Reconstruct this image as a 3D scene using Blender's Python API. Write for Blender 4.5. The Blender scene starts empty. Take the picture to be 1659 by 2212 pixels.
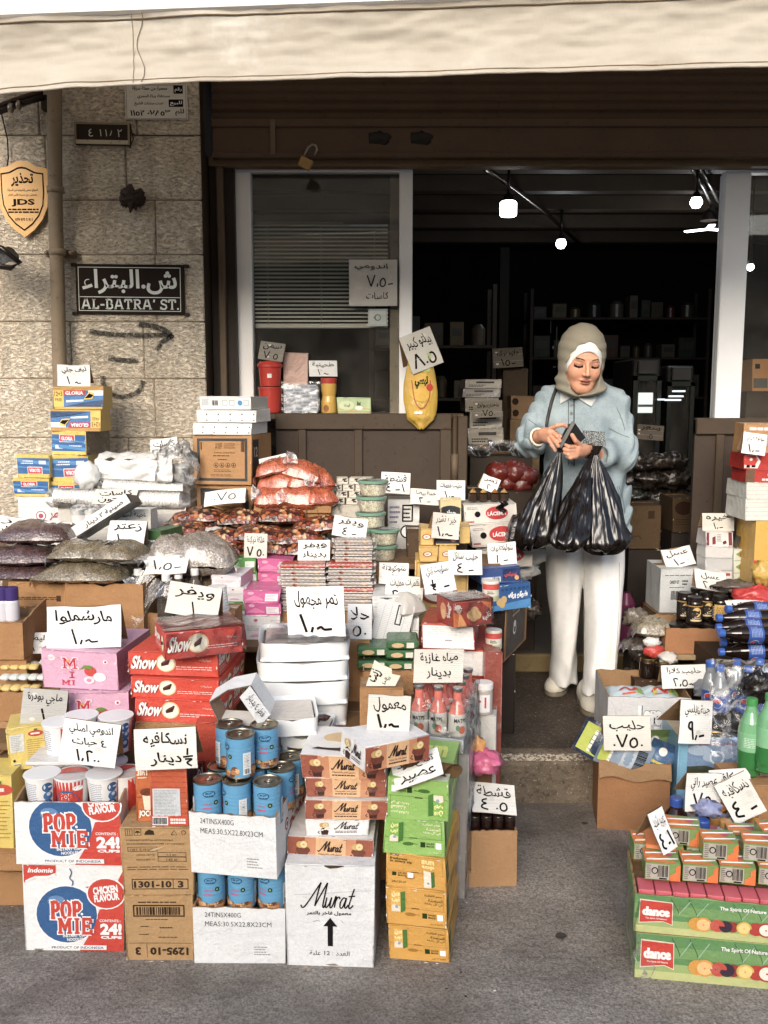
import bpy,bmesh,math,random
import numpy as np
from math import sin,cos,pi,radians,tan,atan
from mathutils import Vector,Matrix,noise as mnoise
R=random.Random(7)
SC=bpy.context.scene
COL=SC.collection
# -------------- camera, sky, sun, exposure
PITCH=radians(7.3);FP=2007.0;CXP=829.5;CYP=1106.0;EYE=1.43
cam=bpy.data.cameras.new('camera');camo=bpy.data.objects.new('camera',cam);COL.objects.link(camo)
camo.location=(0,0,EYE);camo.rotation_euler=(radians(90)-PITCH,0,0)
cam.sensor_fit='VERTICAL';cam.sensor_height=36;cam.lens=36*FP/2212;cam.clip_end=400;cam.clip_start=.05
SC.camera=camo
SUN_EL=24;SUN_AZ=12
w=bpy.data.worlds.new("World");SC.world=w;w.use_nodes=True
nt=w.node_tree;bg=nt.nodes['Background']
sky=nt.nodes.new('ShaderNodeTexSky');sky.sky_type='NISHITA';sky.sun_disc=False
sky.sun_elevation=radians(SUN_EL);sky.sun_rotation=radians(180+SUN_AZ);sky.air_density=1.0;sky.dust_density=2.5;sky.ozone_density=1
nt.links.new(sky.outputs[0],bg.inputs[0]);bg.inputs[1].default_value=.14
sun=bpy.data.lights.new('sun','SUN');sun.energy=1.35;sun.angle=radians(30);sun.color=(1,.95,.885)
suno=bpy.data.objects.new('sun',sun);COL.objects.link(suno)
suno.rotation_euler=(radians(90-SUN_EL),0,radians(-SUN_AZ))
SC.view_settings.view_transform='Standard';SC.view_settings.look='None';SC.view_settings.gamma=1
SC.view_settings.exposure=1.25
SC.cycles.max_bounces=7;SC.cycles.transparent_max_bounces=16;SC.cycles.use_denoising=True
SC.cycles.caustics_reflective=False;SC.cycles.caustics_refractive=False;SC.cycles.sample_clamp_indirect=4
# -------------- pixel -> world (at a stated distance)
def ray(px,py):
 a=(px-CXP)/FP;b=(CYP-py)/FP
 return Vector((a,cos(PITCH)+b*sin(PITCH),-sin(PITCH)+b*cos(PITCH)))
def P(px,py,Y):
 d=ray(px,py);return Vector((0,0,EYE))+d*(Y/d.y)
def Yon(py,z):
 d=ray(CXP,py);return(z-EYE)/d.z*d.y
def mpp(py,Y):
 return Y/(cos(PITCH)+(CYP-py)/FP*sin(PITCH))/FP
# -------------- materials
def lin(c):
 if isinstance(c,str):
  c=c.lstrip('#');c=tuple(int(c[i:i+2],16)/255 for i in(0,2,4))
 return tuple((x/12.92 if x<=.04045 else((x+.055)/1.055)**2.4)for x in c)
MATS={}
class NT:
 def __init__(s,name):
  s.m=bpy.data.materials.new(name);s.m.use_nodes=True;s.t=s.m.node_tree
  s.b=s.t.nodes['Principled BSDF'];s.out=s.t.nodes['Material Output']
  s.tc=s.t.nodes.new('ShaderNodeTexCoord')
 def n(s,t,**kw):
  x=s.t.nodes.new('ShaderNode'+t)
  for k,v in kw.items():
   if k.startswith('i_'):
    k=k[2:];k=int(k)if k.isdigit()else k.replace('_',' ')
    x.inputs[k].default_value=v
   else:setattr(x,k,v)
  return x
 def l(s,a,b):s.t.links.new(a,b)
 def noise(s,scale,detail=3,rough=.6,coord='Object',vec=None):
  x=s.n('TexNoise');x.inputs['Scale'].default_value=scale;x.inputs['Detail'].default_value=detail;x.inputs['Roughness'].default_value=rough
  s.l(vec or s.tc.outputs[coord],x.inputs['Vector']);return x.outputs[0]
 def scaled(s,sx,sy,sz,coord='Object'):
  x=s.n('Mapping');x.inputs['Scale'].default_value=(sx,sy,sz);s.l(s.tc.outputs[coord],x.inputs[0]);return x.outputs[0]
 def ramp(s,fac,stops):
  x=s.n('ValToRGB');e=x.color_ramp.elements
  while len(e)<len(stops):e.new(.5)
  for k,(p,c)in enumerate(stops):
   e[k].position=p;e[k].color=(*c,1)if isinstance(c,tuple)else(c,c,c,1)
  s.l(fac,x.inputs[0]);return x.outputs[0]
 def mix(s,fac,a,b,mode='MIX'):
  x=s.n('Mix',data_type='RGBA',blend_type=mode)
  for v,i in((fac,0),(a,6),(b,7)):
   if isinstance(v,(int,float)):x.inputs[i].default_value=v
   elif isinstance(v,tuple):x.inputs[i].default_value=(*v,1)
   else:s.l(v,x.inputs[i])
  return x.outputs[2]
 def math(s,op,a,b=0.):
  x=s.n('Math',operation=op)
  for v,i in((a,0),(b,1)):
   if isinstance(v,(int,float)):x.inputs[i].default_value=v
   else:s.l(v,x.inputs[i])
  return x.outputs[0]
 def bump(s,h,strength=.3,dist=.01,prev=None):
  x=s.n('Bump');x.inputs['Strength'].default_value=strength;x.inputs['Distance'].default_value=dist;s.l(h,x.inputs['Height'])
  if prev is not None:s.l(prev,x.inputs['Normal'])
  return x.outputs[0]
 def base(s,c):
  if isinstance(c,tuple):s.b.inputs['Base Color'].default_value=(*c,1)
  else:s.l(c,s.b.inputs['Base Color'])
 def fin(s,rough=.5,metal=0,nrm=None,spec=.5,**kw):
  if isinstance(rough,float)or isinstance(rough,int):s.b.inputs['Roughness'].default_value=rough
  else:s.l(rough,s.b.inputs['Roughness'])
  s.b.inputs['Metallic'].default_value=metal;s.b.inputs['Specular IOR Level'].default_value=spec
  if nrm is not None:s.l(nrm,s.b.inputs['Normal'])
  for k,v in kw.items():s.b.inputs[k.replace('_',' ')].default_value=v
  return s.m
def M(col,kind='print',rough=None):
 key=(col,kind,rough)
 if key in MATS:return MATS[key]
 c=lin(col)
 if kind!='glow':_y=.3*c[0]+.55*c[1]+.15*c[2];c=tuple((x+(_y-x)*.14)*(.86 if _y>.1 else.92)for x in c)
 n=NT(kind+'_'+str(len(MATS)))
 dark=tuple(x*.72 for x in c);sc=tuple(x*.88 for x in c)
 if kind=='card':
  big=n.noise(9,4);fine=n.noise(120,3)
  k=n.mix(n.ramp(big,[(.35,0.),(.7,1.)]),c,sc);k=n.mix(n.ramp(fine,[(.4,0.),(.75,.35)]),k,dark)
  wv=n.n('TexWave',i_Scale=75,i_Distortion=.6);n.l(n.tc.outputs['Object'],wv.inputs[0])
  nr=n.bump(wv.outputs[1],.12,.002);nr=n.bump(n.noise(11,6,.65),.75,.016,nr)
  n.base(k);m=n.fin(rough or.85,nrm=nr,spec=.2)
 elif kind=='print':
  big=n.noise(11,5);k=n.mix(n.ramp(big,[(.42,0.),(.72,.75)]),c,sc)
  wv=n.n('TexWave',i_Scale=60,i_Distortion=1.2);n.l(n.tc.outputs['Object'],wv.inputs[0])
  nr=n.bump(wv.outputs[1],.08,.002);nr=n.bump(n.noise(13,6,.7),.7,.013,nr)
  n.base(k);m=n.fin(rough or.42,nrm=nr,spec=.4)
 elif kind=='ink':n.base(c);m=n.fin(rough or.8,spec=.06)
 elif kind=='paper':
  big=n.noise(20,4);k=n.mix(n.ramp(big,[(.4,0.),(.8,.6)]),c,sc)
  wv=n.n('TexWave',i_Scale=55,i_Distortion=.5,bands_direction='Z');n.l(n.tc.outputs['Object'],wv.inputs[0])
  nr=n.bump(wv.outputs[1],.22,.003);nr=n.bump(n.noise(12,4),.5,.012,nr)
  n.base(k);m=n.fin(rough or.8,nrm=nr,spec=.2)
 elif kind=='plastic':
  n.base(n.mix(n.ramp(n.noise(8,3),[(.4,0.),(.8,.5)]),c,sc));m=n.fin(rough or.28,nrm=n.bump(n.noise(30,3),.12,.004),spec=.5)
 elif kind=='metal':
  n.base(n.mix(n.ramp(n.noise(25,5),[(.4,0.),(.75,.8)]),c,dark));m=n.fin(rough or.32,1,nrm=n.bump(n.noise(60,3),.1,.002))
 elif kind=='paint':
  g=n.noise(6,6,.7);g2=n.noise(45,5,.7)
  k=n.mix(n.ramp(g,[(.4,0.),(.75,.8)]),c,dark);k=n.mix(n.ramp(g2,[(.60,0.),(.68,.7)]),k,tuple(x*.35 for x in c))
  n.base(k);m=n.fin(rough or.6,nrm=n.bump(g2,.25,.004),spec=.3)
 elif kind=='wrapped':
  nn=n.noise(22,5,.65)
  k=n.mix(n.ramp(nn,[(.55,0.),(.8,.25)]),c,(.7,.7,.68))
  n.base(k);m=n.fin(rough or.24,nrm=n.bump(nn,.55,.012),spec=.55)
 elif kind=='fabric':
  n.base(n.mix(n.ramp(n.noise(30,5),[(.35,0.),(.75,.8)]),c,sc));m=n.fin(rough or.9,nrm=n.bump(n.noise(350,2),.15,.001),spec=.15)
 elif kind=='grain':
  v=n.n('TexVoronoi');v.inputs['Scale'].default_value=160;n.l(n.tc.outputs['Object'],v.inputs['Vector'])
  k=n.mix(n.ramp(v.outputs['Distance'],[(.1,0.),(.75,1.)]),c,tuple(x*.45 for x in c));k=n.mix(n.ramp(n.noise(30,3),[(.5,0.),(.8,.6)]),k,tuple(min(1,x*1.5+.05)for x in c))
  nr=n.bump(v.outputs['Distance'],.35,.004);nr=n.bump(n.noise(14,5),.6,.02,nr);n.base(k);m=n.fin(rough or.25,nrm=nr,spec=.6)
  n.b.inputs['Coat Weight'].default_value=.6;n.b.inputs['Coat Roughness'].default_value=.08
 elif kind=='glow':
  n.base((0,0,0));n.b.inputs['Emission Color'].default_value=(*c,1);n.b.inputs['Emission Strength'].default_value=rough or 6;m=n.m
 elif kind=='mixed':
  v=n.n('TexVoronoi');v.inputs['Scale'].default_value=62;n.l(n.tc.outputs['Object'],v.inputs['Vector'])
  sp=n.n('SeparateColor');n.l(v.outputs['Color'],sp.inputs[0])
  k=n.ramp(sp.outputs[0],[(0.,lin('#3c1408')),(.3,lin('#7e3315')),(.52,lin('#a8653a')),(.68,lin('#561708')),(.86,lin('#c9a67c'))]);k.node.color_ramp.interpolation='CONSTANT'
  k=n.mix(n.ramp(v.outputs['Distance'],[(.35,0.),(.8,.85)]),k,lin('#1d0b06'))
  nr=n.bump(v.outputs['Distance'],.5,.008);nr=n.bump(n.noise(12,5),.7,.03,nr);n.base(k);m=n.fin(.22,nrm=nr,spec=.6);n.b.inputs['Coat Weight'].default_value=.7;n.b.inputs['Coat Roughness'].default_value=.06
 MATS[key]=m;return m
def film_mat(name='clear_film',amount=.22,tint='#ffffff'):
 if name in MATS:return MATS[name]
 n=NT(name);nn=n.noise(16,6,.7);rd=n.n('TexNoise');rd.inputs['Scale'].default_value=7;rd.inputs['Detail'].default_value=6;rd.inputs['Distortion'].default_value=1.6
 n.l(n.tc.outputs['Object'],rd.inputs[0])
 nr=n.bump(rd.outputs[0],1.,.02)
 gl=n.n('BsdfGlossy');gl.inputs['Roughness'].default_value=.2;gl.inputs['Color'].default_value=(*lin(tint),1);n.l(nr,gl.inputs['Normal'])
 df=n.n('BsdfDiffuse');df.inputs['Color'].default_value=(*lin(tint),1);n.l(nr,df.inputs['Normal'])
 tr=n.n('BsdfTransparent');tr.inputs[0].default_value=(*[min(1,.9+.1*x)for x in lin(tint)],1)
 ridge=n.ramp(rd.outputs[0],[(.46,0.),(.5,1.),(.54,0.)])
 fr=n.n('Fresnel');fr.inputs['IOR'].default_value=1.33;n.l(nr,fr.inputs['Normal'])
 f1=n.math('ADD',fr.outputs[0],.03)
 m1=n.n('MixShader');n.l(f1,m1.inputs[0]);n.l(tr.outputs[0],m1.inputs[1]);n.l(gl.outputs[0],m1.inputs[2])
 f2=n.math('ADD',n.math('MULTIPLY',ridge,amount),amount*.1)
 m2=n.n('MixShader');n.l(f2,m2.inputs[0]);n.l(m1.outputs[0],m2.inputs[1]);n.l(df.outputs[0],m2.inputs[2])
 n.l(m2.outputs[0],n.out.inputs[0]);MATS[name]=n.m;return n.m
def glass_mat(name='window_glass',tint=.86,dirt=.05,ior=1.5):
 if name in MATS:return MATS[name]
 n=NT(name)
 gl=n.n('BsdfGlossy');gl.inputs['Roughness'].default_value=.02
 df=n.n('BsdfDiffuse');df.inputs['Color'].default_value=(.55,.5,.44,1)
 tr=n.n('BsdfTransparent');tr.inputs[0].default_value=(tint,tint,tint*.98,1)
 fr=n.n('Fresnel');fr.inputs['IOR'].default_value=ior
 m1=n.n('MixShader');n.l(fr.outputs[0],m1.inputs[0]);n.l(tr.outputs[0],m1.inputs[1]);n.l(gl.outputs[0],m1.inputs[2])
 m2=n.n('MixShader');n.l(n.ramp(n.noise(5,6,.7),[(.4,dirt*.4),(.75,dirt*2)]),m2.inputs[0]);n.l(m1.outputs[0],m2.inputs[1]);n.l(df.outputs[0],m2.inputs[2])
 n.l(m2.outputs[0],n.out.inputs[0]);MATS[name]=n.m;return n.m
INK=M('#1c1a1a','ink');WHITE=M('#ffffff','print');BROWN=M('#b58a5c','card')
# -------------- text outlines
_AR={}
for _l,_c,_n in[('ء',0xFE80,1),('آ',0xFE81,2),('أ',0xFE83,2),('ؤ',0xFE85,2),('إ',0xFE87,2),('ئ',0xFE89,4),('ا',0xFE8D,2),('ب',0xFE8F,4),('ة',0xFE93,2),('ت',0xFE95,4),('ث',0xFE99,4),('ج',0xFE9D,4),('ح',0xFEA1,4),('خ',0xFEA5,4),('د',0xFEA9,2),('ذ',0xFEAB,2),('ر',0xFEAD,2),('ز',0xFEAF,2),('س',0xFEB1,4),('ش',0xFEB5,4),('ص',0xFEB9,4),('ض',0xFEBD,4),('ط',0xFEC1,4),('ظ',0xFEC5,4),('ع',0xFEC9,4),('غ',0xFECD,4),('ف',0xFED1,4),('ق',0xFED5,4),('ك',0xFED9,4),('ل',0xFEDD,4),('م',0xFEE1,4),('ن',0xFEE5,4),('ه',0xFEE9,4),('و',0xFEED,2),('ى',0xFEEF,2),('ي',0xFEF1,4)]:
 _AR[_l]=(_c,_n)
def shape_ar(s):
 s=s.replace('لا','\u0001');out=[]
 for i,ch in enumerate(s):
  pj=i>0 and(s[i-1]in _AR and _AR[s[i-1]][1]==4)
  if ch=='\u0001':out.append(chr(0xFEFC if pj else 0xFEFB));continue
  if ch not in _AR:out.append(ch);continue
  c,n=_AR[ch];nj=i+1<len(s)and(s[i+1]=='\u0001'or(s[i+1]in _AR and s[i+1]!='ء'))
  if n==1:out.append(chr(c))
  elif n==2:out.append(chr(c+(1 if pj else 0)))
  else:out.append(chr(c+(3 if pj and nj else 1 if pj else 2 if nj else 0)))
 r=out[::-1];res=[];run=[]
 for ch in r+['\0']:
  if ch.isdigit()or ch in '.,:':run.append(ch)
  else:
   res+=run[::-1];run=[];res.append(ch)
 return ''.join(res[:-1])
_TX={}
def outline(s,bold=0.,res=2):
 key=(s,bold,res)
 if key in _TX:return _TX[key]
 body=shape_ar(s)if any('\u0600'<=ch<='\u06ff'for ch in s)else s
 cu=bpy.data.curves.new('lettering','FONT');cu.body=body;cu.resolution_u=res;cu.offset=bold;cu.space_line=1
 o=bpy.data.objects.new('lettering',cu);COL.objects.link(o)
 me=bpy.data.meshes.new_from_object(o.evaluated_get(bpy.context.evaluated_depsgraph_get()))
 v=[(x.co.x,x.co.y)for x in me.vertices];f=[tuple(p.vertices)for p in me.polygons]
 bpy.data.objects.remove(o);bpy.data.curves.remove(cu);bpy.data.meshes.remove(me)
 if v:
  x0=min(a for a,b in v);x1=max(a for a,b in v);y0=min(b for a,b in v);y1=max(b for a,b in v)
 else:x0=y0=0;x1=y1=1
 _TX[key]=([((a-x0)/(x1-x0 or 1),(b-y0)/(y1-y0 or 1))for a,b in v],f,(x1-x0)/(y1-y0 or 1));return _TX[key]
def catmull(pts,k=5):
 if len(pts)<3:return pts
 q=[pts[0]]+list(pts)+[pts[-1]];o=[]
 for i in range(1,len(q)-2):
  for j in range(k):
   t=j/k;o.append(tuple(.5*((2*q[i][a])+(-q[i-1][a]+q[i+1][a])*t+(2*q[i-1][a]-5*q[i][a]+4*q[i+1][a]-q[i+2][a])*t*t+(-q[i-1][a]+3*q[i][a]-3*q[i+1][a]+q[i+2][a])*t**3)for a in range(len(pts[0]))))
 o.append(tuple(pts[-1]));return o
# -------------- mesh builder
class MB:
 def __init__(s):s.v=[];s.f=[];s.m=[];s.s=[];s.mats=[];s.idx={}
 def mi(s,m):
  if m.name not in s.idx:s.idx[m.name]=len(s.mats);s.mats.append(m)
  return s.idx[m.name]
 def add(s,vs,fs,m,smooth=False,T=None):
  o=len(s.v);s.v+=[tuple(T@Vector(a))if T is not None else tuple(a)for a in vs];k=s.mi(m)
  for f in fs:s.f.append(tuple(i+o for i in f));s.m.append(k);s.s.append(smooth)
 def grid(s,fn,nu,nv,m,smooth=True,wu=False,flip=False):
  vs=[];fs=[]
  for j in range(nv+1):
   for i in range(nu+(0 if wu else 1)):vs.append(tuple(fn(i/nu,j/nv)))
  c=nu if wu else nu+1
  for j in range(nv):
   for i in range(nu):
    a=j*c+i;b=j*c+(i+1)%c;q=(a,b,b+c,a+c)
    fs.append(q[::-1]if flip else q)
  s.add(vs,fs,m,smooth)
 def box(s,x0,x1,y0,y1,z0,z1,m,n=1,bev=0.,T=None,faces=None):
  """faces: materials for (front -y, right +x, back +y, left -x, top, bottom)"""
  fm=faces or[m]*6
  if bev>0 and n==1:
   bm=bmesh.new();bmesh.ops.create_cube(bm,size=1)
   for v in bm.verts:v.co=Vector((x0+(v.co.x+.5)*(x1-x0),y0+(v.co.y+.5)*(y1-y0),z0+(v.co.z+.5)*(z1-z0)))
   bmesh.ops.bevel(bm,geom=bm.edges[:],offset=min(bev,(x1-x0)*.3,(y1-y0)*.3,(z1-z0)*.3),segments=1,affect='EDGES');bm.verts.index_update()
   s.add([v.co[:]for v in bm.verts],[[v.index for v in f.verts]for f in bm.faces],m,False,T);bm.free();return
  def g(fn,mm):
   vs=[fn(i/n,j/n)for j in range(n+1)for i in range(n+1)]
   s.add(vs,[(j*(n+1)+i,j*(n+1)+i+1,(j+1)*(n+1)+i+1,(j+1)*(n+1)+i)for j in range(n)for i in range(n)],mm,False,T)
  X=x1-x0;Y=y1-y0;Z=z1-z0
  g(lambda a,b:(x0+a*X,y0,z0+b*Z),fm[0]);g(lambda a,b:(x1,y0+a*Y,z0+b*Z),fm[1])
  g(lambda a,b:(x1-a*X,y1,z0+b*Z),fm[2]);g(lambda a,b:(x0,y1-a*Y,z0+b*Z),fm[3])
  g(lambda a,b:(x0+a*X,y0+b*Y,z1),fm[4]);g(lambda a,b:(x0+a*X,y1-b*Y,z0),fm[5])
 def lathe(s,prof,m,seg=24,T=None,smooth=True,mats=None,cap=True):
  """prof: (r,z) from bottom to top; mats: one per ring segment"""
  vs=[];n=len(prof)
  for r,z in prof:
   for i in range(seg):a=2*pi*i/seg;vs.append((r*cos(a),r*sin(a),z))
  for j in range(n-1):
   s_=[];o=j*seg
   for i in range(seg):b=(i+1)%seg;s_.append((i,b,b+seg,i+seg))
   s.add(vs[o:o+2*seg],s_,mats[j]if mats else m,smooth,T)
  if cap:
   s.add(vs[:seg],[tuple(range(seg))[::-1]],mats[0]if mats else m,False,T);s.add(vs[-seg:],[tuple(range(seg))],mats[-1]if mats else m,False,T)
 def tube(s,pts,r,m,seg=8,closed=False,T=None,cap=True):
  pts=[Vector(p)for p in pts];n=len(pts);rs=r if isinstance(r,(list,tuple))else[r]*n;vs=[];up=Vector((0,0,1))
  for i,p in enumerate(pts):
   d=(pts[min(i+1,n-1)]-pts[max(i-1,0)]).normalized()if not closed else(pts[(i+1)%n]-pts[i-1]).normalized()
   if abs(d.dot(up))>.95:up=Vector((0,1,0))if abs(d.y)<.9 else Vector((1,0,0))
   a=d.cross(up).normalized();b=a.cross(d).normalized();up=b
   for k in range(seg):t=2*pi*k/seg;vs.append(tuple(p+(a*cos(t)+b*sin(t))*rs[i]))
  fs=[(j%n*seg+k,j%n*seg+(k+1)%seg,(j+1)%n*seg+(k+1)%seg,(j+1)%n*seg+k)for j in range(n if closed else n-1)for k in range(seg)]
  if not closed and cap:fs+=[tuple(range(seg))[::-1],tuple(range((n-1)*seg,n*seg))]
  s.add(vs,fs,m,True,T)
 def build(s,name,parent=None,loc=(0,0,0),rot=(0,0,0),jit=0.,seed=0,warp=None):
  vs=s.v
  if jit and vs:
   rr=random.Random(seed);lo=[min(v[k]for v in vs)for k in range(3)];hi=[max(v[k]for v in vs)for k in range(3)]
   off={(a,b,c):[rr.uniform(-jit,jit)*(0.25 if(k==2 and c==0)else 1)for k in range(3)]for a in(0,1)for b in(0,1)for c in(0,1)}
   for k in off:
    if k[2]==0:off[k][2]=0
   nv=[]
   for v in vs:
    t=[(v[k]-lo[k])/((hi[k]-lo[k])or 1)for k in range(3)];d=[0,0,0]
    for(a,b,c),o in off.items():
     wgt=(t[0]if a else 1-t[0])*(t[1]if b else 1-t[1])*(t[2]if c else 1-t[2])
     for k in range(3):d[k]+=wgt*o[k]
    nv.append((v[0]+d[0],v[1]+d[1],v[2]+d[2]))
   vs=nv
  if warp:vs=[warp(*v)for v in vs]
  me=bpy.data.meshes.new(name);me.from_pydata(vs,[],s.f)
  for m in s.mats:me.materials.append(m)
  if s.f:
   me.polygons.foreach_set('material_index',s.m);me.polygons.foreach_set('use_smooth',s.s)
  me.update();o=bpy.data.objects.new(name,me);COL.objects.link(o);o.parent=parent;o.location=loc;o.rotation_euler=rot;return o
def tag(o,label=None,cat=None,group=None,kind=None):
 if label:o['label']=label
 if cat:o['category']=cat
 if group:o['group']=group
 if kind:o['kind']=kind
 return o
def empty(name,label,cat,loc=(0,0,0),rot=(0,0,0),group=None):
 o=bpy.data.objects.new(name,None);o.empty_display_size=.05;COL.objects.link(o);o.location=loc;o.rotation_euler=rot
 return tag(o,label,cat,group)
# -------------- a printed face: fractions of its width and height
class F:
 def __init__(s,mb,W,H,mp,sub=1,flip=False,sv=1):s.sv=sv;s.mb=mb;s.W=W;s.H=H;s.mp0=mp;s.sub=sub;s.flip=flip;s.eps=.0006;s.L=0
 def mp(s,u,v,n):
  if s.flip:u=1-u;v=1-v
  return s.mp0(u*s.W,v*s.H,n)
 def poly(s,pts,m,L=1,faces=None):
  n=L*s.eps;s.mb.add([s.mp(u,v,n)for u,v in pts],faces or[tuple(range(len(pts)))],m)
 def rect(s,x0,y0,x1,y1,m,L=1):
  k=max(1,int(s.sub*(x1-x0)+.99))if s.sub>1 else 1;kv=max(1,int(s.sv*(y1-y0)+.99))if s.sv>1 else 1
  pts=[(x0+(x1-x0)*i/k,y0+(y1-y0)*j/kv)for j in range(kv+1)for i in range(k+1)]
  s.poly(pts,m,L,[(j*(k+1)+i,j*(k+1)+i+1,(j+1)*(k+1)+i+1,(j+1)*(k+1)+i)for j in range(kv)for i in range(k)])
 def ell(s,cx,cy,ry,m,L=1,ar=1.,n=20,a0=0,a1=360):
  k=s.H/s.W;full=a1-a0==360;pts=[(cx+ry*ar*k*cos(radians(a0+(a1-a0)*i/n)),cy+ry*sin(radians(a0+(a1-a0)*i/n)))for i in range(n if full else n+1)];q=len(pts)
  s.poly(pts+[(cx,cy)],m,L,[(q,i,(i+1)%q)for i in range(q if full else q-1)])
 def frame(s,x0,y0,x1,y1,t,m,L=1):
  tx=t*s.H/s.W;s.rect(x0,y0,x1,y0+t,m,L);s.rect(x0,y1-t,x1,y1,m,L);s.rect(x0,y0+t,x0+tx,y1-t,m,L);s.rect(x1-tx,y0+t,x1,y1-t,m,L)
 def text(s,t,x0,y0,x1,y1,m,L=2,bold=.012,fill=True,rot=0,shear=0,wob=0,seed=0,out=None,res=2):
  """fits the lettering into the rectangle (fill=False keeps its proportions)"""
  if out:s.text(t,x0,y0,x1,y1,out[0],L,bold+out[1],fill,rot,shear,wob,seed);L+=1
  vs,fs,asp=outline(t,bold,res)
  if not vs:return
  w=x1-x0;h=y1-y0
  if not fill:
   ww=h*s.H*asp/s.W
   if ww>w:h2=w*s.W/asp/s.H;y0+=(h-h2)/2;h=h2
   else:x0+=(w-ww)/2;w=ww
  cx=x0+w/2;cy=y0+h/2;a=radians(rot);k=s.H/s.W;o=[]
  ph=seed*1.7
  for u,v in vs:
   if wob:v2=v+wob*sin(u*9+ph)+wob*.6*sin(u*23+ph*2);u2=u+wob*.35*sin(v*6+ph+u*11)
   else:u2,v2=u,v
   dx=(u2-.5)*w/k+shear*(v2-.5)*h;dy=(v2-.5)*h
   o.append((cx+(dx*cos(a)-dy*sin(a))*k,cy+dx*sin(a)+dy*cos(a)))
  s.poly(o,m,L,fs)
 def line(s,pts,wd,m,L=2,smooth=True,taper=False):
  """a pen or brush stroke; width is a fraction of the face height"""
  p=catmull(pts)if smooth else list(pts);k=s.W/s.H;q=[(a*k,b)for a,b in p];n=len(q);vs=[]
  for i in range(n):
   a=q[max(i-1,0)];b=q[min(i+1,n-1)];dx=b[0]-a[0];dy=b[1]-a[1];l=math.hypot(dx,dy)or 1
   w_=wd*.5*((.35+.65*sin(pi*min(1,(i+.6)/n)))if taper else 1);nx=-dy/l*w_;ny=dx/l*w_
   vs+=[((q[i][0]+nx)/k,q[i][1]+ny),((q[i][0]-nx)/k,q[i][1]-ny)]
  s.poly(vs,m,L,[(2*i,2*i+1,2*i+3,2*i+2)for i in range(n-1)])
 def small(s,x0,y0,x1,y1,rows,m,L=2,seed=1,fillr=.55,ragged=True):
  """print too small to read: rows of word-long dashes"""
  rr=random.Random(seed);h=(y1-y0)/rows
  for r in range(rows):
   x=x0;xe=x1-(rr.random()*.3*(x1-x0)if ragged else 0);y=y1-(r+.5)*h
   while x<xe-.01:
    w_=min(xe-x,(x1-x0)*rr.uniform(.08,.2));s.rect(x,y-h*fillr*.5,x+w_,y+h*fillr*.5,m,L);x+=w_+(x1-x0)*.025
 def bars(s,x0,y0,x1,y1,m=None,seed=3,bg=None,L=2,n=22):
  rr=random.Random(seed);m=m or INK
  if bg:s.rect(x0-.01,y0-.015,x1+.01,y1+.015,bg,L);L+=1
  x=x0;st=(x1-x0)/n
  while x<x1-st:w_=st*rr.choice((.35,.5,.8,1.1));s.rect(x,y0,min(x1,x+w_),y1,m,L);x+=w_+st*rr.choice((.35,.5,.7))
def faces_of(mb,w,d,h,x0=0.):
 W2=w/2
 return{'front':lambda fl=False:F(mb,w,h,lambda u,v,n:(u-W2,-n,v),sub=6,sv=6,flip=fl),'right':lambda fl=False:F(mb,d,h,lambda u,v,n:(W2+n,u,v),sub=6,sv=6,flip=fl),'left':lambda fl=False:F(mb,d,h,lambda u,v,n:(-W2-n,d-u,v),sub=6,sv=6,flip=fl),'top':lambda fl=False:F(mb,w,d,lambda u,v,n:(u-W2,v,h+n),sub=6,sv=6,flip=fl)}
def cyl_face(mb,r,z0,z1,a0=-90,span=360,T=None):
 """wraps round a cylinder; u=.5 faces angle a0 (degrees, -90 = towards the camera)"""
 Wd=2*pi*r*span/360
 def mp(u,v,n):
  a=radians(a0+(u/Wd-.5)*span);p=Vector(((r+n)*cos(a),(r+n)*sin(a),z0+v));return tuple(T@p)if T is not None else tuple(p)
 return F(mb,Wd,z1-z0,mp,sub=24*span/360)
# ==== SETTING
def asphalt():
 n=NT('asphalt');v=n.n('TexVoronoi');v.inputs['Scale'].default_value=190;n.l(n.tc.outputs['Object'],v.inputs[0])
 a=n.noise(2.2,8,.65);b=n.noise(150,4,.6);mp=n.scaled(3,14,1);st=n.noise(3,6,.7,vec=mp)
 k=n.mix(n.ramp(a,[(.36,0.),(.62,1.)]),lin('#706961'),lin('#aaa299'));k=n.mix(n.ramp(n.noise(70,6,.75),[(.45,0.),(.62,.55)]),k,lin('#3c352e'));k=n.mix(n.ramp(b,[(.42,0.),(.66,.7)]),k,lin('#3f3831'))
 k=n.mix(n.ramp(st,[(.5,0.),(.8,.5)]),k,lin('#857c70'));k=n.mix(n.ramp(v.outputs['Distance'],[(.0,.35),(.1,0.)]),k,lin('#a09687'))
 k=n.mix(n.ramp(n.noise(240,2),[(.66,0.),(.74,.8)]),k,lin('#b5ab9c'))
 k=n.mix(n.ramp(n.noise(.9,5,.6),[(.47,0.),(.6,.5)]),k,lin('#48403a'))
 nr=n.bump(b,.6,.004);nr=n.bump(v.outputs['Distance'],.15,.002,nr);nr=n.bump(n.noise(16,5,.65),.4,.01,nr);nr=n.bump(a,.5,.03,nr)
 n.base(k);return n.fin(n.ramp(n.noise(4,5),[(.3,.55),(.7,.85)]),nrm=nr,spec=.35)
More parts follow.
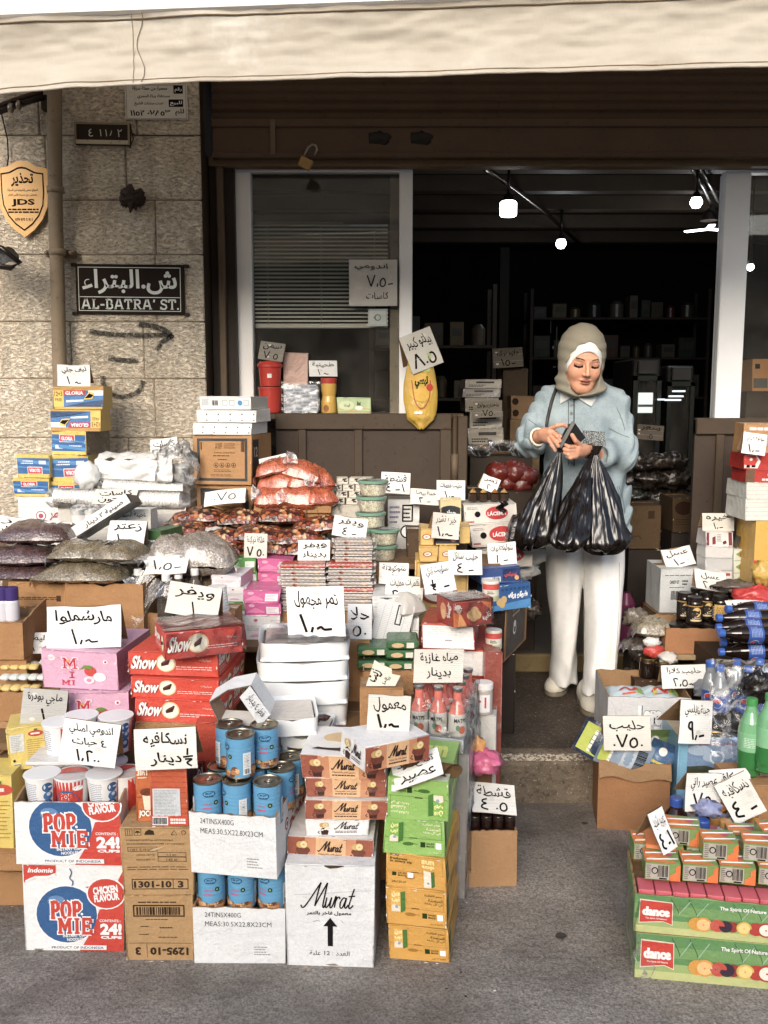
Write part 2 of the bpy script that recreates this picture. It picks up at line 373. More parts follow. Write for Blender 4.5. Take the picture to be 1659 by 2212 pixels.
def concrete(name='concrete',c0='#463d34',c1='#655a4d'):
 n=NT(name);a=n.noise(4,8,.7);b=n.noise(50,6,.7)
 k=n.mix(n.ramp(a,[(.3,0.),(.7,1.)]),lin(c0),lin(c1));k=n.mix(n.ramp(b,[(.5,0.),(.66,.7)]),k,lin('#2d2721'))
 k=n.mix(n.ramp(n.noise(130,3),[(.62,0.),(.7,.6)]),k,lin('#bdb2a0'))
 n.base(k);return n.fin(.8,nrm=n.bump(b,.8,.01),spec=.3)
def stone():
 n=NT('dressed_stone');d=n.n('TexNoise');d.inputs['Scale'].default_value=95;d.inputs['Detail'].default_value=6;d.inputs['Roughness'].default_value=.6;d.inputs['Distortion'].default_value=.35
 mp=n.n('Mapping');mp.inputs['Rotation'].default_value=(0,radians(28),0);mp.inputs['Scale'].default_value=(.55,1,1.15);n.l(n.tc.outputs['Object'],mp.inputs[0]);n.l(mp.outputs[0],d.inputs[0])
 pit=n.ramp(d.outputs[0],[(.40,0.),(.56,1.)]);patch=n.noise(2.2,5,.6)
 k=n.mix(n.ramp(patch,[(.3,0.),(.72,1.)]),lin('#d2c4ae'),lin('#e6dccb'));k=n.mix(n.ramp(n.noise(7,6,.7),[(.5,0.),(.8,.5)]),k,lin('#a5927a'))
 k=n.mix(n.ramp(d.outputs[0],[(.38,.6),(.47,0.)]),k,lin('#6b5a46'))
 k=n.mix(n.ramp(n.noise(3,6,.75,vec=n.scaled(3,1,.5)),[(.5,0.),(.72,.45)]),k,lin('#75644f'))
 sp=n.n('SeparateXYZ');n.l(n.tc.outputs['Object'],sp.inputs[0])
 n.base(k);return n.fin(.92,nrm=n.bump(pit,.8,.009,n.bump(n.noise(26,6,.7),.9,.016)),spec=.15)
ASPH=asphalt();CONC=concrete();STONE=stone()
b=MB()
b.add([(-40,-40,0),(40,-40,0),(40,3.2,0),(-40,3.2,0)],[(0,1,2,3)],ASPH);tag(b.build('street'),kind='structure')
b=MB();KY=3.11;KZ=.165
rr=random.Random(3)
def kerbf(u,v):
 x=-6+12*u;t=v
 wob=.012*mnoise.noise(Vector((x*4,0,v*3)))+.006*mnoise.noise(Vector((x*19,3,v*9)))
 if t<.5:return(x,KY+wob,KZ*(t/.5)*.93)
 s=(t-.5)/.5;return(x,KY+wob+.02*min(1,s*12)+s*1.05,KZ*(.93+.07*min(1,s*10))+.002*mnoise.noise(Vector((x*7,s*9,0))))
b.grid(lambda u,v:kerbf(u,v*.54),260,12,concrete('kerb_stone','#4f463b','#776b5c'));b.grid(lambda u,v:kerbf(u,.54+v*.46),260,12,concrete('paving','#352c24','#544a3f'));tag(b.build('pavement'),kind='structure')
def chipf():
 n=NT('chipped_lime');nn=n.noise(90,5,.75);tr=n.n('BsdfTransparent');mx=n.n('MixShader');n.base(lin('#b8ac98'));n.b.inputs['Roughness'].default_value=.9
 n.l(n.ramp(nn,[(.46,0.),(.53,1.)]),mx.inputs[0]);n.l(tr.outputs[0],mx.inputs[1]);n.l(n.b.outputs[0],mx.inputs[2]);n.l(mx.outputs[0],n.out.inputs[0]);return n.m
b=MB();CH=chipf();b.grid(lambda u,v:(.2+1.3*u,kerbf((.2+1.3*u+6)/12,.5+.002)[1]-.004+v*.035,KZ*.93+.004+v*.012+.0),60,2,CH)
tag(b.build('kerb_edge_wear'),kind='structure')
b=MB();b.box(-1.6,3.4,4.14,9.2,.0,.245,M('#5f574b','paint'),1,.01);tag(b.build('shop_floor'),kind='structure')
b=MB();b.box(-.75,2.5,4.105,4.139,.166,.25,M('#8a7448','paint'),1,.006);tag(b.build('door_sill'),kind='structure')
b=MB();rr=random.Random(5)
for k in range(46):
 x,y,r=rr.uniform(.1,1.5),rr.uniform(1.75,3.05),rr.uniform(.0015,.005)
 a=rr.random()*6;b.add([(x+r*cos(a+t)*rr.uniform(.6,1.4),y+r*sin(a+t),.0045)for t in(0,1.5,3.1,4.6)],[(0,1,2,3)],M(rr.choice(['#cfc7b8','#8d8478','#e6e2da','#2b2620']),'ink'))
for k in range(26):
 x,y,r=rr.uniform(-1.2,1.7),rr.uniform(1.7,3.05),rr.uniform(.006,.02);b.add([(x+r*cos(t)*rr.uniform(.7,1.3),y+r*sin(t)*rr.uniform(.7,1.2),.0042)for t in np.linspace(0,5.6,9)],[tuple(range(9))],M(rr.choice(['#4a433c','#57504a','#8a8178']),'card'))
tag(b.build('grit'),kind='stuff')
# ---- shop front: stone wall
WY=4.0;PX=-.757
wall=empty('stone_wall','rough dressed beige stone wall with black spray-painted arrow and arc beside the shop opening','wall',(0,WY,0))
b=MB();b.box(-3.6,PX-.004,.008,.42,.16,3.6,M('#8f7f68','paint'))
b.box(PX-.02,PX,.006,.42,.16,3.6,M('#3b2c1e','paint'))
cz=[P(300,y,WY).z for y in(946,818,695,550,432,292)];cz=[.16,.42,.68]+cz+[cz[-1]+.27,cz[-1]+.54,3.6]
vx={3:[-.98,-1.35],4:[-1.02,-1.33],5:[-.96,-1.38],6:[-.955,-1.36],7:[-1.07,-1.4],8:[-1.02,-1.42]}
rr=random.Random(11)
for i in range(len(cz)-1):
 xs=[PX]+vx.get(i,[-1.0-.1*rr.random(),-1.36]);x=xs[-1]
 while x>-3.6:x-=rr.uniform(.24,.42);xs.append(max(x,-3.6))
 for a,c in zip(xs,xs[1:]):
  if a-c<.02:continue
  o=rr.uniform(-.002,.003);b.box(c+.002,a-.002,o,.02,cz[i]+.002,cz[i+1]-.002,STONE,1,.004)
b.build('stone_blocks',wall)
def spray():
 n=NT('black_spray_paint');tr=n.n('BsdfTransparent');mx=n.n('MixShader');n.base(lin('#26241f'));n.b.inputs['Roughness'].default_value=.8
 n.l(n.ramp(n.noise(85,4,.7),[(.40,.25),(.58,1.)]),mx.inputs[0]);n.l(tr.outputs[0],mx.inputs[1]);n.l(n.b.outputs[0],mx.inputs[2]);n.l(mx.outputs[0],n.out.inputs[0]);return n.m
def spray2():
 n=NT('spray_mist');tr=n.n('BsdfTransparent');mx=n.n('MixShader');n.base(lin('#2c2a25'));n.b.inputs['Roughness'].default_value=.8
 n.l(n.ramp(n.noise(120,4,.7),[(.5,.0),(.7,.8)]),mx.inputs[0]);n.l(tr.outputs[0],mx.inputs[1]);n.l(n.b.outputs[0],mx.inputs[2]);n.l(mx.outputs[0],n.out.inputs[0]);return n.m
SPR,SPM=spray(),spray2()
b=MB();fw=F(b,1,1,lambda u,v,n:(u,-.0062-n,v))
def wp(x,y):p=P(x,y,WY);return(p.x,p.z)
for pts,wd in[([(195,716),(240,722),(300,724),(340,724),(372,722)],.026),([(300,700),(335,706),(360,716),(374,730)],.03),([(374,726),(352,738),(338,756)],.026),([(235,774),(265,778),(300,779)],.026),([(222,812),(225,832),(240,850),(262,857),(288,852),(304,840),(310,822)],.024)]:
 q=[wp(*p)for p in pts];fw.line(q,wd*.72,SPR,3);fw.line(q,wd*1.05,SPM,1)
b.build('graffiti',wall)
# ---- drain pipe
pm=M('#8c7a62','paint',.7);b=MB()
pt=[P(118,195,3.93),P(119,420,3.93),P(124,600,3.93),P(130,840,3.93),P(132,1100,3.93)];pt=[(p.x,3.93,p.z)for p in pt]+[(P(133,1100,3.93).x,3.93,.17)];pt=[(pt[0][0],3.93,3.5)]+pt
dp=empty('drain_pipe','rusty beige drain pipe running down the stone wall behind the stacked sponges','pipe',(0,0,0))
b.tube(pt,.029,pm,14);b.build('pipe',dp)
for py in(410,545,1000):
 b=MB();p=P(120 if py<500 else 124,py,3.93);b.tube([(p.x,3.93,p.z-.012),(p.x,3.93,p.z+.012)],.035,pm,14)
 if py==545:b.box(p.x-.06,p.x+.06,3.96,3.995,p.z-.014,p.z+.014,M('#6f5c45','paint'),1,.003);b.tube([(p.x-.05,3.985,p.z),(p.x-.05,3.935,p.z)],.007,pm,8);b.tube([(p.x+.05,3.985,p.z),(p.x+.05,3.935,p.z)],.007,pm,8)
 b.build('pipe_clamp',dp)
# ---- signs on the wall
def wallsign(name,label,cat,x0,x1,yt,yb,col,art,Y=3.985,th=.008,frame=None,rot=0):
 p=P((x0+x1)/2,(yt+yb)/2,Y);k=mpp((yt+yb)/2,Y);W=(x1-x0)*k;H=P(x0,yt,Y).z-P(x0,yb,Y).z
 b=MB();b.box(-W/2,W/2,0,th,0,H,col,1,.002);art(F(b,W,H,lambda u,v,n:(u-W/2,-n,v)),W,H)
 o=b.build(name,None,(p.x,Y,p.z-H/2),(0,radians(rot),0));tag(o,label,cat);return o
def slab(f,glyphs,x0,x1,y0,y1,m,L=2,sw=.17):
 """slab-serif capitals from strokes in a 0-1 cell"""
 G={'A':(1,[[(0.1,0),(.42,1)],[(.58,1),(.9,0)],[(.28,.34),(.75,.34)]],[(-.02,.26,0),(.72,1.04,0),(.3,.62,1)]),'L':(.85,[[(.28,0),(.28,1)],[(.1,0.06),(.9,.06)],[(.86,.06),(.86,.32)]],[(.08,.5,1),(.08,.5,0)]),'-':(.5,[[(.05,.42),(.95,.42)]],[]),'B':(.9,[[(.25,0),(.25,1)],[(.25,.95),(.6,.95),(.78,.86),(.78,.62),(.6,.53),(.3,.53)],[(.3,.53),(.65,.53),(.86,.42),(.86,.15),(.65,.05),(.25,.05)]],[(.05,.4,1),(.05,.4,0)]),'T':(.85,[[(.5,0),(.5,1)],[(.05,.95),(.95,.95)],[(.08,.95),(.08,.7)],[(.92,.95),(.92,.7)]],[(.3,.7,0)]),'R':(.95,[[(.25,0),(.25,1)],[(.25,.95),(.6,.95),(.8,.85),(.8,.62),(.6,.5),(.3,.5)],[(.5,.5),(.86,.03)]],[(.05,.42,1),(.05,.42,0),(.74,1,0)]),"'":(.35,[[(.55,1),(.4,.72)]],[]),' ':(.4,[],[]),'S':(.8,[[(.85,.8),(.7,.95),(.35,.95),(.15,.8),(.2,.6),(.5,.52),(.8,.42),(.87,.22),(.68,.05),(.32,.05),(.12,.2)],[(.87,.98),(.87,.72)],[(.1,.02),(.1,.28)]],[]),'.':(.35,[[(.35,.0),(.35,.16)]],[]),'P':(.85,[[(.25,0),(.25,1)],[(.25,.95),(.62,.95),(.82,.84),(.82,.58),(.62,.47),(.3,.47)]],[(.05,.42,1),(.05,.45,0)]),'O':(.9,[[(.5,.95),(.2,.85),(.1,.5),(.2,.15),(.5,.05),(.8,.15),(.9,.5),(.8,.85),(.5,.95)]],[]),'M':(1.1,[[(.18,0),(.18,1)],[(.18,.98),(.5,.3)],[(.5,.3),(.82,.98)],[(.82,0),(.82,1)]],[(.04,.34,0),(.66,.98,0),(.04,.24,1),(.76,.98,1)]),'I':(.5,[[(.5,0),(.5,1)]],[(.15,.85,1),(.15,.85,0)]),'E':(.85,[[(.25,0),(.25,1)],[(.1,.95),(.9,.95)],[(.1,.05),(.92,.05)],[(.25,.5),(.68,.5)],[(.88,.95),(.88,.72)],[(.9,.05),(.9,.3)],[(.68,.62),(.68,.38)]],[]),'C':(.9,[[(.85,.78),(.65,.95),(.35,.92),(.12,.6),(.15,.3),(.4,.06),(.7,.06),(.88,.25)]],[])}
 tot=sum(G[g][0]for g in glyphs);cw=(x1-x0)/tot;x=x0;H=y1-y0
 for g in glyphs:
  a,st,ser=G[g];w_=cw*a*.9
  for s in st:f.line([(x+p*w_,y0+q*H)for p,q in s],H*sw,m,L,smooth=False)
  for s0,s1,t in ser:e_=H*(sw-.17)*.5;f.rect(x+s0*w_-e_,y0+(H*.9 if t else 0)-e_,x+s1*w_+e_,y0+(H if t else H*.1)+e_,m,L)
  x+=cw*a
def art_street(f,W,H):
 wh=M('#d6dbd6','ink',.5);f.frame(.025,.06,.965,.94,.012,wh,1);f.rect(.035,.335,.955,.35,wh,1)
 f.text('ش.البتراء',.06,.40,.93,.90,wh,2,.022,True,0,0,0,0,None,4)
 slab(f,"AL-BATRA' ST.",.05,.96,.10,.30,wh,2)
wallsign('street_sign',"dark brown street name plate with Arabic and Latin white lettering on stone wall",'sign',163,398,571,679,M('#2a211b','ink'),art_street,rot=.6)
sg=[o for o in COL.objects if o.name=='street_sign'][0]
for sx,sz in((-.235,.0),(.235,.0),(-.235,.2),(.235,.2)):
 b=MB();b.box(sx-.012,sx+.012,.002,.012,sz-.006,sz+.008,M('#241a12','paint'),1,.002);b.build('bracket',sg)
def art_num(f,W,H):
 wh=M('#cfc9b8','ink');f.frame(0,0,1,1,.1,M('#8b7a62','paint'),1);f.rect(.03,.02,.97,.2,M('#b8ab92','paint'),2)
 for t,x in(('٤',.26),('١',.46),('١',.56),('٨',.64),('٢',.78)):f.text(t,x,.32,x+(.03 if t=='١'else.08),.72,wh,3,.0,False)
wallsign('number_plate','small worn dark number plate in metal frame high on stone wall','sign',160,280,264,312,M('#332a22','ink'),art_num,th=.02,Y=3.975,rot=1)
def art_notice(f,W,H):
 for(t,x0,y0,x1,y1)in(('محمية من حملة سرقة',.12,.80,.68,.93),('مستقلة بيئة البطري',.2,.58,.72,.70),('عندت ستدات الشيخ',.15,.38,.62,.50)):f.text(t,x0,y0,x1,y1,INK,1,.02)
 f.text('٠٧٨٥٣ ١١٥٢',.08,.10,.72,.30,INK,1,.03);f.frame(.02,.02,.98,.97,.015,M('#8d8270','ink'),1)
 f.rect(.78,.72,.93,.95,INK,1);f.rect(.70,.35,.93,.56,INK,1);f.text('رقم',.8,.76,.91,.9,WHITE,2);f.text('للبيع',.72,.38,.91,.52,WHITE,2);f.text('للم',.8,.1,.94,.3,INK,1,.02)
wallsign('paper_notice','white printed paper notice with Arabic text glued to stone wall under awning','notice',270,405,181,258,M('#d9d4c6','paper'),art_notice,th=.003,Y=3.988)
b=MB();p=P(50,430,3.97);k=mpp(430,3.97);W=110*k;H=160*k
def shield(s):return[(s*a*W,s*c*H)for a,c in[(0,.5),(.10,.49),(.3,.42),(.5,.40),(.5,.1),(.47,-.1),(.36,-.27),(.2,-.4),(0,-.5),(-.2,-.4),(-.36,-.27),(-.47,-.1),(-.5,.1),(-.5,.40),(-.3,.42),(-.10,.49)]]
yel=M('#e5a629','plastic',.4);blk=M('#2c2114','ink')
s0=shield(1);n_=len(s0);b.add([(x,0,z)for x,z in s0]+[(x,.012,z)for x,z in s0],[tuple(range(n_))[::-1],tuple(range(n_,2*n_))]+[(i,(i+1)%n_,n_+(i+1)%n_,n_+i)for i in range(n_)],yel)
for sc,m_,d_ in((.84,blk,.001),(.79,yel,.0018)):b.add([(x,-d_,z)for x,z in shield(sc)],[tuple(range(n_))],m_)
f=F(b,W,H,lambda u,v,n:(u-W/2,-n-.0015,v-H/2))
f.text('تحذير',.28,.66,.72,.84,blk,2,.03);f.text('JDS',.27,.4,.73,.50,blk,2,.04);f.text('الموقع محمي إلكترونيا من السرقة',.2,.59,.8,.635,blk,2,.01);f.text('بالتعاون مع مديرية الأمن العام',.22,.53,.78,.575,blk,2,.01)
f.small(.2,.31,.8,.38,2,blk,2,3,.6,False);f.text('079 975 5 911',.33,.21,.67,.25,blk,2,.02)
tag(b.build('warning_shield',None,(p.x,3.97,p.z)),'yellow shield-shaped warning sign with black border beside the drain pipe','sign')
def blob(b,c,r,m,seed,amp=.35,seg=18,sq=(1,1,1),fr=9):
 def fn(u,v):
  th=2*pi*u;ph=pi*v;d=Vector((sin(ph)*cos(th),sin(ph)*sin(th),-cos(ph)));q=r*(1+amp*mnoise.noise(d*fr*.3+Vector((seed*3.1,seed,0)))+amp*.5*mnoise.noise(d*fr*.8+Vector((seed,0,seed*2))))
  return(c[0]+d.x*q*sq[0],c[1]+d.y*q*sq[1],c[2]+d.z*q*sq[2])
 b.grid(fn,seg,seg//2,m,True,wu=True)
b=MB();p=P(284,425,3.95);dk=M('#3a2a1c','paint');blob(b,(0,0,0),.036,dk,2,.9,26,(1.2,.7,1));blob(b,(.03,0,.006),.02,dk,5,.8);blob(b,(-.028,0,-.012),.022,dk,8,.8)
tag(b.build('knotted_rag',None,(p.x,3.96,p.z)),'dark knotted rag stuffed in a hole of the stone wall','rag')
b=MB();pts=[P(-30,250,3.9),P(20,232,3.92),P(60,218,3.93),P(95,208,3.95)];b.tube(pts,.014,M('#2a1f18','paint'),10);b.tube([q+Vector((0,-.01,.018))for q in pts],.008,M('#463428','paint'),8);b.tube([P(20,232,3.9),P(28,234,3.9)],.019,M('#a39a8a','metal'),10);b.tube([P(38,226,3.9),P(44,228,3.9)],.019,M('#a39a8a','metal'),10)
q=P(100,222,3.96);b.box(q.x-.02,q.x+.02,3.95,3.99,q.z-.03,q.z+.03,dk,1,.004)
tag(b.build('cable_bracket',None),'black cable bundle clamped to the wall just under the awning corner','cable')
b=MB();p=P(12,535,3.7)
b.grid(lambda u,v:(p.x-.2+.24*u,3.72+.05*sin(3*u),p.z+.055-.11*u+(.02+.045*(1-u))*(v-.5)*2+.02*sin(u*9)),20,6,M('#2a211b','wrapped'));b.tube([(p.x-.22,3.73,p.z+.05),(p.x-.02,3.72,p.z+.0),(p.x+.045,3.72,p.z-.055),(p.x+.01,3.72,p.z-.075),(p.x-.2,3.72,p.z-.04)],.011,M('#241b15','plastic'),8)
tag(b.build('parasol_tip',None),'dark folded cover end poking in under the yellow shield','cover')
b=MB();b.tube([P(2,240,3.98),P(16,300,3.985),P(18,340,3.985),P(10,400,3.985),P(14,440,3.985)],.003,M('#3a2c1f','ink'),6);b.tube([P(280,285,3.98),P(292,292,3.985),P(330,293,3.985),P(420,294,3.985)],.002,M('#3a2c1f','ink'),6);b.tube([P(282,270,3.97),P(288,300,3.97),P(280,320,3.97)],.002,M('#3a2c1f','ink'),6)
tag(b.build('thin_wire'),'thin dark wires stapled along the stone wall near the number plate','wire')
# ---- shop room
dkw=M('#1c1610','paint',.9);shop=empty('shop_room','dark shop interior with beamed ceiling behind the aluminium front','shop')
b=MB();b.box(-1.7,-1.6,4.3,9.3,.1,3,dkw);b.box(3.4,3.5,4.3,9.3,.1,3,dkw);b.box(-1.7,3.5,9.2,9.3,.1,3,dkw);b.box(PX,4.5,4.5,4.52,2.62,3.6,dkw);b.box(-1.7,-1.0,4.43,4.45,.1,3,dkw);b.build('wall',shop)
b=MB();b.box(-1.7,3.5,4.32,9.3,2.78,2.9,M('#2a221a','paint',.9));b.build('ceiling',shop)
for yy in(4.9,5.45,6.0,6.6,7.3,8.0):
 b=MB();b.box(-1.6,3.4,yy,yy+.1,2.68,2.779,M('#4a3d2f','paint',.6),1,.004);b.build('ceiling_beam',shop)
b=MB();b.box(1.0,1.08,8.2,8.28,.246,2.67,M('#2a2219','paint'));b.build('column',shop)
b=MB();b.box(2.55,4.5,4.0,4.4,.16,3.6,STONE);tag(b.build('side_pier'),'stone pier closing the far end of the shop opening','wall')
# ---- rolled shutter, rail, frames
SHM=M('#553f2b','paint',.55);sh=empty('roller_shutter','brown rolled-up metal shutter with an open padlock hanging from its bottom bar','shutter',(0,4.1,0))
za=P(900,262,4.1).z;zb=P(900,338,4.1).z
b=MB();b.grid(lambda u,v:(PX+.03+3.4*u,.012*abs(sin(v*17*pi))+.0,za+.012+v*.62),1,204,SHM,False);b.build('shutter_slats',sh)
b=MB();b.box(PX+.03,2.65,-.02,.02,zb,za-.02,SHM,1,.006);b.box(PX+.03,2.65,-.03,.01,za-.03,za+.004,SHM,1,.004);b.box(PX+.03,2.65,-.03,.01,zb-.012,zb+.012,SHM,1,.004);b.box(PX+.28,PX+.3,-.034,-.018,zb,za,M('#6d5a44','paint'));b.build('bottom_bar',sh)
for x in(.62,.8):
 b=MB();blob(b,(P(820+(x-.62)*500,300,4.1).x,-.02,(za+zb)/2),.03,M('#20160e','paint'),3,.6,16,(1.6,.3,.8));b.build('bar_hole',sh)
lk=empty('padlock','open brass padlock hanging over the lintel rail','padlock',tuple(P(660,352,4.03)),(0,radians(28),0))
b=MB();b.box(-.028,.028,-.009,.009,-.024,.022,M('#a98550','metal',.4),1,.004);b.build('lock_body',lk)
b=MB();b.tube([(-.018,0,.022),(-.018,0,.06),(-.01,0,.078),(.006,0,.082),(.018,0,.07),(.02,0,.045)],.0045,M('#9a948a','metal'),8);b.build('shackle',lk)
RAIL=M('#7d6648','paint',.55);z1=P(900,340,4.15).z;z0=P(900,361,4.15).z
fr=empty('door_surround','worn brown steel surround with rail above the shop windows','frame',(0,4.15,0))
b=MB();b.box(PX+.002,2.6,-.02,.05,z0,z1,RAIL,1,.006);b.build('lintel_rail',fr)
b=MB();xa=P(474,700,4.15).x;xb=P(500,700,4.15).x;b.box(PX+.004,xa,.0,.1,.25,z0,M('#2a1e14','paint'));b.box(xa,xa+.03,-.015,.1,.25,z0,M('#6d5a44','paint'),1,.004);b.box(xa+.03,xb+.02,.02,.1,.25,z0,M('#2a1e14','paint'));b.build('jamb',fr)
ALU=M('#ffffff','plastic',.4);GL=glass_mat('window_glass',.97,.035)
def alu_frame(name,label,x0,x1,yt,bars,stile=None,Y=4.24,zbot=.9):
 e=empty(name,label,'window',(0,Y,0));zt=P(700,yt,Y).z;X0=P(x0,700,Y).x;X1=P(x1,700,Y).x
 for(a,c)in bars:
  b=MB();b.box(P(a,700,Y).x,P(c,700,Y).x,-.03,.04,zbot,zt,ALU,1,.004);b.build('frame_post',e)
 b=MB();b.box(X0,X1,-.025,.03,zt,zt+(375-yt+6)*mpp(370,Y),ALU,1,.003);b.build('header',e)
 b=MB();b.box(X0,X1,.008,.014,zbot,zt,GL);b.build('pane',e)
 if stile:
  b=MB();b.box(P(stile[0],700,Y).x,P(stile[1],700,Y).x,.016,.045,zbot,zt-.01,M('#9a8f7c','paint',.5),1,.003);b.build('stile',e)
 return e,zt
alu_frame('shop_window','tall aluminium shop window with blind and price paper beside the doorway',512,890,374,[(512,548),(862,890)],(842,862))
alu_frame('side_window','worn aluminium shop window post and pane at the edge beyond the doorway',1548,1800,376,[(1548,1603),(1760,1800)])
b=MB()
for(x,y,w_,h_,c)in((1568,650,8,14,'#d9d2c2'),(1572,735,14,6,'#b5ab98'),(1560,560,5,60,'#8c7c66'),(1585,600,5,90,'#9a8d78'),(1558,850,6,40,'#7e6d56')):
 q=P(x,y,4.2);k=mpp(y,4.2);b.add([(q.x+dx*w_*k,4.2015,q.z+dz*h_*k)for dx,dz in((-.5,-.5),(.5,-.42),(.42,.5),(-.4,.4))],[(0,1,2,3)],M(c,'paint'))
b.build('peeling_tape',[o for o in COL.objects if o.name=='side_window'][0])
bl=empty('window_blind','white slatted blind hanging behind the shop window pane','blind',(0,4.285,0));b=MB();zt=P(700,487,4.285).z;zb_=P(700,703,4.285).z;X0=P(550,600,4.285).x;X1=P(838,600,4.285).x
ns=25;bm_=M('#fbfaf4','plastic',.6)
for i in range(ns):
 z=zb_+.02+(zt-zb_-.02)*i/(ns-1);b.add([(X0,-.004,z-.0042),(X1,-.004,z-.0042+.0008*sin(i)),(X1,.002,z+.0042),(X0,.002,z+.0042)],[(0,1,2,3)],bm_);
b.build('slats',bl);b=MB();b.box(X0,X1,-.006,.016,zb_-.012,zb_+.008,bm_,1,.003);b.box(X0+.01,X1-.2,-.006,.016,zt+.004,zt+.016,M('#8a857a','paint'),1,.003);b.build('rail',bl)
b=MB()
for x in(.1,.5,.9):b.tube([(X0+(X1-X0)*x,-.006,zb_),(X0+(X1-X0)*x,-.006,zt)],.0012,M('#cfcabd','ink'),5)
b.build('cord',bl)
GM=M('#43352a','paint',.6);GM2=M('#4b3c2c','paint',.6)
def gate(name,label,x0,x1,yt,Y,rails,hinge=None):
 k=mpp(950,Y);X0=P(x0,950,Y).x;X1=P(x1,950,Y).x;zt=P(900,yt,Y).z;e=empty(name,label,'gate',(X0,Y,.17));W=X1-X0;H=zt-.17
 b=MB();b.box(0,W,.008,.03,0,H-.01,GM);b.build('sheet',e)
 b=MB();b.box(0,W,-.012,.034,H-.07,H,GM2,1,.004);b.box(0,W,-.01,.03,.02,.09,GM2,1,.004)
 for r in rails:b.box(r*W-.018,r*W+.018,-.008,.01,.09,H-.07,GM2,1,.003)
 b.box(W-.05,W,-.011,.033,.09,H-.07,GM2,1,.004);b.build('frame_bars',e)
 if hinge:
  b=MB();b.tube([(W+.015,0,.0),(W+.015,0,H-.005)],.011,GM2,8);b.box(W+.027,W+.07,-.01,.02,0,H-.01,GM2,1,.004);b.tube([(W+.015,-.008,H*.75),(W+.015,-.008,H*.85)],.016,M('#6a5844','paint'),8);b.build('hinge_post',e)
 return e
gate('steel_gate','low brown panelled steel gate leaf under the shop window',596,975,893,4.06,[.15,.47],True)
gate('steel_gate','low brown steel gate leaf standing beyond the woman beside the red boxes',1502,1665,903,4.0,[.33])
# ---- awning
def cloth():
 n=NT('awning_cloth');k=n.mix(n.ramp(n.noise(1.6,6,.7),[(.35,0.),(.7,.8)]),lin('#c0b9ac'),lin('#aaa092'));k=n.mix(n.ramp(n.noise(3,5,.6,vec=n.scaled(1,1,1.6)),[(.55,0.),(.8,.35)]),k,lin('#978a74'))
 k=n.mix(n.ramp(n.noise(3,5,.7),[(.55,0.),(.7,.6)]),k,lin('#d9d5cc'));wv=n.noise(400,2)
 nr=n.bump(wv,.1,.001);nr=n.bump(n.noise(2.5,4,.55,vec=n.scaled(1,1,2)),.5,.04,nr);nr=n.bump(n.noise(18,6,.7,vec=n.scaled(2.2,1,.7)),.25,.008,nr);tr=n.n('BsdfTranslucent');mx=n.n('MixShader');mx.inputs[0].default_value=.26;n.l(k,tr.inputs[0]);n.l(n.b.outputs[0],mx.inputs[1]);n.l(tr.outputs[0],mx.inputs[2]);n.l(mx.outputs[0],n.out.inputs[0]);n.base(k);return n.fin(.8,nrm=nr,spec=.15)
CL=cloth();aw=empty('awning','cream canvas awning with wrinkled hanging valance across the shop front','awning',(0,0,0));AY=2.55
def vb(x):
 px=CXP+x/mpp(180,AY)
 ys=[(-600,235),(0,206),(170,190),(430,179),(900,166),(1659,146),(2400,128)]
 for(a,c),(d,e_)in zip(ys,ys[1:]):
  if px<=d:return P(px,c+(e_-c)*(px-a)/(d-a),AY).z
 return P(px,128,AY).z
def vt(x):return P(830,12,AY).z+.034*x
def valf(u,v):
 x=-1.6+3.2*u;z0_,z1_=vb(x),vt(x);t=v;y=AY+.020*sin(t*pi)*(1+.4*mnoise.noise(Vector((x*1.5,t*1.5,3))))+.009*mnoise.noise(Vector((x*5,t*3,0)))+.006*mnoise.noise(Vector((x*14,t*10,5)))
 return(x,y-.01,z0_+(z1_-z0_)*t)
b=MB();b.grid(valf,240,26,CL);b.build('valance',aw)
b=MB()
b.tube([Vector(valf(i/120,.0))+Vector((0,-.001,.001))for i in range(121)],.0035,CL,6);b.tube([Vector(valf(i/120,.07))+Vector((0,-.0015,0))for i in range(121)],.0012,M('#8d7b62','ink'),5);b.tube([Vector(valf(i/120,.93))+Vector((0,-.002,0))for i in range(121)],.002,M('#6d5c47','ink'),5)
sx=(P(303,100,AY).x+1.6)/3.2
b.tube([Vector(valf(sx+.003*sin(t*.5),t/16))+Vector((0,-.003,0))for t in range(17)],.0011,M('#85755f','ink'),5);b.tube([Vector(valf(sx-.006,t/16))+Vector((0,-.002,0))for t in range(17)],.001,M('#8d7b62','ink'),5);b.build('hem_seams',aw)
b=MB();b.grid(lambda u,v:(-1.6+3.2*u,AY-.022-.012*sin(pi*v)+.02*v,vt(-1.6+3.2*u)+.003+.10*v),60,12,M('#e9e7df','fabric'));b.build('front_roll',aw)
b=MB();b.grid(lambda u,v:(-1.7+4.2*u,AY+v*1.6,vt(-1.6+3.2*u)+.05+v*.42-.03*sin(v*pi)),20,8,CL);b.build('canopy',aw)
# ---- the houses across the street, behind the camera: added to darken reflections in glass and glossy plastic
ob_=empty('opposite_building','unseen low row of dark shop fronts across the street behind the viewer','building',(0,-9,0))
b=MB();b.box(-16,16,-4,0,0,4.3,M('#6e6355','paint'));b.build('wall',ob_)
for i in range(9):b=MB();b.box(-15+i*3.4,-12.6+i*3.4,-.1,.02,.1,2.7,M('#2a2521','plastic'));b.build('shopfront',ob_)
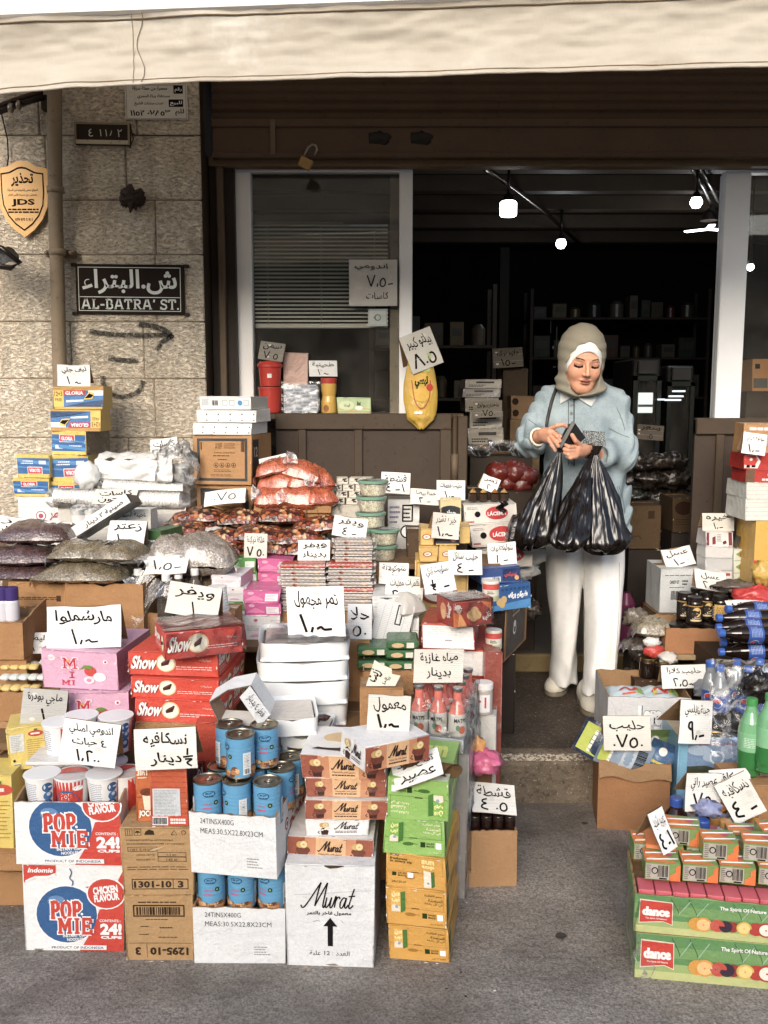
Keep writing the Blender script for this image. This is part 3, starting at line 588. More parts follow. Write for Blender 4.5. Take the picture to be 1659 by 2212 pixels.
# ==== PRINT DESIGNS
def _clip(pts,vmax):
 o=[]
 for i in range(len(pts)):
  a=pts[i-1];c=pts[i]
  ia=a[1]<=vmax;ic=c[1]<=vmax
  if ia!=ic:t=(vmax-a[1])/(c[1]-a[1]);o.append((a[0]+(c[0]-a[0])*t,vmax))
  if ic:o.append(c)
 return o
_opoly=F.poly
def _poly(s,pts,m,L=1,faces=None):
 vm=getattr(s,'vmax',None)
 if vm is None:return _opoly(s,pts,m,L,faces)
 for fc in(faces or[tuple(range(len(pts)))]):
  q=_clip([pts[i]for i in fc],vm)
  if len(q)>2:_opoly(s,q,m,L)
F.poly=_poly
def ink(c):return M(c,'print',.5)
RED='#cf3a28';REDM=ink(RED)
def art_popmie(f,W,H):
 blue=ink('#2f5f94');wh=ink('#f4f4f2')
 f.poly([(.57,.03),(.66,.2),(.72,.36),(.76,.48),(.86,.50),(.93,.56),(1,.60),(1,.0),(.55,.0)],REDM,1);f.poly([(.95,.82),(1,.93),(1,.7)],REDM,1)
 f.ell(.43,.42,.345,wh,1,1.03);f.ell(.43,.42,.325,blue,2,1.03,28);f.ell(.33,.57,.07,ink('#5f8ab8'),3,1.4)
 f.ell(.83,.67,.185,wh,3,1.18);f.ell(.83,.67,.17,REDM,4,1.18,24);f.poly([(.62,.74),(.72,.76),(.7,.70)],REDM,3)
 f.text('CHICKEN',.70,.67,.95,.76,wh,5,.05,True,8);f.text('FLAVOUR',.71,.585,.965,.67,wh,5,.05,True,8)
 slab(f,'POP',.27,.59,.37,.575,wh,3,.34);slab(f,'POP',.27,.59,.37,.575,REDM,4,.2);f.ell(.585,.43,.014,wh,4)
 slab(f,'MIE',.34,.70,.205,.385,wh,5,.34);slab(f,'MIE',.34,.70,.205,.385,REDM,6,.2)
 f.text('INSTANT CUP',.39,.165,.62,.20,wh,4,.03,True,3);f.text('NOODLES',.43,.12,.59,.155,wh,4,.03,True,3)
 f.text('CONTENTS :',.76,.34,.97,.37,wh,3,.02);f.text('24!',.765,.19,.985,.325,wh,3,.05);f.text('CUPS',.77,.145,.985,.178,wh,3,.05)
 f.rect(.26,.022,.83,.072,wh,5);f.text('PRODUCT OF INDONESIA',.275,.033,.80,.062,ink('#2a3350'),6,.01)
def art_indomie(f,W,H):
 art_popmie(f,W,H);wh=ink('#f4f4f2')
 f.poly([(.01,.985),(.33,.985),(.33,.90),(.25,.865),(.12,.86),(.03,.80),(.01,.78)],REDM,3);f.text('Indomie',.06,.90,.31,.955,wh,4,.03,shear=.3);f.line([(.03,.80),(.12,.845),(.25,.85),(.33,.88)],.018,wh,4)
 f.line([(.47,.95),(.49,.9),(.47,.84),(.5,.8),(.49,.75)],.012,ink('#3c5a80'),3)
SCRIPT=[[(0,.12),(.02,.03),(.07,.05),(.17,.38),(.28,.8),(.335,1.0)],[(.335,1.),(.30,.66),(.262,.08)],[(.262,.08),(.35,.5),(.455,.99)],[(.455,.99),(.43,.5),(.415,.12),(.43,.02),(.455,.12),(.475,.42)],[(.475,.42),(.462,.14),(.48,.02),(.53,.16),(.565,.43)],[(.565,.43),(.548,.12),(.565,.02),(.60,.12),(.635,.44),(.65,.47)],[(.65,.47),(.635,.03)],[(.645,.28),(.675,.42),(.71,.44),(.72,.36)],[(.83,.38),(.79,.42),(.74,.25),(.745,.04),(.79,.06),(.845,.42)],[(.845,.42),(.825,.12),(.85,.02),(.89,.15)],[(.97,.78),(.93,.4),(.905,.1),(.93,.01),(.985,.14)],[(.88,.47),(1.0,.50)]]
def murat(f,x0,y0,x1,y1,m,wd,L=3):
 for s in SCRIPT:f.line([(x0+(x1-x0)*(a+.06*(b-.4)),y0+(y1-y0)*b)for a,b in s],wd,m,L)
def cupcake(f,cx,cy,r,pale=False,L=2):
 k=f.H/f.W;ch=ink('#3b1a10');ch2=ink('#6d3421');cr=ink('#e8cf96');cr2=ink('#c9a35c')
 f.poly([(cx-.62*r*k,cy-.1*r),(cx+.62*r*k,cy-.1*r),(cx+.5*r*k,cy-r),(cx-.45*r*k,cy-r)],ch,L)
 for dx,dy,q in((-.42,.05,.36),(0,.18,.42),(.42,.04,.36),(-.1,-.1,.4),(.25,-.12,.35)):f.ell(cx+dx*r*k,cy+dy*r,q*r,ch2 if not pale else ink('#e9e3d8')if dy>0 else ch,L+1,1.2,12)
 f.ell(cx-.34*r*k,cy+.7*r,.40*r,cr2,L+2,1.1,14);f.ell(cx+.08*r*k,cy+.72*r,.46*r,cr2,L+2,1.05,14);f.ell(cx+.1*r*k,cy+.74*r,.38*r,cr,L+3,1.05,14);f.ell(cx+.1*r*k,cy+.74*r,.1*r,cr2,L+4,1.5,8)
 for dx,dy in((-.85,-.4),(-.8,-.75),(-.95,-.6)):f.ell(cx+dx*r*k,cy+dy*r,.08*r,ch,L,1.4,8)
def art_murat_brown(f,W,H):
 f.rect(0,0,.2,1,ink('#9a4f36'),1);f.rect(.2,0,.33,1,ink('#c9875c'),1);f.rect(.33,0,.68,1,ink('#deaf7c'),1);f.rect(.68,0,.8,1,ink('#c9875c'),1);f.rect(.8,0,1,1,ink('#9a4f36'),1)
 cupcake(f,.18,.42,.36);cupcake(f,.83,.42,.36);murat(f,.36,.40,.64,.86,ink('#2c130c'),.05);f.text('معمول فاخر بالشوكولاتة',.36,.24,.64,.33,ink('#4a2417'),3,.02);f.small(.36,.12,.64,.2,1,ink('#4a2417'),3,4,.7,False)
def art_murat_white(f,W,H):
 cupcake(f,.3,.4,.36,True);murat(f,.46,.38,.84,.84,ink('#2c2220'),.045);f.small(.47,.14,.82,.3,2,ink('#5a4a44'),3,4,.5,False)
 f.line([(.9,.03),(.97,.1),(.985,.3),(.985,.9)],.012,ink('#b9b5b0'),2)
def art_murat_carton(f,W,H):
 murat(f,.18,.575,.78,.83,M('#1b1715','ink'),.013);f.text('معمول فاخر بالتمر',.23,.50,.74,.545,INK,2,.03)
 f.rect(.47,.20,.53,.41,INK,2);f.poly([(.42,.395),(.58,.395),(.5,.48)],INK,2);f.text('العدد : ١٢ علبة'.replace('١٢','12'),.26,.10,.72,.155,INK,2,.0)
 g=M('#8f8f8c','ink')
 f.line([(.1,.70),(.4,.715),(.7,.74),(.97,.76)],.003,g,1);f.line([(.3,.44),(.36,.45),(.38,.44)],.003,INK,2);f.line([(.62,.46),(.65,.43)],.003,INK,2)
 f.poly([(.44,.985),(.5,.965),(.6,.975),(.66,.992),(.66,.999),(.44,.999)],M('#4d3b2b','ink'),2);f.poly([(.44,.02),(.55,.03),(.6,.012),(.5,.008)],M('#8a7b68','ink'),2)
def art_tins(f,W,H,cap=.82):
 s=1;f.text('24TINSX400G',.13,cap,.52,cap+.085,M('#3d3c3b','ink'),2,-.005);f.text('MEAS:30.5X22.8X23CM',.13,cap-.16,.85,cap-.075,M('#3d3c3b','ink'),2,-.005)
 g=M('#b9bab8','ink');f.line([(.0,.62),(.15,.55),(.3,.58),(.5,.52),(.8,.60)],.004,g,1);f.line([(.34,.5),(.42,.58),(.38,.62),(.34,.55)],.004,g,1);f.line([(.45,.05),(.58,.25)],.004,g,1)
 f.small(.66,.14,.84,.32,4,M('#8b8b8a','ink'),2,5,.35)
def art_tins_side(f,W,H):
 r=M('#b0473a','ink');f.ell(.33,.6,.1,r,1);f.ell(.33,.6,.07,M('#e6e6e4','ink'),2);f.ell(.33,.6,.04,r,3);f.text('قطر',.5,.62,.85,.85,r,2,.05);f.text('مقطع',.42,.38,.95,.62,r,2,.05)
def art_1301(f,W,H):
 k=M('#3a2c20','ink');f.frame(.12,.08,.92,.235,.012,k,1);f.rect(.70,.09,.708,.23,k,1);f.text('1301-10',.15,.105,.68,.205,k,2,.035);f.text('3',.77,.105,.85,.205,k,2,.035)
 f.frame(.07,.88,.17,.98,.007,k,1);f.frame(.19,.88,.29,.98,.007,k,1);f.rect(.1,.89,.106,.97,k,1);f.rect(.13,.89,.136,.97,k,1);f.ell(.24,.92,.03,k,1,1.2,12,0,180);f.rect(.237,.895,.243,.93,k,1);f.poly([(.33,.89),(.47,.89),(.46,.95),(.40,.97),(.35,.94)],k,1)
 f.line([(.70,.89),(.74,.96),(.78,.89),(.70,.89)],.01,k,1,False);f.ell(.87,.925,.034,k,1);f.ell(.87,.925,.026,BROWN,2)
 f.text('КОФЕЙНЫЙ НАПИТОК РАСТВОРИМЫЙ',.08,.80,.72,.83,k,2,.0);f.text('АРОМАТИЗИРОВАННЫЙ КОФЕ 3 В 1 КАРАМЕЛЬ',.08,.745,.88,.775,k,2,.0)
 f.frame(.09,.64,.50,.71,.007,k,1);f.text('120 Г Х 10 ШТ.',.13,.655,.45,.69,k,2,.0);f.frame(.50,.56,.90,.63,.007,k,1);f.frame(.50,.49,.90,.56,.007,k,1);f.text('1.2 кг',.63,.575,.76,.61,k,2,0);f.text('1.63 кг',.62,.505,.78,.54,k,2,0)
 f.text('МАССА НЕТТО',.21,.58,.46,.605,k,2,0);f.text('МАССА БРУТТО',.2,.51,.46,.535,k,2,0);f.small(.07,.36,.92,.43,2,k,2,6,.28,False)
 f.poly([(.38,.655),(.47,.66),(.6,.72),(.5,.70)],M('#c9b08c','card'),3)
def art_1295(f,W,H):
 k=M('#3a2c20','ink');f.frame(.12,.66,.88,.84,.02,k,1);f.bars(.17,.69,.82,.81,k,5);f.small(.2,.865,.8,.90,1,k,2,8,.5);f.small(.3,.61,.65,.63,1,k,2,8,.5)
 f.small(.22,.5,.36,.53,1,k,2,9,.4);f.small(.5,.47,.72,.52,1,k,2,11,.3);f.small(.2,.38,.36,.41,1,k,2,9,.4);f.small(.48,.33,.8,.37,1,k,2,11,.3)
 f.rect(.04,.255,.96,.262,k,1);f.rect(.30,.04,.306,.255,k,1);f.text('1295-10',.35,.08,.92,.20,k,2,.04,rot=180);f.text('3',.13,.08,.21,.20,k,2,.04,rot=180)
def art_coffee(f,W,H):
 f.rect(0,.42,1,.44,ink('#a8481b'),1);f.text('3in1',.06,.82,.6,.93,ink('#f4e6d0'),2,.04);f.small(.1,.76,.6,.80,1,ink('#f4e6d0'),2,3)
 f.poly([(.3,.5),(.8,.5),(.75,.2),(.4,.2)],ink('#f0dfc4'),1);f.ell(.55,.52,.07,ink('#6b3215'),2,1.9);f.text('JOCO',.12,.06,.9,.2,ink('#f7efe2'),3,.05,out=(ink('#3d1c0d'),.03))
def art_sachets(f,W,H):
 for k in range(11):f.rect(0,.02+k*.088,1,.028+k*.088,ink('#a03c1a'),1)
 f.rect(.06,.16,.80,.62,ink('#c9cdcf'),2);f.small(.1,.19,.76,.6,17,ink('#8e9395'),3,3,.3);f.rect(0,0,1,.17,ink('#c9441f'),2);f.bars(.05,.03,.45,.14,None,4,ink('#eeeeec'),3);f.small(.52,.03,.95,.13,2,ink('#efe9df'),3,8,.7)
def juice_pack(f,cx,cy,w,h,c1,c2,dk,L=3):
 k=f.H/f.W;f.poly([(cx-w*k,cy-h),(cx+w*.35*k,cy-h),(cx+w*.35*k,cy+h*.85),(cx-w*k,cy+h)],ink(c1),L);f.poly([(cx+w*.35*k,cy-h),(cx+w*k,cy-h*.8),(cx+w*k,cy+h*.95),(cx+w*.35*k,cy+h*.85)],ink(dk),L)
 f.text('سن',cx-w*.85*k,cy+h*.35,cx+w*.25*k,cy+h*.85,ink(c2),L+1,.06);f.text('توب',cx-w*.85*k,cy-h*.12,cx+w*.25*k,cy+h*.32,ink(c2),L+1,.06)
 f.poly([(cx-w*.9*k,cy-h*.9),(cx+w*.3*k,cy-h*.9),(cx+w*.3*k,cy-h*.45),(cx-w*.5*k,cy-h*.25),(cx-w*.9*k,cy-h*.4)],ink('#e6d9c4'),L+1);f.ell(cx-w*.2*k,cy-h*.45,h*.14,ink('#8fa3bb'),L+2)
def art_sun(green,variant=0):
 def g(f,W,H):
  pale=ink('#f3eec0'if green else '#5e4715');dk=ink('#3d6b1f'if green else '#a8751f');lc='#f0e79a'if green else '#ffe9a0'
  f.line([(.02,.52),(.03,.47),(.1,.46),(.9,.45),(.95,.5),(.955,.98)],.009,dk,2);f.rect(.42,.455,.55,.475,M('#2f2a16','ink'),3)
  if variant==2:
   f.text('fruity',.06,.90,.22,.985,ink('#4d3a12'),2,.03);f.text('freshness',.06,.80,.36,.88,ink('#4d3a12'),2,.03);f.text('in every sip',.06,.70,.44,.79,ink('#4d3a12'),2,.03)
   f.text('sun',.60,.76,.82,.9,ink('#f5df8c'),3,.05);f.text('top',.60,.6,.82,.74,ink('#f5df8c'),3,.05);juice_pack(f,.72,.3,.16,.26,'#e8dfc8','#e8dfc8','#3f6b2a',2)
   f.rect(.1,.32,.17,.43,M('#2c3a16','ink'),2);f.text('SAUDI',.2,.38,.34,.43,INK,2,.02);f.text('MADE',.2,.31,.34,.36,INK,2,.02);f.rect(.36,.29,.45,.44,WHITE,2);f.text('24x125 ml',.1,.12,.33,.18,INK,2,0)
  else:
   juice_pack(f,.2,.62,.19,.30,'#7fb53c'if green else '#e2b149',lc,'#3f7a24'if green else '#4a7a2c',3)
   f.text('طعم الفاكهة',.64,.80,.94,.89,pale,2,.02);f.text('المنعشة',.70,.69,.94,.78,pale,2,.02);f.text('في كل رشفة',.64,.58,.94,.67,pale,2,.02)
   f.rect(.6,.22,.68,.36,M('#26401a','ink'),2);f.text('SAUDI',.7,.30,.82,.35,INK,2,.02);f.text('MADE',.7,.23,.82,.28,INK,2,.02);f.rect(.85,.2,.94,.36,WHITE,2);f.line([(.36,.3),(.45,.31),(.56,.29)],.02,dk,2);f.text('٢٤x١٢٥ مل',.72,.06,.94,.12,pale,2,0)
  f.ell(.4,.29,.05,dk,1,3,12)
 return g
def art_sun_side(green):
 def g(f,W,H):
  dk=ink('#3d6b1f'if green else '#5a4512');f.text('sun top',.45,.35,.75,.75,ink('#e9e08e'if green else '#d9a93a'),2,.05);f.small(.08,.82,.6,.9,1,dk,2,3,.6);f.rect(.04,.15,.2,.7,ink('#2f5a24'),1);f.small(.06,.2,.18,.65,7,ink('#9fb98a'),2,5,.4);f.rect(.82,.2,.93,.5,ink('#8f8a86'),1)
 return g
def art_sun_top(f,W,H):
 f.text('sun',.35,.55,.85,.85,ink('#d8e36a'),2,.06);f.text('top',.4,.2,.85,.5,ink('#d8e36a'),2,.06);f.poly([(.55,0),(1,0),(1,.2),(.8,.2)],ink('#cfd8b8'),1)
def art_show(f,W,H,small=False):
 wh=ink('#f7efe6')
 if small:
  f.text('Show',.06,.42,.56,.84,wh,3,.035,shear=.25,res=4);f.ell(.78,.5,.30,ink('#f0e2b0'),2,1,20);f.poly([(.66,.38),(.86,.5),(.88,.62),(.7,.55)],ink('#3f1a12'),4);f.small(.08,.16,.6,.36,2,wh,2,3,.2,False);return
 f.text('Show',.045,.26,.325,.84,wh,6,.035,shear=.25,res=4,out=(ink('#8f2a1c'),.03));f.ell(.42,.52,.37,ink('#eac98e'),2,1.12,22);f.ell(.42,.52,.32,ink('#f6edd6'),3,1.12,22)
 f.poly([(.37,.38),(.45,.46),(.475,.72),(.46,.74),(.385,.58),(.365,.5)],ink('#3f1a12'),4);f.poly([(.385,.57),(.46,.73),(.455,.66),(.39,.5)],ink('#6b3524'),5)
 f.small(.53,.24,.93,.42,2,wh,3,3,.25,False);f.text('شوكولاته',.80,.60,.93,.72,ink('#f2c9b8'),3,.01)
def art_mimi(f,W,H):
 r=ink('#c8304a');y=ink('#e0a528');slab(f,'M',.27,.50,.52,.80,ink('#f8dfe8'),3,.30);slab(f,'M',.27,.50,.52,.80,r,4,.18);slab(f,'I',.35,.45,.28,.44,r,4,.22);f.ell(.4,.49,.02,r,4);slab(f,'MI',.25,.44,.09,.22,r,4,.2);f.ell(.36,.72,.03,y,6,1.6)
 f.ell(.64,.47,.13,ink('#cf3f2f'),2,1.25,18);f.poly([(.50,.50),(.56,.62),(.62,.63),(.68,.6),(.66,.53),(.57,.54)],ink('#6c8f3c'),3);f.ell(.76,.33,.12,ink('#f6e6ea'),3,1.4,18);f.ell(.62,.24,.1,ink('#f3dbe3'),4,1.4,18);f.ell(.62,.24,.045,ink('#e287a6'),5,1.5)
 f.ell(.13,.78,.075,ink('#f8f0f2'),2,1.3);f.small(.08,.75,.18,.81,2,ink('#c9a0ae'),3);f.ell(.85,.74,.055,ink('#f8f0f2'),2,1.2);f.ell(.85,.74,.03,r,3,1);f.small(.05,.95,.9,.98,1,ink('#c58fa6'),2,3,.5);f.small(.21,.76,.27,.8,2,ink('#c58fa6'),2)
def art_gloria(kind):
 def g(f,W,H):
  bl=ink('#2a63a0');wh=ink('#e9eef2');yl=ink('#e5c04a')
  if kind=='A':
   f.rect(0,.1,1,.82,ink('#3b78b4'),1);f.rect(0,.84,1,1,ink('#b98a3a'),1);f.rect(0,.1,.2,.84,yl,2);f.rect(.7,.6,1,.82,wh,2);f.poly([(.22,.12),(1,.1),(1,.4),(.6,.3)],ink('#24466e'),2);f.poly([(.25,.3),(.6,.35),(.6,.42),(.25,.4)],wh,3)
   f.text('12+3',.02,.58,.18,.8,ink('#7c5414'),3,.03);f.text('FREE',.03,.36,.17,.5,ink('#7c5414'),3,.01);f.poly([(.21,.6),(.62,.6),(.65,.84),(.21,.84)],ink('#b8323c'),3);f.text('GLORIA',.24,.64,.60,.8,wh,4,.03)
   f.poly([(.6,.42),(.72,.78),(.83,.7),(.78,.45)],yl,4);f.poly([(.63,.48),(.72,.7),(.81,.62),(.76,.5)],INK,5)
  else:
   f.rect(0,.14,.99,.84,bl,1);f.poly([(0,.3),(.99,.16),(.99,.3),(0,.45)],ink('#4b8cc4'),2);f.poly([(0,.6),(.99,.5),(.99,.56),(0,.68)],ink('#4b8cc4'),2)
   for k in range(5):f.rect(.02+k*.195,.86,.18+k*.195,1.,yl,2);f.rect(.02+k*.195,.0,.18+k*.195,.12,yl,2)
   f.rect(.22,.52,.68,.84,ink('#e4e0dc'),3);f.rect(.24,.55,.66,.82,ink('#c8303a'),4);f.text('GLORIA',.28,.6,.62,.76,wh,5,.04);f.rect(.1,.24,.32,.40,ink('#c9d6e2'),3);f.small(.5,.22,.9,.42,2,wh,3,4,.4)
 return g
def art_aw(f,W,H):
 dk=ink('#333536');k=M('#4a3322','ink');f.frame(.07,.07,.93,.93,.055,dk,1);f.text('AWP',.38,.70,.5,.84,k,2,-.01);f.small(.53,.72,.72,.84,3,k,2,4,.3,False);f.text('Premium Quality Mixed',.36,.62,.72,.66,k,2,.0);f.small(.34,.56,.7,.6,1,k,2,5,.4);f.small(.42,.49,.62,.52,1,k,2,5,.5)
 for i in range(4):f.ell(.39+i*.1,.39,.05,k,2,1,16);f.ell(.39+i*.1,.39,.04,BROWN,3,1,16);f.poly([(.37+i*.1,.37),(.41+i*.1,.37),(.39+i*.1,.42)],k,4)
 f.small(.35,.25,.7,.31,2,k,2,6,.3);f.small(.3,.16,.74,.21,2,k,2,6,.3);f.bars(.82,.66,.88,.88,k,5);f.rect(.13,.7,.15,.86,k,1)
def art_tissue(f,W,H):
 for k in range(5):f.rect(.02+k*.2,.03,.21+k*.2,.48,ink('#d9dad8'),1);f.rect(.02+k*.2,.52,.21+k*.2,.97,ink('#dedfdd'),1);f.rect(.16+k*.2,.6,.18+k*.2,.72,INK,2);f.rect(.16+k*.2,.12,.18+k*.2,.22,INK,2)
def art_medicine(f,W,H):
 g=ink('#9aa3a8');f.small(.04,.3,.2,.8,6,g,2,3,.4);f.bars(.24,.3,.36,.7,None,3,None,2,10)
 for k,x in enumerate((.44,.58,.86)):f.frame(x,.3,x+.1,.72,.04,g,1)
 f.ell(.79,.5,.2,ink('#3a8fc4'),2,1)
def art_dance(f,W,H):
 wh=ink('#f5f0ec')
 f.rect(0,0,1,.18,ink('#c2c77e'),1);f.rect(0,.18,1,.36,ink('#9cb36a'),1);f.rect(0,.36,1,1.,ink('#5e9153'),1);f.rect(0,.5,1,.75,ink('#75a05c'),2);f.small(0,.5,1,.75,4,ink('#86ac64'),2,9,.3)
 for x in(.22,.33,.6,.72,.9):f.line([(x,.95),(x+.04,.7),(x+.055,.55)],.015,ink('#2f5233'),3);f.line([(x+.055,.55),(x+.12,.9)],.02,ink('#9cc0a4'),3)
 f.poly([(.03,.24),(.18,.32),(.24,.24),(.235,.85),(.03,.88)],ink('#e4ddc6'),4);f.poly([(.035,.27),(.18,.34),(.235,.27),(.23,.83),(.035,.85)],REDM,5);f.text('dance',.048,.46,.22,.70,wh,6,.07);f.text('The Spirit Of Nature',.07,.37,.20,.42,wh,6,.02)
 f.text('The Spirit Of Nature',.52,.74,.80,.86,wh,4,.03)
 for x,r,c,c2 in((.38,.17,'#d99a2e',None),(.425,.19,'#e79a35','#eec27a'),(.51,.16,'#cc4b34',None),(.49,.13,'#a83a2c','#c9584a'),(.56,.15,'#3a2b3c',None),(.60,.14,'#a0332c',None),(.57,.1,'#4a6aa0',None),(.67,.17,'#dcb54a','#ecd07a'),(.74,.17,'#b8382c',None),(.80,.19,'#b8382c','#efe6d2'),(.89,.17,'#d98a2e','#eec27a'),(.97,.16,'#cc4b34',None)):
  f.ell(x,.36,r,ink(c),5+int(r*20),1.05,18)
  if c2:f.ell(x,.36,r*.78,ink(c2),9,1.05,18);f.ell(x,.36,r*.12,ink(c),10)
def art_lara(f,W,H):
 k=INK
 f.text('Lara',.36,.52,.66,.86,ink('#f3f3f1'),3,.09,out=(k,.04));f.text('milk',.56,.32,.76,.58,ink('#f3f3f1'),5,.07,out=(k,.035));f.small(.55,.22,.68,.26,1,k,2);f.small(.6,.08,.68,.12,1,k,2);f.line([(.04,.92),(.1,.7),(.03,.4)],.006,ink('#b5b5b3'),1)
def art_kasih(f,W,H):
 cr=ink('#e0b070');f.poly([(0,0),(.35,0),(.2,.5),(0,.6)],ink('#d9742f'),1);f.poly([(.1,0),(.35,0),(.15,.6)],ink('#e89a55'),2);f.poly([(.7,1),(1,.6),(1,.9)],ink('#d9742f'),1)
 for x,y in((.45,.45),(.55,.6),(.62,.42),(.52,.35)):f.ell(x,y,.2,ink('#b8682e'),2,1,18);f.ell(x,y,.175,cr,3,1,18)
 f.text('كعك',.03,.55,.18,.9,ink('#f2e6d8'),4,.05,rot=70);f.text('كاسيه',.74,.2,.98,.5,ink('#f2e6d8'),4,.05,rot=30);f.ell(.1,.82,.09,ink('#efe3d2'),3,1.6)
def art_kasih_side(f,W,H):
 f.ell(.4,.5,.3,ink('#dc9a6a'),1,.9);f.ell(.42,.35,.2,ink('#e6b27a'),2,1);f.text('كاسيه',.55,.35,.95,.8,ink('#f2e6d8'),3,.05,rot=60)
def art_label(f,W,H):f.rect(.02,.04,.98,.96,ink('#eceae6'),1);f.small(.1,.55,.9,.85,4,ink('#cfc8c2'),2,5,.2);f.small(.44,.3,.6,.38,1,ink('#a09a96'),2,5,.7);f.rect(.02,.9,.98,.96,ink('#c2553f'),2)
def art_lacnor(f,W,H):
 f.ell(.62,.55,.34,ink('#c42a2c'),2,1.7,24);f.text('LÁCEMA',.44,.42,.80,.66,ink('#f2ecea'),3,.04);f.ell(.25,.52,.15,INK,2,1);f.small(.03,.1,.2,.2,1,ink('#a02a2c'),2,3,.8);f.line([(0,.04),(.5,.08),(1,.04)],.02,ink('#b8aa96'),2);f.small(.05,.75,.3,.9,2,ink('#9a928c'),2,6,.4)
def art_yellowbox(f,W,H):f.ell(.45,.5,.17,ink('#9c3a2c'),2,1.7);f.ell(.45,.5,.13,ink('#efe6d2'),3,1.7);f.small(.34,.45,.56,.56,1,ink('#9c3a2c'),4,3);f.frame(.02,.03,.98,.97,.02,ink('#b98a3c'),1)
def art_palm(f,W,H):
 g=ink('#5e7d52');f.rect(.0,.48,1,.5,ink('#8d8f90'),1)
 for cx,cy,s in((.12,.56,.14),(.5,.2,.22)):
  for a in range(-60,90,18):f.line([(cx,cy),(cx+s*.5*cos(radians(a)),cy+s*.5*sin(radians(a))+.02),(cx+s*cos(radians(a)),cy+s*sin(radians(a))-.03)],.02,g,2)
 f.ell(.3,.9,.07,ink('#77797a'),1,2,14,180,360);f.small(.15,.88,.45,.94,1,INK,2,3,.6);f.ell(.85,.2,.16,ink('#8b8d8e'),1);f.ell(.85,.2,.13,WHITE,2);f.small(.88,.05,.94,.4,6,INK,3,3,.5)
def art_blue_biscuit(f,W,H):
 f.rect(0,.0,1,1,ink('#2a5c96'),1);f.poly([(0,0),(1,0),(1,.35),(0,.2)],ink('#4a90c8'),2)
 for i in range(9):f.ell(.05+i*.11,.82,.05,ink('#20406e'),3,1.2,8)
 for x,y in((.18,.35),(.3,.42),(.25,.25)):f.ell(x,y,.16,ink('#d9b06a'),4,.8,10)
 f.text('شوكو برك',.42,.4,.92,.7,ink('#f2f2f2'),4,.08)
def art_blue(f,W,H):f.rect(.55,.1,1,.9,ink('#24345f'),1);f.text('سنيكس',.6,.35,.9,.7,ink('#cf4a3a'),2,.05);f.rect(.03,.08,.5,.4,ink('#dfe3e8'),1);f.bars(.3,.1,.48,.38,None,3,None,2,10);f.ell(.9,.3,.15,ink('#d9a05a'),3)
def art_darkcarton(f,W,H):f.rect(.06,.04,.9,.96,ink('#2c211a'),1);f.frame(.3,.82,.62,.93,.02,ink('#b58a5c'),2);f.rect(.3,.72,.62,.77,ink('#b58a5c'),2);f.ell(.42,.55,.07,ink('#e4e1dc'),2,1.4);f.ell(.42,.45,.1,ink('#e4e1dc'),2,1.2);f.ell(.42,.45,.06,ink('#2c211a'),3,1.2)
def art_brownprint(f,W,H):
 k=M('#4a3322','ink');f.small(.12,.70,.85,.76,2,k,2,4,.45,False);f.rect(.84,.68,.92,.78,k,1);f.small(.2,.38,.88,.6,6,k,2,7,.35);f.rect(.05,.06,.1,.12,k,1)
def art_stock(f,W,H):
 f.rect(.06,.42,.42,.84,ink('#dfe0da'),1);f.small(.09,.45,.39,.82,9,ink('#a9aaa4'),2,4,.35);f.ell(.72,.82,.07,ink('#c8402c'),2,2.2);f.small(.6,.79,.84,.85,1,ink('#f6efe0'),3,4,.7);f.rect(.68,.88,.76,.93,ink('#3d7a34'),2)
 f.small(.5,.2,.95,.7,10,ink('#b08a2c'),2,7,.3);f.ell(.14,.22,.03,INK,2);f.bars(.12,.05,.3,.14,None,4,ink('#eeeedd'),2)
def art_redchoc(f,W,H):f.poly([(.0,.08),(.5,.05),(.6,.5),(.45,.95),(0,.95)],ink('#e8e0d8'),1);f.poly([(0,.3),(.4,.25),(.5,.6),(.4,.9),(0,.9)],REDM,2);f.ell(.25,.65,.1,ink('#f0e8e0'),3);f.rect(.1,.1,.22,.3,INK,2);f.rect(.28,.12,.42,.32,INK,2)
def art_redchoc2(f,W,H):f.ell(.5,.6,.2,ink('#efe2d8'),2);f.small(.3,.15,.8,.4,2,ink('#efe2d8'),2,5)
def art_soap(f,W,H):
 g=ink('#7da04a')
 for y in(.14,.5,.86):f.poly([(.08,y),(.5,y+.16),(.92,y),(.5,y-.16)],g,1);f.ell(.5,y,.09,ink('#b8402f'),2,1.5)
 f.rect(0,.32,1,.335,g,2);f.rect(0,.67,1,.685,g,2)
def art_barcodebox(f,W,H):
 f.small(.1,.84,.9,.87,1,INK,2,3,.4,False);f.text('CANDY GT',.22,.66,.45,.74,INK,2,.02);f.small(.52,.62,.7,.76,2,INK,2,5,.4);f.bars(.26,.3,.66,.5,None,6);f.small(.22,.56,.6,.6,1,INK,2,3,.3)
def art_oliveyellow(f,W,H):f.ell(.85,.68,.11,INK,1,1.1,20);f.ell(.85,.68,.1,ink('#e0b040'),2,1.1,20);f.ell(.85,.68,.07,INK,3,1.1,20);f.ell(.85,.68,.06,ink('#e0b040'),4,1.1,20);f.rect(0,.15,1,.4,REDM,1);f.ell(.6,.1,.08,ink('#e9d27a'),3)
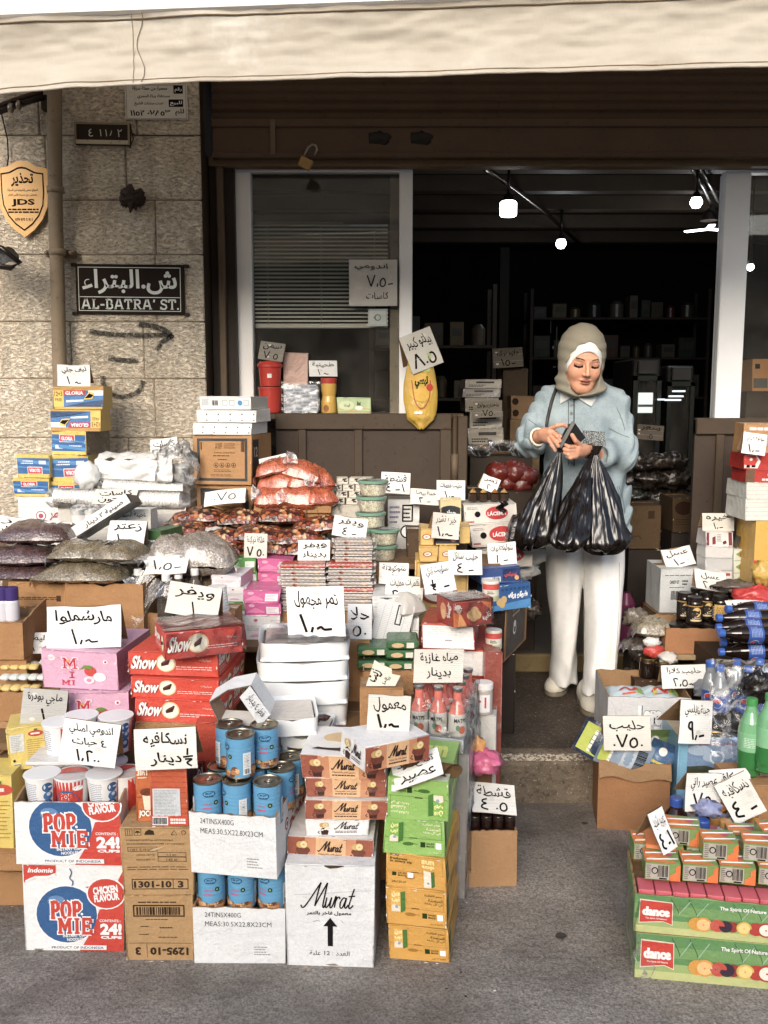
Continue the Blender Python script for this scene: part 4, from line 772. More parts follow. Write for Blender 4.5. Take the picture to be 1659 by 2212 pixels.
def art_cheese(f,W,H):
 f.rect(.02,.02,.13,.98,ink('#76aecb'),1);f.rect(.13,.0,.95,1,ink('#6f8cae'),1);f.rect(.13,.0,.95,.4,ink('#a9b48a'),2);f.poly([(.13,.5),(.4,.52),(.7,.42),(.13,.38)],ink('#39412f'),3);f.rect(.13,.0,.95,.14,ink('#d9dcc8'),3)
 for x,y,r in((.3,.78,.09),(.5,.66,.08),(.78,.8,.1),(.65,.7,.07)):f.ell(x,y,r,ink('#9fb2c8'),2,2.2,14)
 f.ell(.55,.66,.12,ink('#c8d2dc'),3);f.ell(.55,.66,.09,ink('#7f99b5'),4);f.text('جبنة بيضاء بلدية',.25,.86,.83,.95,ink('#a02f3a'),3,.03);f.ell(.68,.46,.07,ink('#2c3524'),4,1.1,12);f.ell(.86,.42,.09,ink('#47533a'),4,1.2,12)
 f.rect(.86,.1,.93,.3,ink('#d9c46a'),4)
def art_pinkbox(f,W,H):f.rect(.60,.15,.95,.7,ink('#eee7ea'),2);f.small(.63,.2,.92,.66,4,ink('#b98aa0'),3,4,.3);f.poly([(0,.2),(.3,.6),(.55,.3),(.55,.2)],ink('#e87aa8'),1);f.ell(.2,.75,.12,ink('#e9a3c2'),1,2)
def art_whitepink(f,W,H):f.small(.1,.35,.9,.6,3,ink('#b9a3ac'),2,4,.3);f.ell(.35,.8,.06,ink('#c2557c'),2,1.4);f.ell(.4,.1,.12,ink('#d9a0b8'),1,3,12,0,180)
def art_greenbox(f,W,H):f.poly([(0,0),(.5,.1),(.9,.0),(1,0),(.6,.3),(.2,.35)],ink('#c0542c'),2);f.rect(.6,.3,.96,.75,ink('#e9ece6'),3);f.small(.63,.35,.92,.7,3,ink('#8aa080'),4,4,.3);f.poly([(0,.7),(.4,.9),(.4,1),(0,1)],ink('#9cc98a'),2)
def art_tea(f,W,H):f.ell(.28,.5,.3,ink('#d4dfb0'),2,1.6);f.text('ليبت',.2,.4,.38,.62,ink('#3f7a3c'),3,.05);f.ell(.64,.35,.14,ink('#efece0'),3,1.8);f.poly([(.58,.5),(.6,.8),(.65,.65),(.7,.75),(.7,.5)],ink('#4d6b2c'),3);f.line([(0,.3),(.4,.2),(.8,.3),(1,.25)],.05,ink('#d9a845'),2);f.rect(0,.08,1,.12,ink('#c9783c'),2)
def art_cream(f,W,H):f.frame(.03,.05,.97,.95,.07,ink('#b9b2a2'),1);f.poly([(.45,.6),(.7,.6),(.95,.95),(.55,.95)],ink('#2f2621'),2);f.poly([(.6,.35),(.9,.35),(.9,.6),(.6,.6)],ink('#3d3029'),2);f.small(.1,.3,.5,.55,2,ink('#8b8378'),2,4,.4)
def art_wafer(f,W,H):f.rect(.0,.93,1,1,ink('#32201a'),1);f.ell(.3,.45,.3,ink('#a85a34'),2,1.7,12);f.ell(.28,.45,.17,ink('#4a2015'),3,1.7,10);f.line([(.5,.35),(.7,.5),(.95,.38)],.06,ink('#c9b8a8'),2);f.ell(.82,.5,.26,ink('#d9b08a'),2,1.6,10)
def art_qatr(f,W,H):
 r=M('#a8576a','ink');f.text('قطر',.55,.52,.8,.78,r,2,.03);f.text('مقطع',.48,.28,.82,.5,r,2,.03);f.ell(.4,.62,.1,r,1);f.ell(.4,.62,.08,WHITE,2);f.ell(.4,.62,.05,r,3);f.text('PRODUCT',.25,.04,.62,.14,INK,2,0);f.line([(.1,.2),(.8,.2)],.008,r,1)
# -------------- handwriting for the price cards
GL_={'1':(.5,[[(.15,1),(.8,0)]]),'l':(.35,[[(.5,1),(.45,0)]]),',':(.3,[[(.6,.28),(.3,-.02)]]),'~':(.95,[[(.05,.16),(.3,.26),(.5,.12),(.95,.14)]]),'-':(.7,[[(.1,.2),(.9,.26)]]),'.':(.3,[[(.35,.22),(.6,.1)]]),'5':(.75,[[(.5,.75),(.15,.5),(.15,.12),(.5,0),(.85,.2),(.8,.6),(.5,.75)]]),'7':(.85,[[(0,1),(.5,0)],[(.5,0),(1,1.05)]]),'8':(.85,[[(0,0),(.5,1)],[(.5,1),(1,0)]]),'2':(.65,[[(.1,.85),(.5,.95),(.95,.85)],[(.1,.9),(.3,.5),(.5,0)]]),'4':(.65,[[(.85,1),(.25,.85),(.3,.65),(.7,.55),(.2,.4),(.15,.15),(.95,.0)]]),'9':(.6,[[(.55,.6),(.15,.7),(.2,.95),(.6,1),(.65,.7),(.95,0)]]),'3':(.8,[[(.05,.9),(.2,.75),(.35,.95),(.5,.75),(.7,.95),(.9,.85)],[(.12,.85),(.3,.4),(.45,0)]]),'h':(.7,[[(.5,1),(.45,.62)],[(.1,.52),(.9,.56)],[(.25,.4),(.8,.38),(.4,.2),(.75,0)]]),' ':(.4,[])}
PEN=M('#191514','ink')
def price(f,s,x0,y0,x1,y1,wd,m=PEN,L=2):
 tot=sum(GL_[c][0]for c in s);x=x0;cw=(x1-x0)/tot
 for c in s:
  a,st=GL_[c]
  for q in st:f.line([(x+u*cw*a*.85,y0+v*(y1-y0))for u,v in q],wd,m,L,taper=False)
  x+=cw*a
NC=[0]
def card(x0,x1,yt,yb,Y,rows,where,roll=0,yaw=0,tilt=14,fold=True,col='#eceae4',pen=1.,spread=38,z0=None,lines=True,word='white',name='price_card'):
 """a folded board with handwriting; rows from top to bottom, a price row starts with #"""
 NC[0]+=1;sd=NC[0];ym=(yt+yb)/2;k=mpp(ym,Y);W=(x1-x0)*k;p=P((x0+x1)/2,yb,Y);H=(yb-yt)*k/max(.3,cos(radians(tilt)-PITCH*.8));z=p.z if z0 is None else z0
 b=MB();m=M(col,'paper');bk=M('#9b7a54','card');t=.0028;ta=radians(tilt);ca,sa=cos(ta),sin(ta)
 def tr(u,v,n):return(u-W/2,v*sa-n*ca,v*ca+n*sa)
 cr=[random.Random(sd*7+i).uniform(-.018,.018)for i in range(8)]
 def wob(u,v):return(u*W+cr[0]*W*v*1.2,v*H+cr[1]*H*u)
 if col=='#eceae4':col=('#eceae4','#e2dfd6','#e6e6e4','#d9d4c8','#efeee9')[sd%5];m=M(col,'paper')
 def mp(u,v,n):
  a,c=wob(u/W,v/H);return tr(a,c,n+.0042*sin(u/W*(2.4+sd%3)+sd)+.002*sin(v/H*5+sd))
 f=F(b,W,H,mp,sub=8,sv=4)
 N=8;vs=[];fs=[]
 for j in range(5):
  for i in range(N+1):vs.append(mp(i/N*W,j/4*H,0))
 for j in range(5):
  for i in range(N+1):q=mp(i/N*W,j/4*H,-t);vs.append(q)
 o=5*(N+1)
 for j in range(4):
  for i in range(N):a=j*(N+1)+i;fs.append((a,a+1,a+N+2,a+N+1))
 b.add(vs,fs,m);b.add(vs,[tuple(o+q for q in ff[::-1])for ff in fs],bk)
 edge=[i for i in range(N+1)]+[N+(N+1)*j for j in(1,2,3,4)]+[4*(N+1)+i for i in range(N-1,-1,-1)]+[(N+1)*j for j in(3,2,1)]
 b.add(vs,[(edge[i],edge[i-1],edge[i-1]+o,edge[i]+o)for i in range(len(edge))],bk)
 if fold:
  A=mp(0,H,-t);B=mp(W,H,-t);ang=radians(spread)-ta;L=H*1.0;dy=sin(ang)*L;dz=-cos(ang)*L
  if A[2]+dz<0:s_=-A[2]/dz;dy*=s_;dz*=s_
  b.add([A,B,(B[0],B[1]+dy,B[2]+dz),(A[0],A[1]+dy,A[2]+dz),(A[0],A[1]+.003,A[2]),(B[0],B[1]+.003,B[2]),(B[0],B[1]+dy+.003,B[2]+dz),(A[0],A[1]+dy+.003,A[2]+dz)],[(0,1,2,3),(4,7,6,5),(0,3,7,4),(1,5,6,2),(3,2,6,7)],bk)
 if lines:
  for v in(.32,.66):f.rect(.0,v-.003,1,v+.003,M('#cfccc4','ink'),1)
 for q_ in range(2):f.ell(cr[2]*25+.5,.5+cr[3]*20*(q_*2-1),.05,M('#d6d1c6','ink'),1,1.6,9)
 n=len(rows);hs={1:[(.25,.8)],2:[(.56,.9),(.1,.46)],3:[(.68,.92),(.40,.62),(.08,.32)]}[n];asp=W/H
 for r,(a,c)in zip(rows,hs):
  wx=.12
  if isinstance(r,tuple):r,a,c,wx=r
  wd=.052*pen*(1 if n<3 else.85)
  if r.startswith('#'):
   s=r[1:];tot=sum(GL_[ch][0]for ch in s);wn=min(1-2*min(wx,.2),tot*(c-a)/asp*1.15);x=.52-wn/2 if wx<.5 else wx;price(f,s,x,a,x+wn,c,wd)
  else:f.text(r,wx,a,1-wx,c,PEN,2,random.Random(sd).uniform(.0,.011)+(.006 if W>.1 else 0),n<3 or True,R.uniform(-3,3),-.15,.05,sd,res=2)
 ob=b.build(name,None,(p.x,Y,z),(0,radians(-roll),radians(yaw)))
 return tag(ob,f'{word} handwritten price card {where}','price card')
# -------------- containers
class It:pass
def rig(o,X,Y,z0,w,d,h,yaw):
 i=It();i.o=o;i.X=X;i.Y=Y;i.z0=z0;i.w=w;i.d=d;i.h=h;i.top=z0+h;i.yaw=yaw;return i
SEED=[100]
def box(name,label,cat,x0,x1,yt,yb,Y,d,col='#b58a5c',kind='print',yaw=0,z0=None,on=None,arts=None,group=None,jit=.004,wrap=0,sides=None,roll=0,h=None,flaps=False,topmat=None,seam=True,dz=0):
 """a closed printed carton; x0..x1, yt..yb is where its front shows at distance Y; on = what carries it"""
 SEED[0]+=1;ym=(yt+yb)/2;k=mpp(ym,Y);X=P((x0+x1)/2,ym,Y).x;w=(x1-x0)*k;zt=P(x0,yt,Y).z
 if on is not None:z0=on.top+.0008
 elif z0 is None:z0=P(x0,yb,Y).z
 z0+=dz
 if h is None:h=zt-z0
 h=max(h,.012);b=MB();m=M(col,kind);arts=arts or{}
 fm=[m]*6
 if sides:fm[1]=fm[3]=M(sides,kind)
 if topmat:fm[4]=M(topmat,kind)
 b.box(-w/2,w/2,0,d,0,h,m,5,faces=fm);e=.0022
 for sx in(-1,1):
  b.tube([(sx*(w/2-e*.55),e*.55,.001),(sx*(w/2-e*.55),e*.55,h-.001)],e,m,6)
 b.tube([(-w/2+e,e*.55,h-e*.6),(w/2-e,e*.55,h-e*.6)],e,m,6)
 fc=faces_of(b,w,d,h)
 for k_,a in arts.items():
  fl=k_.endswith('!');kk=k_.rstrip('!');ff=fc[kk](fl);ff.eps=.0008;a(ff,ff.W,ff.H)
 if w*h>.004:
  rr=random.Random(SEED[0]);ff=fc['front']();ff.eps=.0006;wc=M('#e9e6df'if kind!='card'else '#d0ab7c','ink');dc_=M('#8a7b68','ink')
  for q_ in range(7):
   e_=rr.random();u,v=(rr.random(),rr.choice((.006,.994)))if e_<.55 else(rr.choice((.006,.994)),rr.random());s_=rr.uniform(.004,.016)
   ff.poly([(min(1,max(0,u+s_*a/w*.06*(3 if e_<.55 else 1))),min(1,max(0,v+s_*c/h*.06*(1 if e_<.55 else 3))))for a,c in((-2,-1),(1,-2),(3,.5),(0,2))],rr.choice((wc,dc_,wc)),14)
 if seam and kind=='card':b.add([(-w/2+.001,d*.5-.024,h+.0012),(w/2-.001,d*.5-.024,h+.0012),(w/2-.001,d*.5+.024,h+.0012),(-w/2+.001,d*.5+.024,h+.0012)],[(0,1,2,3)],M('#a9865c','wrapped'))
 rd=random.Random(SEED[0]*3);B_=rd.uniform(.0008,.003)*min(1,h/.08);ux=rd.uniform(.35,.65)
 def sag(x,y,z):t=max(0,min(1,z/h));s_=B_*sin(pi*t);a=max(0,min(1,x/w+.5));e_=max(0,min(1,y/d));return(x-(a-.5)*2*s_*sin(pi*e_),y+s_*sin(pi*a**(.7+ux))*(1-2*e_),z-B_*.8*(z>h*.98)*sin(pi*a)*sin(pi*e_))
 o=b.build(name,None,(X,Y,z0),(0,radians(roll),radians(yaw)),jit,SEED[0],sag);tag(o,label,cat,group)
 if wrap:
  wb=MB();q=.004;sd=SEED[0]*1.3
  def shell(x,y,z,a=.0045):
   n_=mnoise.noise(Vector((x*22+sd,y*22,z*22)));return n_*a+a
  for(fn)in(lambda u,v:(-w/2-q+u*(w+2*q),-q-shell(u*w,0,v*h),v*(h+q)),lambda u,v:(w/2+q+shell(1,u*d,v*h),u*d,v*(h+q)),lambda u,v:(-w/2-q+u*(w+2*q),-q+v*(d+q),h+q+shell(u*w,v*d,2)*.6)):
   wb.grid(fn,16,12,film_mat('clear_film',wrap))
  wb.build('plastic_wrap',o)
 return rig(o,X,Y,z0,w,d,h,yaw)
def openbox(name,label,cat,x0,x1,yt,yb,Y,d,col='#b58a5c',kind='card',yaw=0,z0=None,on=None,arts=None,group=None,back=0,flap=None,notch=False,floor=.7,vmax=None,right=0):
 """an open carton: four walls; back = extra height of the rear wall; flap: 'front' folded out"""
 SEED[0]+=1;ym=(yt+yb)/2;k=mpp(ym,Y);X=P((x0+x1)/2,ym,Y).x;w=(x1-x0)*k;zt=P(x0,yt,Y).z
 if on is not None:z0=on.top+.0008
 elif z0 is None:z0=P(x0,yb,Y).z
 h=zt-z0;b=MB();m=M(col,kind);inn=M('#a07c53','card');t=.005;rr=random.Random(SEED[0])
 def wall(p,q,h0,h1,n_in,notch=False):
  N=14;vs=[]
  for i in range(N+1):
   u=i/N;x=p[0]+(q[0]-p[0])*u;y=p[1]+(q[1]-p[1])*u;hh=h0+(h1-h0)*u+rr.uniform(-.0025,.0025)
   if notch:hh+=notch*(-.03*math.exp(-((u-.5)/.07)**2))
   vs+=[(x,y,0),(x,y,hh),(x+n_in[0]*t,y+n_in[1]*t,hh),(x+n_in[0]*t,y+n_in[1]*t,0)]
  b.add(vs,[(4*i,4*i+4,4*i+5,4*i+1)for i in range(N)],m);b.add(vs,[(4*i+1,4*i+5,4*i+6,4*i+2)for i in range(N)],inn);b.add(vs,[(4*i+2,4*i+6,4*i+7,4*i+3)for i in range(N)],inn)
 W2=w/2
 wall((-W2,0),(W2,0),h,h,(0,1),notch and(notch if notch is not True else 1));wall((W2,0),(W2,d),h,h+right+back*.8,(-1,0));wall((W2,d),(-W2,d),h+back,h+back,(0,-1));wall((-W2,d),(-W2,0),h+back,h,(1,0))
 b.box(-W2+t,W2-t,t,d-t,.001,h*floor,inn)
 if flap:
  N=10;vs=[]
  for i in range(N+1):
   u=i/N;x=-W2+w*u;wv=.006*sin(u*7+1)
   vs+=[(x,0,h),(x,-.012-wv*.5,h-.02),(x,-.02-wv,h-flap+.01*sin(u*9)),(x,-.017-wv,h-flap+.01*sin(u*9)),(x,-.009-wv*.5,h-.02)]
  b.add(vs,[(5*i+j,5*i+5+j,5*i+6+j,5*i+1+j)[::-1]for i in range(N)for j in(0,1)]+[(5*i+2,5*i+7,5*i+8,5*i+3)[::-1]for i in range(N)],inn)
 ah=h/(vmax or 1);fc=faces_of(b,w,d,ah)
 for k_,a in(arts or{}).items():
  ff=fc[k_.rstrip('!')](k_.endswith('!'));ff.vmax=vmax if vmax else.985;a(ff,ff.W,ff.H)
 o=b.build(name,None,(X,Y,z0),(0,0,radians(yaw)),.0025,SEED[0]);tag(o,label,cat,group);i=rig(o,X,Y,z0,w,d,h,yaw);i.floor=z0+h*floor;return i
def clone(src,loc,rot,label=None,group=None,scale=None):
 c=src.copy();COL.objects.link(c);c.location=loc;c.rotation_euler=rot
 if scale:c.scale=scale
 if label:c['label']=label
 if group:c['group']=group
 for ch in[x for x in PCH.get(src.name,[])]:
  d=ch.copy();COL.objects.link(d);d.parent=c
  for g in PCH.get(ch.name,[]):q=g.copy();COL.objects.link(q);q.parent=d
 return c
PCH={}
def part(b,name,parent,**kw):
 o=b.build(name,parent,**kw);PCH.setdefault(parent.name,[]).append(o);return o
def pillow(name,label,cat,px,py,Y,w,d,h,mat,seed=1,yaw=0,pitch=0,roll=0,group=None,z0=None,neck=0,film=.25,pinch=.9,labelart=None,seal=.1):
 """a filled, sagging bag; px, py = centre of its base"""
 p=P(px,py,Y);z=p.z if z0 is None else z0;o_=Vector((seed*2.3,seed,1));b=MB()
 def srf(u,v,s):
  a,c=2*u-1,2*v-1;prof=max(0,(1-abs(a)**3.2))**.55*max(0,(1-abs(c)**3.2))**.55
  x=a*w/2*(1-.10*(1-abs(a))*c*c);y=c*d/2*(1-.12*a*a*pinch)
  n_=mnoise.noise(Vector((x,y,s))*14+o_)*.13*h+mnoise.noise(Vector((x*2,y,s))*32+o_)*.07*h
  zz=(prof*h*(.72 if s>0 else-.28)+n_*(.5+prof))+h*.28
  return(x,y,max(zz,0.0)if s<0 else zz)
 b.grid(lambda u,v:srf(u,v,1),26,20,mat);b.grid(lambda u,v:srf(u,v,-1),26,20,mat,flip=True)
 fm=film_mat('clear_film2',.22)
 if seal:
  for s in(-1,1):b.grid(lambda u,v:(s*(w/2+seal*w*v*(.8+.3*sin(u*7+seed))),(u-.5)*d*.75*(1-.15*v),h*.28+.012*sin(u*11+seed)*v-.4*h*v*v),10,3,fm)
 if labelart:
  f=F(b,w*.5,d*.5,lambda u,v,n:tuple(Vector(srf(.25+u/w,.25+v/d,1))+Vector((0,0,.002+n))),sub=10);labelart(f)
 o=b.build(name,None,(p.x,Y,z),(radians(pitch),radians(roll),radians(yaw)));tag(o,label,cat,group)
 if neck:
  nb=MB();nb.grid(lambda u,v:((.012+.05*v*v)*cos(2*pi*u)*(1+.3*sin(u*25)),(.012+.03*v*v)*sin(2*pi*u),v*neck),18,6,fm,wu=True);nb.build('bag_neck',o,(w*.1,0,h*.8),(radians(-30),radians(40),0))
 i=rig(o,p.x,Y,z,w,d,h,yaw);return i
# ==== GOODS: front row on the street
def can_proto():
 o_=empty('food_can','','can');r=.0368;h=.109;b=MB()
 bl=M('#5a9fc8','plastic',.3);mt=M('#b3a68c','metal')
 prof=[(r-.002,0),(r,.002),(r,.0035),(r-.0012,.005)]
 zs=np.linspace(.006,h-.006,21);prof+=[(r-.0012-(.0005 if 5<i<16 and i%2 else 0),float(z))for i,z in enumerate(zs)]+[(r-.0012,h-.005),(r,h-.0035),(r,h-.001),(r-.0015,h),(r-.003,h-.001),(r-.0045,h-.0035),(r-.012,h-.0035),(r-.014,h-.0028),(r-.016,h-.0035)]
 mats=[mt if j<3 or j>=24 else bl for j in range(len(prof)-1)]
 b.lathe(prof,bl,32,mats=mats);b.tube([(-.006,-.004,h-.0015),(.006,-.006,h-.0012),(.012,.0,h-.0012),(.006,.006,h-.0012),(-.006,.004,h-.0015)],.0016,M('#cfc8ba','metal'),6,True)
 f=cyl_face(b,r-.0008,.006,h-.006);f.eps=.0004
 def side(c,st):
  rr=random.Random(int(c*100));
  for i in range(30):
   u=c-.165+.33*rr.random();dv=abs(u-c)/.165;v=rr.random()*(.10+.20*dv*dv)+.02
   f.ell(u,v,.055,ink(rr.choice(['#c98f55','#b87a42','#dcae78','#6b3f22'])),1+i%3,1.5,9)
  f.ell(c,.78,.085,M('#26567c','ink'),2,1.9,18);f.ell(c,.78,.07,bl,3,1.9,18);f.text('صن بيور',c-.04,.77,c+.04,.84,M('#1d3f5c','ink'),4,.05);f.text('SUN PURE',c-.045,.70,c+.045,.745,M('#1d3f5c','ink'),4,.04)
  pk=ink('#c95f86');f.text('فطر مقطع',c-.06,.47,c+.03,.56,pk,2,.03);f.small(c-.07,.36,c+.04,.43,1,pk,2,4,.7);f.ell(c+.075,.53,.06,M('#23361c','ink'),2,1,12);f.ell(c+.075,.53,.03,M('#7fa07a','ink'),3,1,8)
 side(.5,0);side(.0,0)
 for c in(.27,.77):
  f.rect(c-.045,.06,c+.045,.64,ink('#e6e6e4'),4);f.small(c-.035,.25,c+.035,.6,9,ink('#8b8b8a'),5,4,.3);f.bars(c-.03,.09,c+.03,.22,None,3,None,5,9);f.text('عربي',c-.02,.40,c+.02,.45,INK,5,.05)
 part(b,'can_body',o_);return o_
CAN=can_proto();CR=.0368;CH=.109;CANN=[0]
def can(x,y,z,rot,label,group='tins of mushrooms with blue labels'):
 if CANN[0]==0:o=CAN;o.location=(x,y,z);o.rotation_euler=(0,0,rot);o['label']=label;o['group']=group
 else:o=clone(CAN,(x,y,z),(0,0,rot),label,group)
 CANN[0]+=1;return o
pl=box('noodle_carton','lower closed noodle carton with blue disc and red corner, standing on the street','carton',50,268,1866,2052,Yon(2052,0),.26,'#e9e9e8',z0=0,arts={'front':art_indomie},yaw=-1,roll=0)
pu=openbox('noodle_carton','upper open noodle carton filled with paper noodle cups','carton',32,262,1733,1866,2.235,.27,'#e9e9e8','print',on=pl,arts={'front':art_popmie},back=.065,vmax=.70,floor=.45,yaw=-1.5)
def cup(b,T=None,kind=0,lid=False):
 r0,r1,h=.034,.0445,.098;wh=M('#e8e8e6','plastic',.4);prof=[(r0,0),(r1-.0005,h-.004),(r1+.0022,h-.004),(r1+.0028,h-.001),(r1+.0018,h),(r1-.002,h)]
 b.lathe(prof,wh,28,T=T)
 def mpf(a0):
  Wd=2*pi*.04
  def mp(u,v,n):
   a=radians(a0+(u/Wd-.5)*360);t=v/h;r=r0+(r1-.001-r0)*t+n+.0004;p=Vector((r*cos(a),r*sin(a),v));return tuple(T@p)if T is not None else tuple(p)
  return F(b,Wd,h,mp,sub=24)
 f=mpf(-90);bl=ink('#2f5f94');f.eps=.0005
 if kind==0:
  f.rect(.33,.02,.67,.93,REDM,1);f.ell(.5,.40,.30,bl,2,1.05,18);f.text('POP',.43,.42,.57,.64,REDM,3,.06,out=(ink('#f2f2f0'),.05));f.text('MIE',.43,.17,.57,.38,REDM,3,.06,out=(ink('#f2f2f0'),.05));f.ell(.62,.75,.07,ink('#f2f2f0'),2,2)
 elif kind==1:
  f.small(.36,.22,.50,.86,12,ink('#5a6f94'),1,6,.28,False);f.ell(.60,.74,.13,bl,1,1);f.ell(.605,.5,.12,ink('#3f70a4'),2,1);f.ell(.6,.27,.14,bl,1,1);f.ell(.61,.55,.05,ink('#c9d6e6'),3);f.ell(.6,.3,.06,ink('#c9d6e6'),3);f.rect(.66,.02,.9,.95,REDM,1)
 else:
  f.rect(.5,.02,.98,.93,REDM,1);f.small(.1,.25,.4,.86,10,ink('#5a6f94'),1,6,.28,False)
 if lid:
  b.lathe([(.001,h+.0005),(r1-.001,h+.0005),(r1+.003,h+.0012),(r1+.003,h+.0018)],M('#c9c2bf','wrapped'),24,T=T,cap=False)
  b.add([tuple((T or Matrix())@Vector((r1*.9*cos(a),r1*.9*sin(a),h+.002)))for a in np.linspace(.4,3.4,12)],[tuple(range(12))],M('#c8412c','wrapped'))
CUPD={}
def noodle_cup(x,y,z,kind,label,lid=False,rot=0,tilt=0,up=True):
 T=None;b=MB()
 key=(kind,lid)
 if key in CUPD:o=CUPD[key].copy();COL.objects.link(o);o.location=(x,y,z);o.rotation_euler=(radians(tilt),0,rot)
 else:cup(b,None,kind,lid);o=b.build('noodle_cup',None,(x,y,z),(radians(tilt),0,rot));CUPD[key]=o
 tag(o,label,'cup','paper cups of instant noodles in the open carton');return o
zf=pu.floor;k=mpp(1700,2.3)
for i,(px,py,kd,lb)in enumerate([(88,1672,1,'white side of a noodle cup, first in the front line of the open carton'),(153,1674,0,'red noodle cup facing out with its blue disc in the open carton'),(222,1672,1,'noodle cup showing its printed list beside the red facing one'),(258,1680,2,'noodle cup wedged in the carton corner by the coffee box')]):
 q=P(px,py,2.29);noodle_cup(q.x if i<3 else q.x,2.30+(.03 if i==3 else 0),q.z-.098,kd,lb,i in(1,3),rot=(0,-.1,.15,.5)[i])
for i,(px,py,lb)in enumerate([(108,1648,'noodle cup with foil lid under the front fold of the price card'),(178,1650,'noodle cup with foil lid in the middle of the second line'),(236,1645,'noodle cup with red foil lid behind the boxed corner')]):
 q=P(px,py,2.385);noodle_cup(q.x,2.39,q.z-.098,2 if i!=1 else 0,lb,True,rot=i)
for i,(px,py,lb,kd)in enumerate([(172,1546,'upturned looking noodle cup behind the card with pink cartons behind',1),(248,1547,'noodle cup on top of the pile beside the coffee price card',1),(125,1560,'noodle cup on the pile hidden mostly by the tilted price card',2)]):
 q=P(px,py,2.43);noodle_cup(q.x,2.44,q.z-.098,kd,lb,False,rot=(.9,.25,.4)[i])
q=P(150,1610,2.42)
b=MB();z_=P(150,1648,2.385).z
b.box(q.x-.1,q.x+.13,2.36,2.49,z_+.001,z_+.012,M('#d9d6d2','wrapped'),1,.004);tag(b.build('foil_sheet'),'crumpled film laid between the layers of noodle cups','film')
c1=box('coffee_carton','lower brown carton printed upside down with a framed barcode, on the street','carton',270,420,1929,2075,Yon(2073,0),.24,'#b9925f','card',z0=0,arts={'front':art_1295},yaw=0,jit=.003)
c2=box('coffee_carton','upper brown carton with Cyrillic print and a framed long number','carton',263,418,1787,1928,2.19,.24,'#b9925f','card',on=c1,arts={'front':art_1301},jit=.003,yaw=1)
box('coffee_box','orange coffee box with cup picture, standing behind the sachet tower','box',292,338,1655,1787,2.225,.12,'#c9682a',on=c2,arts={'front':art_coffee})
q1=box('sachet_box','tall stack box of orange coffee sachets with a white label','box',322,405,1652,1787,2.195,.13,'#c4562c',on=c2,arts={'front':art_sachets},sides='#4d2417')
box('coffee_box','dark red coffee box lying behind the sachet tower under the card','box',398,440,1652,1690,2.42,.1,'#5e2419',z0=.01+P(400,1690,2.42).z,arts={'front':lambda f,W,H:f.text('3in1',.5,.3,.95,.8,ink('#e8d8c8'),2,.03)})
box('wafer_carton_lower','plain orange-red carton holding up the red wafer boxes','carton',425,470,1560,1720,2.44,.25,'#c4492f',z0=.30)
t1=openbox('tin_carton','lower white carton of mushroom tins standing on the street','carton',419,617,1962,2082,Yon(2081,0),.30,'#e4e5e4',z0=0,arts={'front':art_tins},vmax=.985,floor=.72,yaw=-1)
for i in range(3):can(t1.X-.077+i*.0775,t1.Y+.045,P(500,1885,t1.Y).z-CH,(0.1,-.25,-.5)[i],('first','middle','last')[i]+' tin of the row squeezed between the two white cartons')
zt1=P(500,1885,t1.Y).z
for i in range(3):can(t1.X-.077+i*.0775,t1.Y+.20,zt1-CH,i,('first','middle','last')[i]+' tin in the rear row under the upper white carton')
t2=openbox('tin_carton','upper white carton with red Arabic side print, heaped with mushroom tins','carton',406,599,1760,1889,t1.Y-.015,.30,'#e4e5e4',z0=zt1+.001,arts={'front':art_tins,'right':art_tins_side},vmax=.985,floor=.6,yaw=-9,right=.01)
Yc=t2.Y+.05;zc=P(500,1680,Yc).z-CH
rows_=[[(449,Yc,.25),(512,Yc-.003,2.0),(578,Yc-.012,-.2)],[(607,Yc+.075,-2.0),(545,Yc+.078,.4),(480,Yc+.08,1.5)],[(628,Yc+.15,1.9),(566,Yc+.155,.4),(500,Yc+.16,.4)],[(648,Yc+.225,1.9),(585,Yc+.23,.2)]]
on_=['front','second','third','rear'];nm=['first','middle','last']
for r,row in enumerate(rows_):
 for i,(px,y,ro)in enumerate(row):can(P(px,1700,y).x,y,zc,ro,f'{nm[i]} tin of the {on_[r]} row in the upper white carton')
zz=zc+CH+.001
can(P(516,1600,Yc+.0).x,Yc+.02,zz,2.05,'nearer top tin with white nutrition label above the front row')
can(P(496,1580,Yc+.09).x,Yc+.09,zz,.6,'top tin partly behind the labelled one, by the coffee card');can(P(571,1580,Yc+.08).x,Yc+.085,zz,.15,'top tin showing its oval name, beside the foam trays')
m1=box('biscuit_carton','big white dented carton with cursive lettering and an up arrow','carton',617,808,1866,2088,Yon(2086,0),.25,'#e2e3e2',z0=0,arts={'front':art_murat_carton},kind='card',yaw=-3,jit=.004,seam=False,h=P(617,1862,2.19).z)
m2=box('biscuit_box','lowest brown biscuit box, sunk in the torn top of the white carton','box',620,806,1826,1873,2.225,.2,'#e6ded6',on=m1,dz=-.016,arts={'front':art_murat_brown},yaw=-4,h=.06)
m3=box('biscuit_box','white end of a biscuit box turned sideways in the pile','box',664,795,1767,1826,2.24,.16,'#e9e8e6',on=m2,arts={'front':art_murat_white},yaw=2)
b3=box('biscuit_box','brown biscuit box resting directly on the white-ended one','box',661,836,1726,1767,2.235,.19,'#e6ded6',on=m3,arts={'front':art_murat_brown},yaw=-1.5,sides='#7d5a44')
b4=box('biscuit_box','second biscuit box from the top of the straight pile','box',661,834,1683,1726,2.25,.19,'#e6ded6',on=b3,arts={'front':art_murat_brown},yaw=-1,sides='#7d5a44')
def topcake(f,W,H):f.poly([(.1,.2),(.55,.15),(.6,.35),(.3,.4)],ink('#3b1a10'),1);f.ell(.5,.6,.2,ink('#dcb77c'),2,1.6);f.ell(.3,.35,.12,ink('#efe9df'),3,2)
